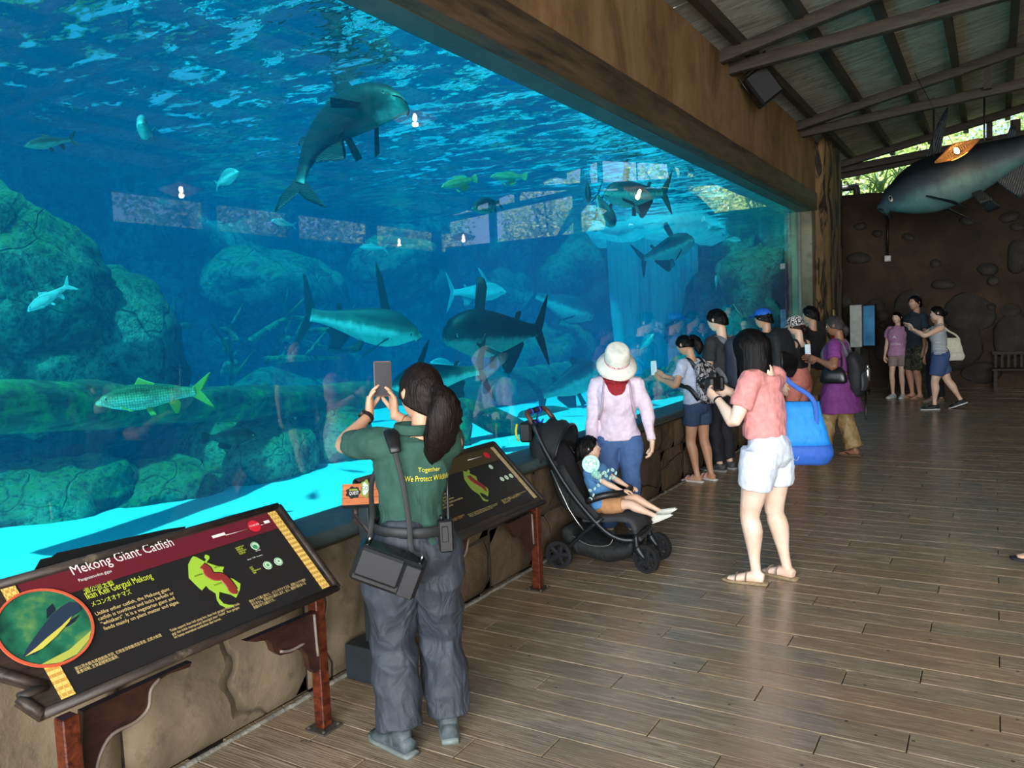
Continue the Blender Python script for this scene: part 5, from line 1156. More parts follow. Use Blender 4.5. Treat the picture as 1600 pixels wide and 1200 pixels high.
def person(label, loc, face, H, sk, top, bot, shoe, hair, head=(0, 0), lean=.0, hands=None, feet=None, build=1.0, fem=True, vox=.010, sway=0, chest=1.0, group=None, hip=1.0, sit=None, side_lean=0., hats=None, feat=True, thigh=1.0, twist=0.0, headoff=(0, 0, 0), hs_=.132, pony_w=1.0):
    """face: direction (x,y) faced. Local frame: x right, y forward. hands = {'L':(pos, elbow hint, hand dir, palm, curl)} in units of H. feet={'L':(x,y,toe angle,lift)}"""
    rz = math.atan2(face[1], face[0]) - PI / 2
    r = thing('person', label, 'person', (loc[0], loc[1], loc[2] if len(loc) > 2 else 0), rz, group)
    U = H; b_ = build
    hipz = .505 * U
    pel = Vector((sway * U, 0, hipz + .02 * U)) if not sit else Vector((0, 0, sit * U))
    Rl = Matrix.Rotation(-lean, 3, 'X') @ Matrix.Rotation(side_lean, 3, 'Y'); Rt = Rl @ Matrix.Rotation(twist, 3, 'Z')
    def T(x, y, z): return pel + Rt @ (Vector((x, y, z - .525)) * U) if z > .62 else pel + Rl @ (Vector((x, y, z - .525)) * U)
    sw = (.100 if fem else .115) * b_ ** .5; hw = .052 * hip
    J = {}
    arm = (.165 * U, .145 * U)
    for sN, sg in (('L', -1), ('R', 1)):
        J['S' + sN] = T(sg * sw, 0, .805)
        hd_ = (hands or {}).get(sN)
        if hd_ is None: tgt = J['S' + sN] + Vector((sg * .035, .03, -.305)) * U; hint = (sg * .2, -1, 0); hdir = (0, .12, -1); palm = (-sg, .2, 0); curl = .35
        else: tgt, hint, hdir, palm, curl = Vector(hd_[0]) * U, hd_[1], hd_[2], hd_[3], hd_[4]
        J['E' + sN], J['W' + sN] = ik(J['S' + sN], tgt, arm[0], arm[1], hint); J['h' + sN] = (hdir, palm, curl)
        ft = (feet or {}).get(sN, (sg * .055, 0, sg * .15, 0)); J['H' + sN] = pel + Vector((sg * hw * U, 0, -.02 * U))
        J['A' + sN] = Vector((ft[0] * U, ft[1] * U, (.045 + ft[3]) * U)); J['toe' + sN] = ft[2]; kh = ft[4] if len(ft) > 4 else (sg * .12, 1, 0)
        J['K' + sN], _a = ik(J['H' + sN], J['A' + sN], .238 * U, .228 * U, kh); J['A' + sN] = _a; J['pt' + sN] = ft[5] if len(ft) > 5 else 0.
    nb = T(0, -.008, .835) + Vector(headoff) * U; hq = Rt @ Matrix.Rotation(head[0], 3, 'Z') @ Matrix.Rotation(head[1], 3, 'X'); hh = hs_ * U
    if H < 1.0: hh = .205 * U; 
    hc = nb + (Rt @ Vector((0, .012, .045))) * U * (1 if H > 1 else .7) + hq @ Vector((0, .015 * U, hh * .50)); MH = Matrix.Translation(hc) @ hq.to_4x4()
    # ---- body
    k = MB(); tr = lambda x, y, z: T(x, y, z)
    TW = [(.47, .070 * hip, .055), (.50, .096 * hip, .070), (.54, .097 * hip, .070), (.60, .070 * b_, .054), (.66, .072 * b_, .056), (.72, .082 * b_, .064), (.77, .088 * b_, .060), (.80, .080 * b_, .048), (.822, .045, .038)]
    if not fem: TW = [(.47, .074, .058), (.50, .080, .062), (.54, .078, .06), (.60, .072 * b_, .055), (.66, .078 * b_, .06), (.72, .09 * b_, .066), (.77, .096 * b_, .062), (.80, .088 * b_, .05), (.822, .05, .04)]
    if H < 1: TW = [(z, w * 1.15, d * 1.3) for z, w, d in TW]
    tors = lambda e, z0=0, z1=9, q=0: ([tr(0, .004 + (.012 * chest if .68 < z < .78 else 0) - (.012 * hip if z < .56 else 0), z) for z, w, d in TW if z0 <= z <= z1], [((w + e) * U, (d + e) * U) for z, w, d in TW if z0 <= z <= z1])
    P, R = tors(0); k.loft(P, R, 20, up=(0, 1, 0), m=3)
    k.loft([tr(0, -.006, .80), nb, hc - hq @ Vector((0, .022 * U, hh * .25))], [(.040 * U, .036 * U), (.031 * U, .031 * U), (.030 * U, .032 * U)], 14, up=(0, 1, 0), m=3)
    at_ = .0265 * U * b_ ** .6
    kh = MB()
    for sN in 'LR':
        S_, E_, W_ = J['S' + sN], J['E' + sN], J['W' + sN]; sg = -1 if sN == 'L' else 1
        inn = T(sg * sw * .5, 0, .795)
        k.loft([inn, S_, S_.lerp(E_, .35), E_, E_.lerp(W_, .3), E_.lerp(W_, .75), W_], [.035 * U, at_ * 1.22, at_ * 1.12, at_ * .86, at_ * .92, at_ * .62, at_ * .56], 12, m=3)
        hdir, palm, curl = J['h' + sN]; hand_mesh(kh, W_, hdir, palm, U, curl, side=-sg)
        H_, K_, A_ = J['H' + sN], J['K' + sN], J['A' + sN]; tk = .052 * U * thigh * hip ** .5
        cb = Vector((0, -1, 0)) * .006 * U
        k.loft([H_ + Vector((0, 0, .03 * U)), H_.lerp(K_, .2), H_.lerp(K_, .6), K_, K_.lerp(A_, .28) + cb, K_.lerp(A_, .7), A_], [tk * 1.08, tk * 1.05, tk * .80, .034 * U * thigh, .0345 * U * thigh, .023 * U, .0195 * U], 14, m=3)
        t_ = J['toe' + sN]; fd = Vector((math.sin(t_), math.cos(t_), 0)); pt = J['pt' + sN]; fd = (fd * math.cos(pt) - Vector((0, 0, math.sin(pt)))).normalized(); fu = Vector((0, 0, 1)) if abs(pt) < .9 else Vector((math.sin(t_), math.cos(t_), 0))
        dn = Vector((0, 0, -1)) if not pt else (fd.cross(Vector((fd.y, -fd.x, 0)))).normalized(); dn = dn if dn.z < 0 else -dn; J['fr' + sN] = (fd, dn)
        k.loft([A_ - fd * .030 * U + dn * .022 * U, A_ + dn * .018 * U, A_ + fd * .045 * U + dn * .024 * U, A_ + fd * .085 * U + dn * .031 * U, A_ + fd * .112 * U + dn * .034 * U], [(.018 * U, .020 * U), (.021 * U, .026 * U), (.023 * U, .019 * U), (.026 * U, .012 * U), (.019 * U, .008 * U)], 12, up=(0, 0, 1), m=3)
    me = MB(); o_ = k.obj('tmpbody', sk, remesh=vox); d_ = o_.data; nB = len(d_.vertices)
    me.add([v.co for v in d_.vertices], [tuple(p.vertices) for p in d_.polygons]); bpy.data.objects.remove(o_)
    head_mesh(me, MH, hh); me.add(kh.v, kh.f); body = me.obj('body', sk, r)
    if feat:
        for sg in (-1, 1):
            q = MB(); c = MH @ (Vector((sg * .145, .335, .015)) * hh); q.ball(c, .052 * hh, 12, 8); q.ball(MH @ (Vector((sg * .147, .368, .012)) * hh), .026 * hh, 10, 6, mi=1); q.obj('eye', [M_EW, M_EI], r)
            q = MB(); q.tube([MH @ (Vector((sg * x, y, z)) * hh) for x, y, z in ((.07, .402, .09), (.14, .385, .105), (.22, .335, .088))], .012 * hh, 6, 2); q.obj('eyebrow', M_BROW, r)
        q = MB(); q.loft([MH @ (Vector((x, y, z)) * hh) for x, y, z in ((-.10, .36, -.262), (-.04, .408, -.256), (0, .412, -.262), (.04, .408, -.256), (.10, .36, -.262))], [(.006 * hh, .006 * hh), (.016 * hh, .026 * hh), (.016 * hh, .024 * hh), (.016 * hh, .026 * hh), (.006 * hh, .006 * hh)], 8, m=3); q.obj('lips', M_LIP, r)
    # ---- clothes
    foldf = lambda amp, fr, sd: (lambda c, n_: .0025 + amp * (.7 * noise.noise(Vector((c.x * fr + sd, c.y * fr, c.z * fr * .55))) + 1.5 * (.22 - abs(noise.noise(Vector((c.x * fr * .8 + c.z * fr * .9 + sd, c.y * fr, c.z * fr * .5 - c.x * fr * .5))))) + .5 * (.2 - abs(noise.noise(Vector((c.x * fr * 2.1, c.y * fr * 2.1 + c.z * fr, c.z * fr * 1.3 + sd)))))))
    if top:
        ty, tm, hem = top[0], top[1], top[2] if len(top) > 2 else .53; loose = top[3] if len(top) > 3 else .010
        k = MB(); zz = sorted(set([hem] + [z for z, w, d in TW if z > hem + .015])); Z_ = [z for z, w, d in TW]
        wi = lambda z: np.interp(z, Z_, [w for _, w, d in TW]); di = lambda z: np.interp(z, Z_, [d for _, w, d in TW])
        flare = top[4] if len(top) > 4 else 0
        if hem < .47: zz = [hem, (hem + .5) / 2, .5] + [z for z in zz if z > .5]
        def wid(z): f = max(0, (.60 - z)) * flare; return wi(max(z, .5)) + loose + f
        def dep(z): f = max(0, (.60 - z)) * flare; return di(max(z, .5)) + loose + f * .8
        P = [tr(0, .004 + (.012 * chest if .68 < z < .78 else 0) - (.010 * hip if z < .56 else 0), z) for z in zz]; R = [(wid(z) * U, dep(z) * U) for z in zz]
        # neck of the garment
        top_n = {'tee': 1, 'long': 1, 'tank': 0, 'tanktop': 0}[ty]
        if top_n: P.append(tr(0, -.004, .838)); R.append((.043 * U, .040 * U))
        else: P = P[:-1]; R = R[:-1]; R[-1] = (R[-1][0] * .86, R[-1][1])
        k.loft(P, R, 26, up=(0, 1, 0), m=3)
        if ty == 'tank':
            for sg in (-1, 1): k.loft([tr(sg * .048, .05, .765), tr(sg * .052, .0, .832), tr(sg * .048, -.05, .765)], [(.018 * U, .010 * U)] * 3, 10, up=(1, 0, 0), m=4)
        for sN in 'LR':
            if not top_n: break
            S_, E_, W_ = J['S' + sN], J['E' + sN], J['W' + sN]; sg = -1 if sN == 'L' else 1; inn = T(sg * sw * .45, 0, .792)
            if ty == 'tee': f = top[5] if len(top) > 5 else .62; k.loft([inn, S_.lerp(inn, .15) + Vector((0, 0, .004 * U)), S_.lerp(E_, f * .5), S_.lerp(E_, f)], [(.050 * U, .046 * U), at_ * 1.55, at_ * 1.5, at_ * 1.52], 16, m=3)
            else: k.loft([inn, S_.lerp(inn, .15), S_.lerp(E_, .5), E_, E_.lerp(W_, .5), E_.lerp(W_, .93)], [(.050 * U, .048 * U), at_ * 1.7, at_ * 1.42, at_ * 1.2, at_ * 1.05, at_ * .88], 16, m=3)
        cl = k.obj({'tee': 't_shirt', 'long': 'long_sleeved_top', 'tank': 'vest_top', 'tanktop': 'vest_top'}[ty], tm, r, remesh=vox, disp=foldf(.0085 * U, 8, U * 7))
        r['_top'] = cl.name
    if bot:
        ty, bm_ = bot[0], bot[1]; ext = dict(shorts=.42, bermuda=.72, pants=1.9, baggy=1.9, skirt=0, leggings=1.9, capri=1.3)[ty] if len(bot) < 3 else bot[2]
        e = {'leggings': .002, 'pants': .008, 'baggy': .020, 'shorts': .006, 'bermuda': .012, 'capri': .004, 'skirt': .01}[ty]; wl_ = bot[3] if len(bot) > 3 else .60
        k = MB(); Z_ = [z for z, w, d in TW]; zz = [.46, .49, .52, .55, wl_]
        P = [tr(0, .004 - .012 * hip * (z < .56), z) for z in zz]; R = [((np.interp(z, Z_, [w for _, w, d in TW]) + e * .8) * U * (.92 if z < .47 else 1), (np.interp(z, Z_, [d for _, w, d in TW]) + e * .8) * U * (.85 if z < .47 else 1)) for z in zz]; k.loft(P, R, 22, up=(0, 1, 0), m=3)
        for sN in 'LR':
            H_, K_, A_ = J['H' + sN], J['K' + sN], J['A' + sN]; tk = .052 * U * thigh * hip ** .5; pts = [H_ + Vector((0, 0, .03 * U)), H_.lerp(K_, .2)]; rr = [tk * 1.12 + e * U * .6, tk * 1.10 + e * U * .8]
            def lg(f): return H_.lerp(K_, f) if f <= 1 else K_.lerp(A_, f - 1)
            def lr(f): return np.interp(f, [0, .2, .6, 1, 1.28, 1.7, 2], [tk * 1.08, tk * 1.05, tk * .8, .034 * U * thigh, .036 * U * thigh, .025 * U, .022 * U])
            for f in [x for x in (.42, .6, .85, 1., 1.25, 1.5, 1.75) if x < ext] + [ext]:
                pts.append(lg(f)); ee = e * U + (.012 * U * max(0, f - 1) if ty == 'pants' else .020 * U * max(0, f - 1) if ty == 'baggy' else 0) + (.007 * U * f / max(ext, .3) if ty in ('shorts', 'bermuda') else 0); rr.append(lr(f) * (1.0) + ee)
            k.loft(pts, rr, 18, m=2)
        cl = k.obj({'shorts': 'shorts', 'bermuda': 'shorts', 'pants': 'trousers', 'baggy': 'baggy_trousers', 'leggings': 'leggings', 'capri': 'leggings', 'skirt': 'skirt'}[ty], bm_, r, remesh=vox, disp=foldf({'leggings': .001, 'baggy': .0125, 'pants': .010}.get(ty, .007) * U, 7, 3 + U))
    # ---- shoes
    if shoe:
        ty, um, sm = shoe
        for sN in 'LR':
            A_ = J['A' + sN]; fd, dn = J['fr' + sN]; sdv = fd.cross(dn); rt = thing('shoe' if ty != 'sandal' else 'sandal', None, None); rt.parent = r
            bpy.data.objects.remove(rt)
            k = MB(); 
            k.loft([A_ - fd * .045 * U + dn * .040 * U, A_ + dn * .040 * U, A_ + fd * .06 * U + dn * .041 * U, A_ + fd * .10 * U + dn * .041 * U, A_ + fd * .132 * U + dn * .039 * U], [(.022 * U, .006 * U), (.027 * U, .008 * U), (.029 * U, .007 * U), (.032 * U, .006 * U), (.018 * U, .005 * U)], 16, m=3, sq=.6)
            so = k.obj('sole', sm, r)
            if ty == 'sandal':
                for t_, w in ((.035, .009), (.075, .010)):
                    c = A_ + fd * t_ * U + dn * .030 * U; k = MB(); hgt = (.030 if t_ < .05 else .020) * U; rw_ = .027 * U
                    k.loft([c + sdv * rw_ * math.cos(a) - dn * (hgt * math.sin(a) - .004 * U) for a in np.linspace(0, PI, 7)], [(w * U, .0022 * U)] * 7, 8, up=fd, m=2); k.obj('strap', um, r)
            elif ty == 'flip':
                k = MB(); c = A_ + fd * .095 * U + dn * .030 * U
                for sg in (-1, 1): k.tube([c, A_ + fd * .06 * U + sdv * sg * .02 * U + dn * .022 * U, A_ + fd * .025 * U + sdv * sg * .029 * U + dn * .034 * U], .0035 * U, 6, 3)
                k.obj('strap', um, r)
            else:
                k = MB(); hi = {'boot': .012, 'sneaker': -.004, 'flat': -.016}[ty] * U
                k.loft([A_ - fd * .036 * U + dn * .024 * U, A_ + dn * .018 * U, A_ + fd * .05 * U + dn * .024 * U, A_ + fd * .09 * U + dn * .030 * U, A_ + fd * .124 * U + dn * .033 * U], [(.021 * U, .022 * U), (.026 * U, .028 * U), (.0265 * U, .020 * U), (.029 * U, .014 * U), (.018 * U, .008 * U)], 14, m=3)
                if hi > -.01 * U: k.loft([A_ + dn * .02 * U, A_ - dn * (hi + .008 * U)], [(.027 * U, .029 * U), (.025 * U, .027 * U)], 14, up=fd, m=1)
                k.obj('upper', um, r)
                if ty in ('sneaker', 'boot'):
                    k = MB()
                    for t_ in (.035, .052, .069): c = A_ + fd * t_ * U + dn * (.004 + t_ * .09) * U; k.tube([c - sdv * .012 * U, c + sdv * .012 * U], .0022 * U, 5, 1)
                    k.obj('laces', M_LACE if ty == 'sneaker' else M_BLK, r)
    # ---- hair
    if hair:
        st_, hm = hair[0], HR[hair[1]]
        fr_line = lambda at: .30 if at < .5 else .30 - (at - .5) * .45
        if st_ == 'short': k = hair_shell(MH, hh, None, lambda at: (.27 if at < .55 else .27 - (at - .55) * .42 if at < 1.3 else -.05 - (at - 1.3) * .16), 1.13, .045, vol=.0)
        elif st_ == 'bob': k = hair_shell(MH, hh, None, lambda at: (.16 if at < .3 else .16 - (at - .3) * 2.2 if at < .8 else -1.12), 1.16, .03, 1.06, vol=.10)
        elif st_ == 'long': k = hair_shell(MH, hh, None, lambda at: (.24 if at < .4 else .24 - (at - .4) * 1.6 if at < .9 else -1.05), 1.12, .03, 1.05, vol=.05)
        elif st_ in ('pony', 'bun', 'low'): k = hair_shell(MH, hh, None, lambda at: (.25 if at < .5 else .25 - (at - .5) * .35 if at < 1.25 else -.10 - (at - 1.25) * .12), 1.06, .016)
        k.obj('hair', hm, r, solid=.01, disp=lambda c, n_: (.010 if st_ == 'short' else .004) * noise.noise(Vector((c.x * 60, c.y * 60, c.z * 22))))
        if st_ == 'pony':
            L_ = hair[2] if len(hair) > 2 else 1.0; g = lambda x, y, z: MH @ (Vector((x, y, z)) * hh)
            k = MB(); k.loft([g(0, -.44, .18), g(0, -.60, .20), g(.02, -.78, .0), g(.03, -.80, -.3 * L_), g(.0, -.72, -.62 * L_), g(-.02, -.62, -.9 * L_)], [.06 * hh, .13 * hh, (.20 * pony_w * hh, .16 * pony_w * hh), (.25 * pony_w * hh, .19 * pony_w * hh), (.21 * pony_w * hh, .15 * pony_w * hh), (.05 * hh, .04 * hh)], 26, m=5, up=(0, 0, 1))
            k.obj('ponytail', hm, r, disp=lambda c, n_: .05 * hh * noise.noise(Vector((c.x * 90, c.y * 90, c.z * 9))))
            k = MB(); k.disc(g(0, -.50, .19), hq @ Vector((0, -1, .2)), .06 * hh, .10 * hh, .05 * hh, 16); k.obj('hair_tie', M_BLK, r)
        if st_ in ('bun', 'low'):
            k = MB(); g = lambda x, y, z: MH @ (Vector((x, y, z)) * hh)
            if st_ == 'bun': k.ball(g(0, -.56, -.05), .17 * hh, 16, 12)
            else: k.loft([g(0, -.42, -.12), g(0, -.54, -.22), g(.03, -.56, -.42), g(.08, -.5, -.62)], [.10 * hh, .16 * hh, .15 * hh, .05 * hh], 16, m=4)
            k.obj('hair_bun', hm, r, disp=lambda c, n_: .03 * hh * noise.noise(Vector((c.x * 70, c.y * 70, c.z * 20))))
            if st_ == 'low': k = MB(); k.disc(g(0, -.49, -.17), hq @ Vector((0, -1, -.6)), .08 * hh, .14 * hh, .05 * hh, 14); k.obj('hair_tie', plain('orange hair tie', (200, 90, 40)), r)
    Mw = Matrix.Translation(r.location) @ Matrix.Rotation(rz, 4, 'Z')
    r_ = dict(root=r, J=J, M=Mw, MH=MH, hh=hh, U=U, T=T, sw=sw, W=lambda v: Mw @ Vector(v)); return r_
M_LACE = plain('white laces', (225, 225, 220), .7); M_SOLEW = plain('white rubber sole', (220, 220, 214), .6); M_SOLEG = plain('grey rubber sole', (110, 120, 118), .6); M_SOLEB = plain('black rubber sole', (24, 24, 24), .6)
def local_of(face, loc, p):      # world point -> local units of a person with H
    rz = math.atan2(face[1], face[0]) - PI / 2; return Matrix.Rotation(-rz, 3, 'Z') @ (Vector(p) - Vector((loc[0], loc[1], 0)))
def strap(P, w, t, mat, name='strap', parent=None, up=(0, 0, 1), m=5, label=None, cat=None):
    k = MB(); k.loft(P, [(w, t)] * len(P), 8, up=up, m=m, sq=.5); return k.obj(name, mat, parent)
def phone(label, c, face, up, case, scr):
    """phone: c centre, face = direction the screen looks, up = long axis"""
    f = Vector(face).normalized(); u = Vector(up); u = (u - f * u.dot(f)).normalized(); s_ = u.cross(f); R_ = Matrix((s_, u, f)).transposed(); r = thing('phone', label, 'phone', c)
    k = MB(); k.box((0, 0, 0), (.037, .076, .0045), R_, bev=.004); k.obj('case', case, r, smooth=False); k = MB(); k.box(f * .0048, (.034, .072, .0006), R_); k.obj('screen', scr, r, smooth=False)
    k = MB(); [k.disc(-f * .0055 + u * .055 + s_ * x, f, 0, .006, .003, 12) for x in (-.02, -.005)]; k.obj('camera_lens', M_BLK, r, smooth=False); return r
m = N('lit phone picture'); v = m.co(); cc_ = m.ramp(m.noise(v, 40, 2), [(.35, (.02, .12, .4)), (.65, (.15, .4, .7))]); m.t.links.new(cc_, m.b.inputs['Emission Color']); m.b.inputs['Emission Strength'].default_value = .3; M_SCR = m.m
M_SCRB = plain('dark phone screen', (8, 10, 20), .6)

# ---------------------------------------------------------------- 1 woman in the green staff polo, photographing with her phone
M_GREEN = fabric('dark green polo cotton', (38, 76, 64), .85, .45); M_PGREY = fabric('slate grey work trousers', (50, 56, 65), .6, .9, .08, 9)
gl_, gf = (-1.945, 2.385), (-.70, .71); GH = 1.505
phc = ay(598, 592, 2.62)
wl_p = local_of(gf, gl_, ay(577, 648, 2.56)) / GH; wr_p = local_of(gf, gl_, ay(617, 648, 2.64)) / GH
up_ = (0, 0, 1)
g1 = person('woman with ponytail in dark green polo, holding a phone up to the glass', gl_, gf, GH, SK['tan'], ('tee', M_GREEN, .52, .012, .0, .64), ('baggy', M_PGREY), ('boot', plain('dusty grey boot leather', (74, 84, 88), .7, 0, .45, 25), M_SOLEG), ('pony', 'brown', 1.25),
            head=(.42, .16), lean=-.02, hands={'L': (wl_p, (-1, .1, -.6), (.10, .1, 1), (1, -.2, .0), .38), 'R': (wr_p, (1, .1, -.8), (-.05, .1, 1), (-1, -.2, .0), .38)}, feet={'L': (-.055, -.02, -.55, 0), 'R': (.075, .02, .1, 0)}, vox=.0075, hip=1.06, build=1.0, chest=.7, side_lean=.06, headoff=(.018, 0, -.020), hs_=.142, pony_w=1.35)
R1 = g1['root']; J = g1['J']; T = g1['T']; U = GH
phone('black phone in a pink brown case held up by the woman in green', phc, -ray(598, 592), (.03, 0, 1), plain('rose brown phone case', (136, 100, 88), .4), M_SCRB)
def tback(x, z, e=.0): return T(x, -(.070 + e), z)
k = MB(); k.loft([T(.1 * math.cos(a) * 1.02, .083 * math.sin(a) - .006, .592) for a in np.linspace(0, 2 * PI, 25)], [(.004 * U, .014 * U)] * 25, 8, up=(0, 0, 1), m=1, sq=.4); k.obj('belt', plain('black webbing belt', (30, 32, 34), .6), R1)
k = MB(); k.loft([T(.046 * math.cos(a), .044 * math.sin(a) - .004, .843) for a in np.linspace(0, 2 * PI, 21)], [(.006 * U, .014 * U)] * 21, 8, up=(0, 0, 1), m=1); k.obj('collar', M_GREEN, R1)
# back print
def back_text(body, x0, x1, z0, h, mat):
    cu = bpy.data.curves.new('lettering', 'FONT'); cu.body = body; cu.size = 1; o = bpy.data.objects.new('tmp', cu); COL.objects.link(o); dg = bpy.context.evaluated_depsgraph_get(); dg.update()
    me = bpy.data.meshes.new_from_object(o.evaluated_get(dg)); bpy.data.objects.remove(o); n = len(me.vertices); co = np.empty(n * 3, 'f'); me.vertices.foreach_get('co', co); co = co.reshape(-1, 3); mn, mx = co.min(0), co.max(0)
    shirt = bpy.data.objects[R1['_top']]; out = []
    for c in co:
        x = x0 + (c[0] - mn[0]) / (mx[0] - mn[0]) * (x1 - x0); z = z0 + (c[1] - mn[1]) / (mx[1] - mn[1]) * h; p = T(x, -.4, z); hit, pt, nn, _i = shirt.ray_cast(p, T(x, .4, z) - p)
        out.append(tuple((pt + nn * .0025) if hit else T(x, -.08, z)))
    me.vertices.foreach_set('co', np.array(out, 'f').ravel()); me.materials.clear(); me.materials.append(mat); o = bpy.data.objects.new('lettering', me); COL.objects.link(o); o.parent = R1
bpy.context.view_layer.update()
M_EMB = plain('yellow embroidery', (214, 196, 40), .6); back_text('Together', .005, .062, .738, .014, M_EMB); back_text('We Protect Wildlife', -.028, .088, .718, .014, M_EMB)
# radio on the right hip
rc = g1['W'](T(.075, -.07, .585)); r = thing('walkie_talkie', 'black two way radio clipped to the belt of the woman in green', 'radio', rc)
fx, fy = Vector((gf[0], gf[1], 0)).normalized(), Vector((gf[1], -gf[0], 0)).normalized(); Rr = Matrix((fy, fx, Vector((0, 0, 1)))).transposed()
k = MB(); k.box((0, 0, -.01), (.028, .018, .062), Rr, bev=.006); k.obj('housing', M_BLK, r, smooth=False); k = MB(); k.loft([Rr @ Vector((.014, 0, .05)), Rr @ Vector((.014, 0, .075)), Rr @ Vector((.018, 0, .21))], [.007, .006, .004], 8, m=2); k.obj('antenna', M_BLK, r)
k = MB(); k.loft([Rr @ Vector((-.012, 0, .05)), Rr @ Vector((-.012, 0, .07))], [.008, .007], 10, m=1); k.obj('knob', M_BLK, r); k = MB(); k.box(Rr @ Vector((-.004, -.02, .0)), (.012, .003, .03), Rr, bev=.002); k.obj('belt_clip', M_BLK, r, smooth=False)
# shoulder bag : glossy black box bag on a crossbody strap
bc = ay(607, 888, 2.16); r = thing('shoulder_bag', 'glossy black hard shoulder bag hanging at the left hip of the woman in green', 'bag', bc); M_GLB = plain('glossy black leather', (26, 28, 32), .18)
Rb = Matrix((Vector((.80, .44, -.42)).normalized(), Vector((.80, .44, -.42)).normalized().cross(Vector((.1, -.35, -.9)).normalized() * -1).normalized(), Vector((0, 0, 1)))).transposed()
X_b = Vector((.80, .50, -.40)).normalized(); Y_b = Vector((-.45, .80, .05)); Y_b = (Y_b - X_b * Y_b.dot(X_b)).normalized(); Rb = Matrix((X_b, Y_b, X_b.cross(Y_b))).transposed()
k = MB(); k.box((0, 0, 0), (.125, .05, .07), Rb, bev=.014); k.obj('case', M_GLB, r, smooth=False)
k = MB(); k.box(Rb @ Vector((-.03, -.053, .012)), (.085, .006, .055), Rb, bev=.01); k.obj('flap', M_GLB, r, smooth=False); k = MB(); k.box(Rb @ Vector((.086, -.054, .0)), (.03, .006, .062), Rb, bev=.004); k.obj('end_panel', M_GLB, r, smooth=False)
for sx in (-.1, .1): k = MB(); k.disc(Rb @ Vector((sx, 0, .082)), Rb @ Vector((1, 0, 0)), .008, .012, .004, 14); k.obj('ring', plain('brushed steel', (150, 152, 154), .35, .9), r, smooth=False)
W1_ = g1['W']; sp_ = [bc + Rb @ Vector((.1, -.0, .09)), W1_(T(-.015, -.115, .56)), W1_(T(-.020, -.105, .62)), W1_(T(-.035, -.092, .72)), W1_(T(-.055, -.072, .80)), W1_(T(-.062, -.02, .838)), W1_(T(-.055, .055, .80))]
sp2 = [bc + Rb @ Vector((-.1, -.0, .09)), W1_(T(-.115, -.055, .56)), W1_(T(-.105, -.02, .62)), W1_(T(-.10, .06, .70)), W1_(T(-.055, .075, .78)), W1_(T(-.055, .055, .80))]
for s__ in (sp_, sp2): k = MB(); k.loft([p - bc for p in s__], [(.010, .0012)] * len(s__), 8, up=(gf[0], gf[1], 0), m=5, sq=.5); k.obj('strap', plain('black strap webbing', (28, 30, 32), .7), r)
k = MB(); k.loft([W1_(T(x, y, z)) - bc for x, y, z in ((-.052, -.078, .795), (-.06, -.03, .838), (-.055, .03, .83))], [(.02, .006), (.028, .008), (.02, .006)], 10, up=(gf[0], gf[1], 0), m=4); k.obj('shoulder_pad', M_BLK, r)
# watch and bracelet
def wrist_band(g, sN, label, mat, w=.010, face=False, name='watch', t=.35):
    W_, E_ = g['J']['W' + sN], g['J']['E' + sN]; c = W_.lerp(E_, t * .3); d = (W_ - E_).normalized(); rr = .0265 * g['U'] * .66
    r = thing(name, label, name, g['W'](c)); q = g['M'].to_3x3(); k = MB(); k.disc((0, 0, 0), q @ d, rr, rr + .0035, w * 2, 24); k.obj('band', mat, r, smooth=False)
    if face: o = (q @ d).orthogonal().normalized(); o = (Vector((-.3, -.9, .2)) - (q @ d) * Vector((-.3, -.9, .2)).dot(q @ d)).normalized(); k = MB(); k.disc(o * (rr + .004), o, 0, .020, .009, 24); k.obj('dial', M_BLK, r, smooth=False)
wrist_band(g1, 'L', 'round black wristwatch on the raised left arm of the woman in green', plain('black rubber', (20, 20, 22), .6), .010, True)
wrist_band(g1, 'R', 'thin gold bracelet on the right wrist of the woman in green', plain('gold chain', (200, 160, 90), .3, .9), .0012, False, 'bracelet', .9)
def LP(face, loc, H, p): return local_of(face, loc, p) / H
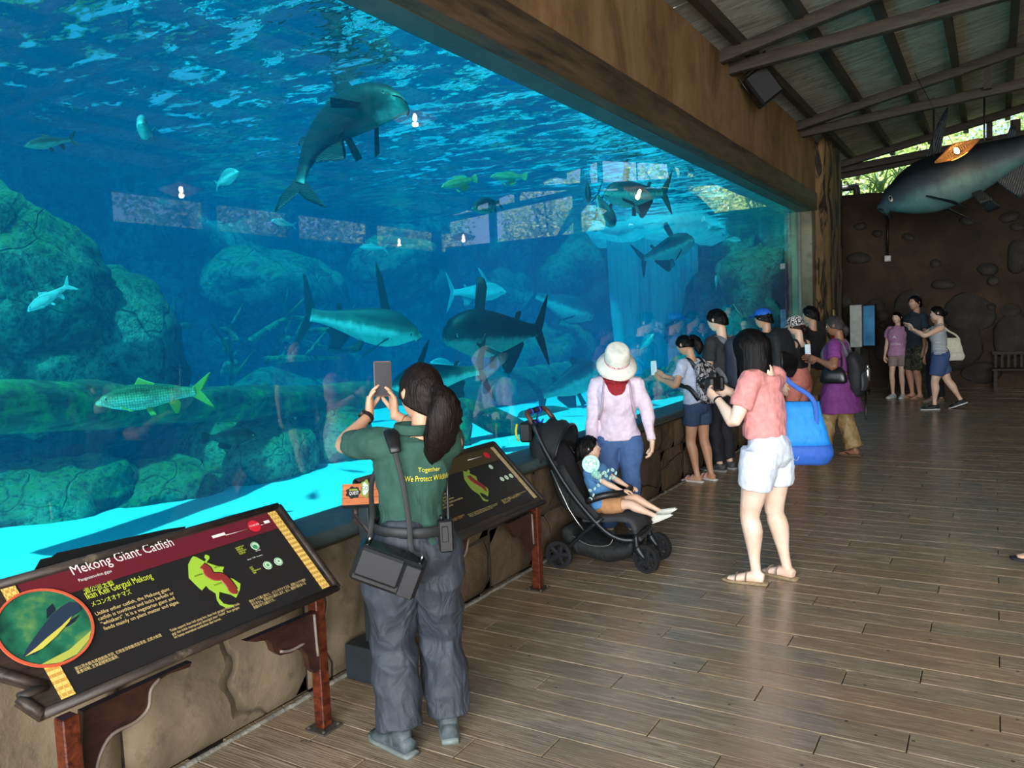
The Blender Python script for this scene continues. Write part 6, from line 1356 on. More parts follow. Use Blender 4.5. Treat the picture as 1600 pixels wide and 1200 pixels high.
def backpack(label, g, size, mat, trim, yoff=0, zc=.70, name='backpack'):
    """worn on the back of person g; returns the thing"""
    T, U, W_ = g['T'], g['U'], g['W']; r = thing(name, label, 'bag', W_(T(0, -.12 - yoff, zc))); o = Vector(r.location); w, d, h = size
    loc = lambda x, y, z: W_(T(x, y, z)) - o
    k = MB(); k.loft([loc(0, -.068 - d / 2, zc - h / 2), loc(0, -.07 - d * .55, zc - h * .3), loc(0, -.068 - d * .5, zc + h * .15), loc(0, -.064 - d * .38, zc + h * .42), loc(0, -.06 - d * .3, zc + h * .52)],
             [(w * .42 * U, d * .40 * U), (w * .5 * U, d * .52 * U), (w * .49 * U, d * .5 * U), (w * .42 * U, d * .36 * U), (w * .25 * U, d * .16 * U)], 20, up=g['M'].to_3x3() @ Vector((0, 1, 0)), m=4, sq=.6); k.obj('pack', mat, r, disp=lambda c, n_: .012 * noise.noise(c * 9))
    k = MB(); k.loft([loc(0, -.068 - d * 1.0, zc - h * .38), loc(0, -.068 - d * 1.08, zc - h * .2), loc(0, -.068 - d * .98, zc + h * .05)], [(w * .34 * U, .012), (w * .38 * U, .02), (w * .33 * U, .012)], 16, up=g['M'].to_3x3() @ Vector((0, 1, 0)), m=3, sq=.6); k.obj('front_pocket', trim, r)
    for sg in (-1, 1):
        k = MB(); k.loft([loc(sg * .05, -.075, zc + h * .4), loc(sg * .062, -.03, .832), loc(sg * .064, .03, .825), loc(sg * .072, .085, .76), loc(sg * .088, .06, .68), loc(sg * .09, -.03, .64), loc(sg * .07, -.08, zc - h * .4)], [(.016 * U, .004 * U)] * 7, 8, up=g['M'].to_3x3() @ Vector((sg, 0, .4)), m=4, sq=.6); k.obj('strap', trim, r)
    k = MB(); k.tube([loc(-.02, -.075, zc + h * .5), loc(0, -.085, zc + h * .56), loc(.02, -.075, zc + h * .5)], .006, 6, 4); k.obj('handle', trim, r); return r
def tote(label, top_c, drop, w, d, axis, mat, mat2, sh, h2=.28, name='tote_bag'):
    """soft tote: top_c centre of the opening, sh = shoulder point the handles loop over"""
    r = thing(name, label, 'bag', top_c); a = Vector(axis).normalized(); n_ = a.cross(Vector((0, 0, 1))); 
    def ring(z, ww, dd): return (Vector((0, 0, z)), (ww, dd))
    P, R = zip(*[ring(0, w * .34, d * .22), ring(-drop * .3, w * .40, d * .45), ring(-drop * .7, w * .50, d * .62)]); k = MB(); k.loft(P, R, 24, up=n_, m=3, sq=.6); k.obj('bag_body', mat, r, disp=lambda c, n: .010 * noise.noise(c * 8))
    P, R = zip(*[ring(-drop * .68, w * .505, d * .63), ring(-drop * .85, w * .54, d * .64), ring(-drop, w * .46, d * .5)]); k = MB(); k.loft(P, R, 24, up=n_, m=3, sq=.6); k.obj('bag_base', mat2, r, disp=lambda c, n: .008 * noise.noise(c * 8))
    s0 = Vector(sh) - Vector(top_c)
    for sg in (-1, 1):
        k = MB(); o = n_ * sg * d * .3; k.loft([a * w * .26 + o * 1.6 + Vector((0, 0, -drop * .65)), a * w * .26 + o, a * w * .2 * .5 + s0 * .55 + o * .6, s0 + n_ * sg * .012, -a * w * .1 + s0 * .55 + o * .6, -a * w * .26 + o, -a * w * .26 + o * 1.6 + Vector((0, 0, -drop * .65))], [(.014, .003)] * 7, 8, up=n_, m=5, sq=.6); k.obj('handle', mat2, r)
    return r
# ---------------------------------------------------------------- 2 woman in the pink t-shirt with a camera
pl_, pf = (-1.185, 4.90), (-.97, .24); PH = 1.56
M_PINK = fabric('faded coral pink cotton', (226, 150, 146), .85, .5); M_WDEN = fabric('white denim', (222, 232, 246), .85, .4); M_TAUPE = plain('taupe sandal leather', (122, 108, 98), .7); M_CORK = plain('cork sole', (150, 128, 98), .9, 0, .3, 60)
cmc = ay(1115, 600, 4.92)
lw, rw2 = LP(pf, pl_, PH, ay(1120, 622, 4.80)), LP(pf, pl_, PH, ay(1140, 612, 5.0))
g2 = person('woman in coral pink t-shirt and white shorts looking down at a camera', pl_, pf, PH, SK['fair'], ('tee', M_PINK, .585, .018, .0, .66), ('shorts', M_WDEN, .50, .605), ('sandal', M_TAUPE, M_CORK), ('bob', 'black'),
            head=(.10, -.46), lean=.04, hands={'L': (lw, (-.5, -.4, -1), (.3, 1, .45), (1, .1, .4), .6), 'R': (rw2, (.6, -.4, -1), (-.35, 1, .35), (-1, .1, .4), .6)}, feet={'L': (-.055, .03, -.25, 0), 'R': (.075, -.035, .15, 0)}, vox=.0075, hip=1.16, build=1.12, thigh=1.12, chest=1.3)
k = MB(); TT = g2['T']
for sg in (-1, 1): k.loft([TT(sg * .045 + x, -.092 - .004 * math.cos(x * 60), z) for x, z in ((-.03, .535), (-.03, .495), (0, .482), (.03, .495), (.03, .535))], [(.0012, .0012)] * 5, 5, m=1)
k.obj('pocket_stitching', M_WDEN, g2['root'])
r = thing('camera', 'black camera held low in both hands by the woman in the pink t-shirt', 'camera', cmc); cf = Vector((pf[0], pf[1], 0)).normalized(); Rc = Matrix((Vector((-cf.y, cf.x, 0)), cf, Vector((0, 0, 1)))).transposed()
k = MB(); k.box((0, 0, 0), (.066, .03, .046), Rc, bev=.012); k.box(Rc @ Vector((-.05, -.01, 0)), (.018, .032, .046), Rc, bev=.01); k.obj('camera_body', M_BLK, r, smooth=False)
k = MB(); k.loft([cf * .02, cf * .075, cf * .085], [.034, .035, .030], 20, m=1); k.obj('lens', M_BLK, r); k = MB(); k.box(Vector((0, 0, .055)), (.022, .026, .016), Rc, bev=.007); k.obj('viewfinder', M_BLK, r, smooth=False)
sh_ = g2['W'](g2['T'](.105, .0, .835))
tote('bright blue canvas tote with darker blue base, beside the woman in pink', ay(1243, 628, 5.08), .38, .40, .17, (.95, .30, 0), fabric('bright blue canvas', (22, 132, 214), .7, .4), fabric('deep blue canvas', (34, 88, 176), .7, .3), sh_)
wrist_band(g2, 'L', 'black band on the left wrist of the woman in pink', M_BLK, .005, False, 'bracelet', .3)
# ---------------------------------------------------------------- 3 grandmother behind the stroller
M_LIL = fabric('pale lilac cotton', (222, 206, 222), .85, .4); M_DEN = fabric('mid blue denim', (66, 98, 146), .85, .4)
hl, hf_ = (-2.42, 5.46), (.42, -.91); HH = 1.46
g3 = person('older woman in pale lilac top and jeans looking down at the stroller', hl, hf_, HH, SK['light'], ('long', M_LIL, .54, .016), ('pants', M_DEN), ('sneaker', plain('grey shoe mesh', (120, 118, 116)), M_SOLEW), ('short', 'black'),
            head=(.12, -.62), lean=.05, hands={'L': ((-.17, .10, .50), (-1, -.6, 0), (.1, .3, -1), (1, 0, 0), .5)}, vox=.009, build=1.05, hip=1.05)
MH, hh, R3, T3, U3 = g3['MH'], g3['hh'], g3['root'], g3['T'], HH
k = MB(); k.loft([MH @ (Vector((0, -.03, z)) * hh) for z in (.08, .2, .46, .64, .67)], [(.48 * hh, .56 * hh), (.49 * hh, .57 * hh), (.47 * hh, .53 * hh), (.36 * hh, .40 * hh), (.02 * hh, .02 * hh)], 32, up=MH.to_3x3() @ Vector((0, 1, 0)), m=4); M_HAT = fabric('off white hat cotton', (226, 226, 214), .9, .3)
hat = thing('sun_hat', 'white bucket sun hat with a red checked ribbon on the older woman', 'hat', (0, 0, 0)); hat.matrix_world = g3['M']
k.obj('crown', M_HAT, hat); k = MB(); nt = 40; vs = []; fs = []
for i in range(6):
    for j in range(nt): a = 2 * PI * j / nt; rr = (.47 + .31 * i / 5) * hh; vs.append(MH @ Vector((rr * math.sin(a), rr * 1.12 * math.cos(a) - .03 * hh, (.12 - .34 * i / 5 + .02 * math.sin(5 * a) * i / 5) * hh)))
for i in range(5):
    for j in range(nt): fs.append((i * nt + j, (i + 1) * nt + j, (i + 1) * nt + (j + 1) % nt, i * nt + (j + 1) % nt))
k.add(vs, fs); k.obj('brim', M_HAT, hat, solid=.006)
m = N('red white gingham'); v = m.co(); ck = m.n('TexChecker', Vector=v, Scale=110).outputs[1]; M_GING = m.set(m.mix(ck, sc((176, 34, 58)), sc((236, 222, 222))), .8)
k = MB(); k.loft([MH @ (Vector((.492 * math.sin(a), .575 * math.cos(a) - .03, .15)) * hh) for a in np.linspace(0, 2 * PI, 33)], [(.008 * hh, .045 * hh)] * 33, 8, m=1); k.obj('ribbon', M_GING, hat)
k = MB(); k.loft([MH @ (Vector((.782 * math.sin(a), .875 * math.cos(a) - .03, -.22 + .02 * math.sin(5 * a))) * hh) for a in np.linspace(0, 2 * PI, 41)], [(.010 * hh, .012 * hh)] * 41, 6, m=1); k.obj('brim_piping', M_GING, hat)
k = MB(); k.loft([T3(.062 * math.sin(a), .058 * math.cos(a) + .004, .835 - .018 * math.cos(a)) for a in np.linspace(0, 2 * PI, 25)], [(.014 * U3, .022 * U3)] * 25, 10, m=1); k.loft([T3(0, .062, .82), T3(0, .085, .78), T3(0, .088, .745)], [(.055 * U3, .010 * U3), (.04 * U3, .010 * U3), (.008 * U3, .006 * U3)], 12, up=(0, 1, 0), m=3); k.obj('neckerchief', fabric('red neckerchief', (150, 24, 34), .8, .5), R3)
for sg in (-1, 1): k = MB(); k.loft([T3(sg * .062, -.06, .79), T3(sg * .066, .0, .832), T3(sg * .068, .07, .79), T3(sg * .078, .085, .70), T3(sg * .092, .04, .64)], [(.016 * U3, .005 * U3)] * 5, 8, m=4, up=(sg, 0, .4), sq=.6); k.obj('backpack_strap', fabric('dusty lilac webbing', (186, 170, 184), .8, .2), R3)
# ---------------------------------------------------------------- 4 girl in white tee
M_WHT_T = fabric('white t-shirt cotton', (196, 206, 226), .85, .35); M_NAVD = fabric('dark denim', (52, 72, 104), .85, .35); M_PKSH = plain('pink grey sandal straps', (190, 160, 164), .7)
il, i_f = (-2.56, 7.74), (-.93, .36); IH = 1.47
g4 = person('girl in white t-shirt and denim shorts leaning at the sill, filming with a phone', il, i_f, IH, SK['tan'], ('tee', M_WHT_T, .53, .018, 0, .6), ('shorts', M_NAVD, .5), ('sandal', M_PKSH, M_SOLEW), ('pony', 'black', .9), head=(.1, -.28), lean=.14,
            hands={'L': (LP(i_f, il, IH, ay(1030, 592, 7.55)), (-.6, -.5, -1), (.2, 1, .5), (1, 0, .2), .5), 'R': (LP(i_f, il, IH, ay(1038, 588, 7.7)), (.6, -.4, -1), (-.2, 1, .5), (-1, 0, .2), .5)}, feet={'L': (-.05, -.03, -.1, 0), 'R': (.06, -.06, .15, 0)}, sway=-.0, vox=.010, hip=.95, build=.95)
phone('small phone with a lit blue picture held by the girl in the white t-shirt', ay(1021, 575, 7.58), (.75, -.62, .1), (0, 0, 1), M_BLK, M_SCR)
m = N('grey floral drawstring fabric'); v = m.co(); nn = m.noise(v, 16, 4, .7, 1.5); c = m.ramp(nn, [(.42, sc((24, 22, 24))), (.5, sc((200, 196, 200))), (.58, sc((60, 48, 52))), (.7, sc((176, 150, 156)))], 'CONSTANT'); M_FLOR = m.set(c, .6)
backpack('small drawstring backpack, black above and grey white floral below, on the girl in white', g4, (.17, .085, .27), M_FLOR, M_BLK, zc=.66)
# ---------------------------------------------------------------- 5 man in charcoal tee
M_CHAR = fabric('charcoal t-shirt', (44, 46, 48), .85, .3); M_BLKT = fabric('black trousers', (24, 26, 34), .8, .3)
jl, jf = (-2.47, 8.35), (-.95, .30); JH = 1.70
g5 = person('man with glasses in charcoal t-shirt and black trousers beside the girl in white', jl, jf, JH, SK['light'], ('tee', M_CHAR, .52, .022, 0, .66), ('pants', M_BLKT), ('sneaker', plain('dark grey trainer mesh', (70, 72, 74)), plain('light grey sole', (150, 152, 150))), ('short', 'black'), head=(.05, -.12), lean=.03, fem=False, vox=.011, thigh=.95)
backpack('grey and navy backpack with buckles on the man in the charcoal t-shirt', g5, (.19, .10, .30), fabric('navy backpack fabric', (44, 50, 66), .7, .4), fabric('grey backpack fabric', (106, 110, 116), .7, .3), zc=.68)
MH, hh = g5['MH'], g5['hh']; k = MB()
for sg in (-1, 1): k.tube([MH @ (Vector((sg * (.15 + .09 * math.cos(a)), .43, .01 + .07 * math.sin(a))) * hh) for a in np.linspace(0, 2 * PI, 17)], .0014, 5, 1); k.tube([MH @ (Vector((sg * .24, .43, .02)) * hh), MH @ (Vector((sg * .37, .0, .04)) * hh)], .0014, 5, 1)
k.obj('glasses', M_BLK, g5['root'])
# ---------------------------------------------------------------- 6 man with the blue cap
kl, kf = (-2.35, 9.75), (-.85, .50); KH = 1.69
g6 = person('man in pale blue shirt under a blue cap, behind the woman in pink', kl, kf, KH, SK['tan'], ('tee', fabric('pale blue shirt', (132, 152, 186), .8, .3), .52, .022, 0, .66), ('pants', M_BLKT), ('sneaker', M_BLK, M_SOLEB), ('short', 'black'), head=(.25, -.1), fem=False, vox=.013)
backpack('large black backpack on the man with the blue cap', g6, (.21, .13, .32), fabric('black backpack fabric', (22, 24, 28), .7, .4), M_BLK, zc=.70)
def cap(g, mat, lab):
    MH, hh = g['MH'], g['hh']; c = thing('baseball_cap', lab, 'hat'); c.matrix_world = g['M']
    k = MB(); k.loft([MH @ (Vector((0, -.03, z)) * hh) for z in (.16, .3, .46, .55, .57)], [(.40 * hh, .49 * hh), (.39 * hh, .48 * hh), (.29 * hh, .36 * hh), (.12 * hh, .14 * hh), (.01 * hh, .01 * hh)], 24, up=MH.to_3x3() @ Vector((0, 1, 0)), m=4); k.obj('crown', mat, c)
    k = MB(); k.loft([MH @ (Vector((0, .36, .20)) * hh), MH @ (Vector((0, .52, .21)) * hh), MH @ (Vector((0, .72, .17)) * hh), MH @ (Vector((0, .80, .14)) * hh)], [(.32 * hh, .02 * hh), (.33 * hh, .02 * hh), (.25 * hh, .016 * hh), (.08 * hh, .01 * hh)], 16, m=3); k.obj('visor', mat, c)
cap(g6, fabric('royal blue cap cotton', (20, 96, 200), .7, .2), 'bright blue baseball cap on the man behind the woman in pink')
# ---------------------------------------------------------------- 7 woman in patterned bucket hat
m = N('black white speckled fabric'); v = m.co(); c = m.ramp(m.vor(v, 70), [(.35, sc((222, 220, 216))), (.5, sc((26, 26, 28)))], 'CONSTANT'); M_SPK = m.set(c, .8)
ll, lf = (-2.02, 9.95), (-.93, .36); LH = 1.58
g7 = person('woman in speckled bucket hat, black vest and salmon leggings', ll, lf, LH, SK['light'], ('tank', fabric('black vest jersey', (20, 20, 24), .8, .3), .62, .010), ('leggings', fabric('salmon leggings', (206, 126, 112), .8, .25), 1.9, .63), ('sneaker', M_BLK, M_SOLEW), ('low', 'brown'), head=(.1, -.14), vox=.013, hip=1.1, build=1.02, thigh=1.1)
c = thing('bucket_hat', 'black and white speckled bucket hat on the woman in salmon leggings', 'hat'); c.matrix_world = g7['M']; MH, hh = g7['MH'], g7['hh']
k = MB(); k.loft([MH @ (Vector((0, -.03, z)) * hh) for z in (-.02, .15, .42, .55, .57)], [(.60 * hh, .66 * hh), (.43 * hh, .51 * hh), (.38 * hh, .44 * hh), (.26 * hh, .30 * hh), (.01 * hh, .01 * hh)], 24, up=MH.to_3x3() @ Vector((0, 1, 0)), m=3); k.obj('hat_body', M_SPK, c)
# ---------------------------------------------------------------- 8 man with cropped hair
ml, mf_ = (-2.1, 11.2), (-.90, .43)
g8 = person('man with cropped hair in black t-shirt and tan shorts next to the fire extinguisher', ml, mf_, 1.70, SK['tan'], ('tee', fabric('black t-shirt', (26, 27, 30), .85, .3), .52, .02, 0, .66), ('bermuda', fabric('tan shorts', (136, 112, 76), .8, .3), .8), ('sneaker', M_BLK, M_SOLEB), ('short', 'black'), head=(.2, .05), fem=False, vox=.014,
            hands={'R': ((.14, .22, .60), (.6, -.5, -1), (-.3, 1, .3), (0, 0, -1), .4)})
phone('turquoise phone held low between the bucket hat woman and the woman in purple', ay(1262, 548, 9.6), (.7, -.7, .1), (0, 0, 1), plain('turquoise phone case', (40, 150, 160), .4), M_SCR)
# ---------------------------------------------------------------- 9 woman in purple kurta
M_PUR = fabric('purple tunic cotton', (124, 56, 128), .8, .45); M_TANC = fabric('tan satin trousers', (160, 134, 90), .45, .8)
nl, nf_ = (-1.50, 9.50), (-.99, .12); NH = 1.57
g9 = person('older woman in purple tunic and tan baggy trousers, grey hair tied low', nl, nf_, NH, SK['brown'], ('tee', M_PUR, .335, .018, .30, .60), ('baggy', M_TANC, 1.92, .58), ('flip', M_BLK, plain('brown sole', (90, 76, 60))), ('low', 'grey'), head=(.05, -.12), build=1.18, hip=1.15,
            hands={'L': (LP(nf_, nl, NH, ay(1277, 562, 9.3)), (-.6, -.4, -1), (.1, 1, .2), (1, 0, 0), .5), 'R': (LP(nf_, nl, NH, ay(1272, 560, 9.55)), (.6, -.4, -1), (-.1, 1, .2), (-1, 0, 0), .5)}, feet={'L': (-.06, .10, -.1, 0), 'R': (.06, -.09, .1, 0)}, vox=.011)
W9, T9 = g9['W'], g9['T']
k = MB(); 
for j in range(3): k.loft([T9(.10 + .006 * j, .05 + .01 * j, .80 - .0), T9(.085, .085, .72), T9(.075, .10, .6), T9(.07, .11, .45), T9(.068, .115, .36)][0:5], [(.02 * NH, .004), (.018 * NH, .006), (.022 * NH, .006), (.024 * NH, .006), (.02 * NH, .004)], 8, up=(0, 1, 0), m=4)
k.obj('scarf', fabric('dark purple printed scarf', (70, 34, 92), .8, .6, .5), g9['root'])
hb = W9(T9(-.125, -.0, .60)); r = thing('handbag', 'black leather handbag under the left arm of the woman in purple', 'bag', hb); q3 = g9['M'].to_3x3()
k = MB(); k.loft([q3 @ Vector((0, 0, z)) for z in (-.09, -.06, .02, .07, .09)], [(.125, .035), (.145, .05), (.13, .045), (.10, .025), (.085, .008)], 20, up=q3 @ Vector((1, 0, 0)), m=3, sq=.6); k.obj('bag_body', plain('black bag leather', (24, 26, 28), .3), r)
k = MB(); k.loft([q3 @ Vector((0, .09, .07)), q3 @ Vector((.05, .06, .22)), W9(T9(-.085, .015, .835)) - hb, q3 @ Vector((.05, -.07, .22)), q3 @ Vector((0, -.09, .07))], [(.010, .003)] * 5, 8, up=q3 @ Vector((1, 0, 0)), m=5); k.obj('handle', M_BLK, r)
pk = backpack('black backpack with a steel bottle hanging on the right shoulder of the woman in purple', g9, (.17, .10, .30), fabric('black grey backpack fabric', (28, 30, 34), .7, .4), plain('grey pack trim', (70, 74, 80)), .04, .60)
k = MB(); bt = W9(T9(.115, -.165, .60)); k.loft([Vector((0, 0, -.09)), Vector((0, 0, .03)), Vector((0, 0, .055)), Vector((0, 0, .09))], [.028, .030, .018, .016], 14, m=2); o = k.obj('water_bottle', plain('steel bottle', (190, 192, 194), .25, .9)); o.location = bt; tag(o, 'small steel bottle in the side pocket of the black backpack', 'bottle')
k = MB(); a_ = W9(T9(.05, -.17, .5)); k.tube([a_, ay(1353, 655, 9.35)], .012, 8, 1); tag(k.obj('umbrella', M_BLK), 'folded black umbrella hanging below the backpack of the woman in purple', 'umbrella')
# ---------------------------------------------------------------- 10-13 group by the far wall
ol, of = (-1.53, 16.15), (-.1, -1)
m = N('lilac pink t-shirt'); M_LPT = fabric('lilac pink cotton', (190, 142, 176), .85, .3)
g10 = person('girl in lilac pink t-shirt with white print and beige shorts, near the far wall', ol, (-.25, -1), 1.56, SK['light'], ('tee', M_LPT, .50, .022, 0, .6), ('shorts', fabric('beige shorts', (150, 132, 124), .8, .3), .55), ('sneaker', plain('white canvas', (200, 206, 210)), M_SOLEW), ('pony', 'black', 1.), head=(-.1, 0), vox=.016, thigh=.9, hip=.9)
bpy.context.view_layer.update()
def chest_text(g, body, x0, x1, z0, h, mat):
    cu = bpy.data.curves.new('lettering', 'FONT'); cu.body = body; o = bpy.data.objects.new('tmp', cu); COL.objects.link(o); dg = bpy.context.evaluated_depsgraph_get(); dg.update()
    me = bpy.data.meshes.new_from_object(o.evaluated_get(dg)); bpy.data.objects.remove(o); n = len(me.vertices); co = np.empty(n * 3, 'f'); me.vertices.foreach_get('co', co); co = co.reshape(-1, 3); mn, mx = co.min(0), co.max(0); T = g['T']; sh = bpy.data.objects[g['root']['_top']]; out = []
    for c in co:
        x = -(x0 + (c[0] - mn[0]) / (mx[0] - mn[0]) * (x1 - x0)); z = z0 + (c[1] - mn[1]) / (mx[1] - mn[1]) * h; p = T(x, .4, z); hit, pt, nn, _i = sh.ray_cast(p, T(x, -.4, z) - p); out.append(tuple((pt + nn * .004) if hit else T(x, .08, z)))
    me.vertices.foreach_set('co', np.array(out, 'f').ravel()); me.materials.clear(); me.materials.append(mat); o = bpy.data.objects.new('lettering', me); COL.objects.link(o); o.parent = g['root']
chest_text(g10, 'adidas', -.055, .055, .63, .030, M_WHT); chest_text(g10, '\u25b2', -.022, .022, .71, .035, M_WHT)
m = N('camouflage cotton'); v = m.co(); c = m.ramp(m.noise(v, 14, 3, .6, 1), [(.4, sc((34, 42, 38))), (.48, sc((84, 82, 60))), (.56, sc((52, 60, 44))), (.64, sc((120, 116, 96)))], 'CONSTANT'); M_CAMO = m.set(c, .85)
g11 = person('tall man in dark blue green t-shirt and camouflage shorts, near the far wall', (-1.22, 16.05), (-.75, -.66), 1.83, SK['tan'], ('tee', fabric('dark teal t-shirt', (44, 58, 68), .85, .3), .50, .02, 0, .7), ('bermuda', M_CAMO, .95), ('flip', M_BLK, plain('tan flip flop', (150, 130, 104))), ('short', 'black'), head=(.1, .05), fem=False, vox=.018)
M_STR = N('white grey striped jersey'); w = M_STR.n('TexWave', _bands_direction='Z', Vector=M_STR.co(), Scale=14).outputs[1]; M_STR = M_STR.set(M_STR.mix(M_STR.val(w, .4, .6), sc((200, 204, 206)), sc((140, 146, 152))), .85)
ql, qf = (-.76, 14.42), (-.90, -.42)
g12 = person('woman in striped white vest and denim shorts walking left, near the far wall', ql, (-.98, -.2), 1.63, SK['light'], ('tank', M_STR, .55, .012), ('bermuda', fabric('blue denim shorts', (62, 86, 132), .8, .3), .72, .60), ('sneaker', plain('black canvas', (24, 26, 32)), M_SOLEW), ('bun', 'black'), head=(-.1, -.05), vox=.016, hip=1.12, build=1.08, thigh=1.1,
             hands={'L': ((-.05, .24, .80), (-1, 0, -1), (.2, .5, 1), (0, 1, 0), .5), 'R': ((.12, .25, .80), (1, 0, -1), (0, .4, 1), (0, 1, 0), .5)}, feet={'L': (-.04, .05, -.1, 0), 'R': (.05, -.20, .1, .03, (0, 1, 0), .35)})
tote('cream cotton tote worn by the woman in the striped vest', ay(1487, 528, 14.5), .36, .34, .1, (1, .15, 0), fabric('cream cotton', (206, 206, 186), .8, .3), fabric('cream cotton', (206, 206, 186)), g12['W'](g12['T'](-.10, 0, .83)))
g13 = person('person in black trousers mostly hidden behind the woman in the striped vest', (-.86, 15.5), (-.6, -.8), 1.55, SK['tan'], ('tee', M_CHAR, .5, .02), ('pants', M_BLKT), ('flat', plain('beige shoe', (140, 116, 96)), M_SOLEG), ('short', 'black'), vox=.02, build=.9)
# ---------------------------------------------------------------- 14 person outside the right edge, one foot in view
g14 = person('person standing just outside the right edge, only a foot in a navy sandal in view', (.52, 6.0), (-.97, -.25), 1.6, SK['light'], ('tee', M_CHAR, .52, .02), ('shorts', M_NAVD, .5), ('sandal', plain('navy sandal strap', (30, 34, 52), .6), plain('navy sandal sole', (26, 30, 44), .7)), ('low', 'black'), vox=.014, feet={'L': (-.05, .17, 0, 0), 'R': (.06, -.08, 0, 0)})
# ================================================================ STROLLER AND TODDLER
SO = Vector((-2.22, 4.88, 0)); sf = Vector((1, .10, 0)).normalized(); sl = Vector((-sf.y, sf.x, 0))     # forward, left
def SP(f, l, z): return sf * f + sl * l + Vector((0, 0, z))
st = thing('stroller', 'black folding stroller with brown handle holding a toddler', 'stroller', SO); M_FR_ = plain('matt black tube', (26, 30, 34), .4, .3); M_CAN = fabric('black stroller fabric', (20, 22, 24), .75, .7); M_GRF = fabric('charcoal seat fabric', (52, 54, 58), .8, .4)
M_BRH = plain('brown leather grip', (88, 50, 36), .5); M_TYRE = plain('black tyre', (18, 18, 20), .7); M_RIM = plain('dark spoke plastic', (34, 36, 40), .35); M_SIL = plain('silver tube', (150, 152, 150), .3, .8)
for sg in (-1, 1):
    l = .215 * sg
    k = MB(); k.loft([SP(-.50, l * .80, .99), SP(-.40, l * .95, .80), SP(-.22, l, .52), SP(-.02, l, .30), SP(.10, l * .92, .225), SP(.20, l * .80, .215)], [(.012, .017)] * 6, 10, m=4); k.obj('side_frame', M_FR_, st)
    k = MB(); k.loft([SP(.0, l, .36), SP(-.15, l, .24), SP(-.30, l, .09)], [(.010, .014)] * 3, 10, m=2); k.obj('rear_strut', M_FR_, st)
    k = MB(); k.tube([SP(-.36, l * .9, .66), SP(-.24, l * .92, .40), SP(-.14, l * .9, .26)], .006, 6, 2); k.obj('brace', M_SIL, st)
    w = thing('tmp', None, None); bpy.data.objects.remove(w)
    for (f, ll, nm) in ((-.31, l * 1.08, 'rear_wheel'), (.27, l * .72, 'front_wheel')):
        R_ = .094; c = SP(f, ll, R_ + .001); ax_ = sl if nm[0] == 'r' else (sl * 1 + sf * (.35 if sg > 0 else .3)).normalized()
        k = MB(); k.disc(c, ax_, R_ * .82, R_, .034, 36); wh = k.obj(nm, M_TYRE, st, smooth=True, auto=.6)
        k = MB(); k.disc(c, ax_, R_ * .72, R_ * .83, .026, 36); k.disc(c, ax_, 0, R_ * .2, .036, 16); e1 = ax_.cross(Vector((0, 0, 1))).normalized(); e2 = ax_.cross(e1)
        for j in range(5): a = 2 * PI * j / 5; d = e1 * math.cos(a) + e2 * math.sin(a); k.loft([c + d * R_ * .1, c + d * R_ * .76], [(.012, .009), (.016, .007)], 8, up=ax_, m=1)
        for j in range(5): a = 2 * PI * (j + .5) / 5; d = e1 * math.cos(a) + e2 * math.sin(a); k.disc(c + d * R_ * .5, ax_, R_ * .17, R_ * .215, .016, 14)
        k.obj('wheel_spokes', M_RIM, wh, auto=.6)
        if nm[0] == 'f':
            k = MB(); k.loft([SP(.205, ll * 1.0, .25), SP(.205, ll, .20), SP(.21, ll, .15)], [.016, .02, .02], 12, m=2); o2 = ax_ * (.028); k.loft([SP(.205, ll, .165), SP(.225, ll, .14), c + Vector((0, 0, .0))], [(.030, .024), (.028, .028), (.012, .024)], 12, up=ax_, m=3); k.obj('fork', M_FR_, wh)
k = MB(); k.tube([SP(-.31, -.235, .087), SP(-.31, .235, .087)], .008, 8, 1); k.obj('axle', M_FR_, st)
k = MB(); k.loft([SP(.20, -.165, .235), SP(.22, 0, .245), SP(.20, .165, .235)], [(.02, .018)] * 3, 10, m=3); k.obj('front_crossbar', M_FR_, st)
k = MB(); k.tube([SP(-.49, -.172, .97), SP(-.535, -.16, 1.03), SP(-.55, -.10, 1.045), SP(-.55, .10, 1.045), SP(-.535, .16, 1.03), SP(-.49, .172, .97)], .017, 12, 4); k.obj('handlebar', M_BRH, st)
k = MB(); k.tube([SP(-.55, -.09, 1.045), SP(-.55, .09, 1.045)], .020, 12, 1); k.obj('grip_sleeve', M_BLK, st)
for l in (-.08, .05):
    k = MB(); k.disc(SP(-.55, l, 1.04), sl, .02, .027, .016, 16); k.tube([SP(-.55, l, 1.02), SP(-.555, l, .975), SP(-.53, l, .95), SP(-.51, l, .975)], .007, 8, 3); tag(k.obj('bag_hook', plain('bright blue hook', (24, 70, 200), .4), org=None), ('near' if l < 0 else 'far') + ' bright blue hook strapped to the stroller handle', 'hook'); o = bpy.context.scene.objects[-1] if False else None
for o in [x for x in COL.objects if x.name.startswith('bag_hook')]: o.location = SO
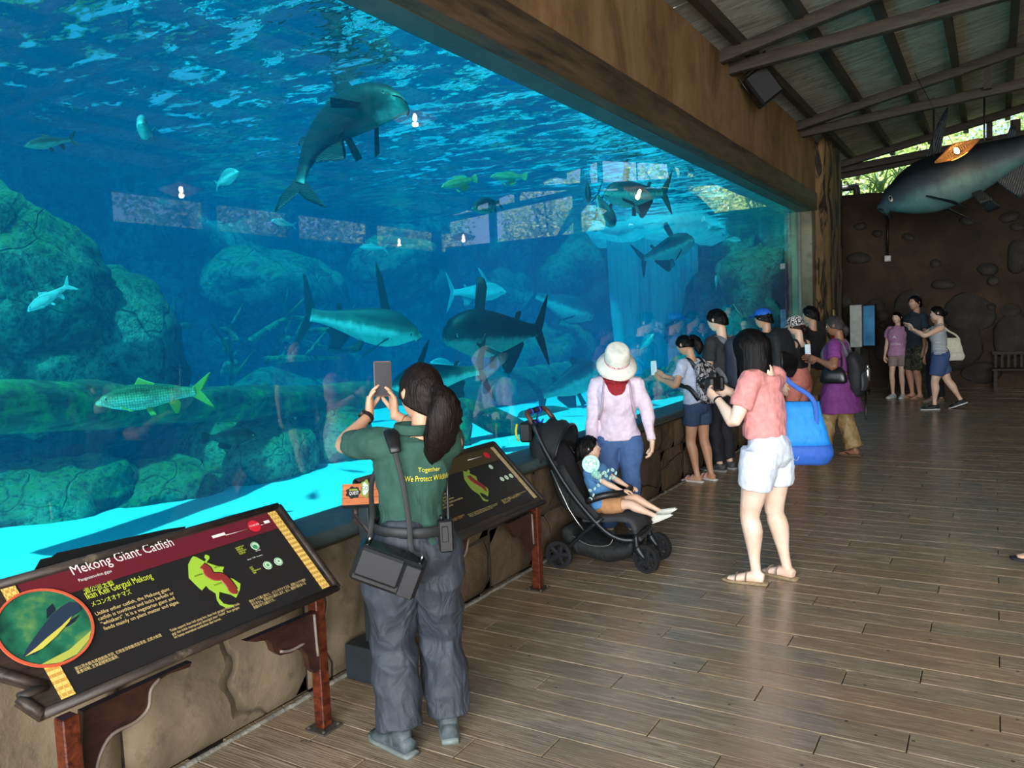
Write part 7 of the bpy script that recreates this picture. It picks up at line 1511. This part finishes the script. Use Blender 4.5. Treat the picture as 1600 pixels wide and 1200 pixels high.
# canopy : folded hood
k = MB()
def arc(f, z, w, h, tilt, n=9): return [SP(f + tilt * math.sin(a), w * math.cos(a), z + h * math.sin(a)) for a in np.linspace(0, PI, n)]
ribs = [arc(-.46, .66, .20, .20, -.10), arc(-.44, .71, .205, .24, -.07), arc(-.41, .74, .205, .25, -.02), arc(-.37, .74, .205, .24, .02), arc(-.33, .73, .205, .22, .05)]
vs = []; fs = []; n_ = 9; RR = []
for i, (a, b_) in enumerate(zip(ribs, ribs[1:])):
    RR.append(a); RR.append([x.lerp(y, .5) * 1 + Vector((0, 0, -.018)) for x, y in zip(a, b_)])
RR.append(ribs[-1])
for rr in RR: vs += rr
for i in range(len(RR) - 1):
    for j in range(n_ - 1): fs.append((i * n_ + j, i * n_ + j + 1, (i + 1) * n_ + j + 1, (i + 1) * n_ + j))
k.add(vs, fs); k.obj('canopy', M_CAN, st, solid=.008, disp=lambda c, n: .006 * noise.noise(c * 22))
for rr in (ribs[0], ribs[-1]): k = MB(); k.tube(rr, .008, 8, 2); k.obj('canopy_rib', M_FR_, st)
# seat shell
def slab(P, w, t, name, mat, d=.006, par=None): k = MB(); k.loft(P, [(w, t)] * len(P), 20, up=(0, 0, 1), m=5, sq=.4); return k.obj(name, mat, par or st, disp=lambda c, n: d * noise.noise(c * 18))
slab([SP(-.40, 0, .80), SP(-.30, 0, .60), SP(-.20, 0, .40), SP(-.14, 0, .335)], .165, .022, 'backrest', M_CAN)
slab([SP(-.16, 0, .325), SP(-.02, 0, .335), SP(.10, 0, .345), SP(.17, 0, .33), SP(.20, 0, .27)], .165, .022, 'seat', M_GRF)
slab([SP(.165, 0, .31), SP(.21, 0, .235), SP(.235, 0, .21)], .15, .012, 'leg_rest', M_GRF)
for sg in (-1, 1): k = MB(); k.loft([SP(-.33, sg * .175, .68), SP(-.22, sg * .185, .46), SP(-.05, sg * .185, .345)], [(.012, .06), (.012, .085), (.010, .03)], 12, up=(0, 0, 1), m=4); k.obj('side_panel', M_CAN, st)
k = MB(); k.loft([SP(-.12, -.19, .46), SP(.0, -.17, .50), SP(.10, -.09, .505), SP(.12, 0, .505), SP(.10, .09, .505), SP(.0, .17, .50), SP(-.12, .19, .46)], [(.020, .024)] * 7, 12, m=4); k.obj('bumper_bar', M_BLK, st)
k = MB(); k.loft([SP(-.30, 0, .26), SP(-.24, 0, .16), SP(-.05, 0, .105), SP(.12, 0, .13), SP(.18, 0, .20)], [(.17, .05), (.175, .075), (.17, .075), (.155, .055), (.15, .015)], 18, up=(0, 0, 1), m=4, sq=.7); k.obj('basket', M_CAN, st, disp=lambda c, n: .012 * noise.noise(c * 11))
k = MB(); k.tube([SP(-.24, -.178, .22), SP(-.12, -.185, .165), SP(.02, -.18, .17), SP(.06, -.172, .235)], .0045, 6, 4); k.obj('basket_piping', M_SIL, st)
r = thing('handle_pouch', 'small black pouch with yellow trim hanging behind the stroller handle', 'bag', SO + SP(-.585, -.02, .90)); k = MB(); k.box((0, 0, 0), (.045, .10, .07), Matrix.Rotation(.15, 3, 'Z'), bev=.015); k.obj('pouch', M_BLK, r, smooth=False)
k = MB(); k.tube([Vector((-.045, -.10, .06)), Vector((-.05, -.11, 0)), Vector((-.04, -.10, -.06))], .008, 6, 3); k.obj('trim', plain('yellow trim', (220, 190, 40)), r)
k = MB(); k.tube([Vector((.02, -.06, .07)), Vector((.035, -.05, .14))], .004, 6, 1); k.tube([Vector((.02, .06, .07)), Vector((.035, .07, .14))], .004, 6, 1); k.obj('strap', M_BLK, r)
# toddler
tlx = SO + SP(-.06, -.01, 0); tf = (sf.x, sf.y); TH_ = .84
M_BLUT = fabric('blue toddler top', (84, 142, 196), .85, .4); M_TANS = fabric('tan toddler shorts', (190, 140, 96), .85, .4)
g20 = person('toddler in a blue top and tan shorts sitting in the stroller', (tlx.x, tlx.y, -.0), tf, TH_, SK['light'], ('tee', M_BLUT, .50, .02, 0, .75), ('shorts', M_TANS, .75), ('sneaker', plain('cream toddler sock shoe', (222, 222, 208), .9), M_SOLEW), ('short', 'black'),
             head=(.55, -.05), lean=-.30, sit=.495, vox=.007, build=1.05, thigh=1.12,
             feet={'L': (-.10, .435, -.15, .385, (0, .25, 1), -.45), 'R': (.075, .45, .1, .385, (0, .25, 1), -.45)}, hands={'L': ((-.10, .20, .60), (-1, -.2, -.5), (.4, 1, 0), (0, 0, -1), .5), 'R': ((.08, .22, .60), (1, -.2, -.5), (-.4, 1, 0), (0, 0, -1), .5)})
# mint fan and toy chain clipped to the bar
M_MINT = plain('mint plastic', (150, 208, 196), .4); M_MINT2 = plain('pale mint plastic', (196, 232, 222), .4)
fc = ay(923, 725, 4.70); r = thing('clip_fan', 'round mint green clip on fan beside the toddler', 'fan', fc); fn = Vector((.45, -.80, .15)).normalized()
k = MB(); k.disc((0, 0, 0), fn, .040, .058, .034, 36); k.obj('fan_ring', M_MINT, r, auto=.6); k = MB(); k.disc(-fn * .008, fn, 0, .042, .010, 30); k.disc(fn * .01, fn, 0, .014, .02, 16); k.obj('fan_hub', M_MINT2, r, smooth=False)
k = MB(); e1 = fn.orthogonal().normalized(); e2 = fn.cross(e1)
for j in range(5): a = 2 * PI * j / 5; d = e1 * math.cos(a) + e2 * math.sin(a); k.loft([d * .012, d * .040], [(.010, .0015), (.014, .0015)], 8, up=fn + d.cross(fn) * .5, m=1)
k.obj('fan_blade', M_MINT2, r)
k = MB(); k.loft([Vector((.01, .0, -.05)), Vector((.04, .01, -.075)), Vector((.07, .015, -.085))], [.026, .028, .022], 14, m=3); [k.disc(Vector((.02 + .014 * j, .004 * j, -.06 - .007 * j)), (1, .2, -.5), .022, .032, .006, 16) for j in range(4)]; k.obj('flexible_neck', M_MINT, r)
r = thing('toy_chain', 'string of mint plastic links draped over the stroller bar and the toddler', 'toy', SO)
pts = [ay(px, py, 4.70) - SO for px, py in ((925, 765), (932, 762), (938, 757), (941, 749), (940, 742), (945, 738), (950, 742), (956, 745), (962, 745), (965, 738), (960, 733), (953, 734), (948, 737), (930, 772), (926, 778))]
for j, p in enumerate(pts): k = MB(); k.disc(p + Vector((0, -.03, 0)), (1 if j % 2 else .3, .8, .5 * (-1) ** j), .008, .0135, .007, 14); k.obj('chain_link', M_MINT2, r, auto=.8)
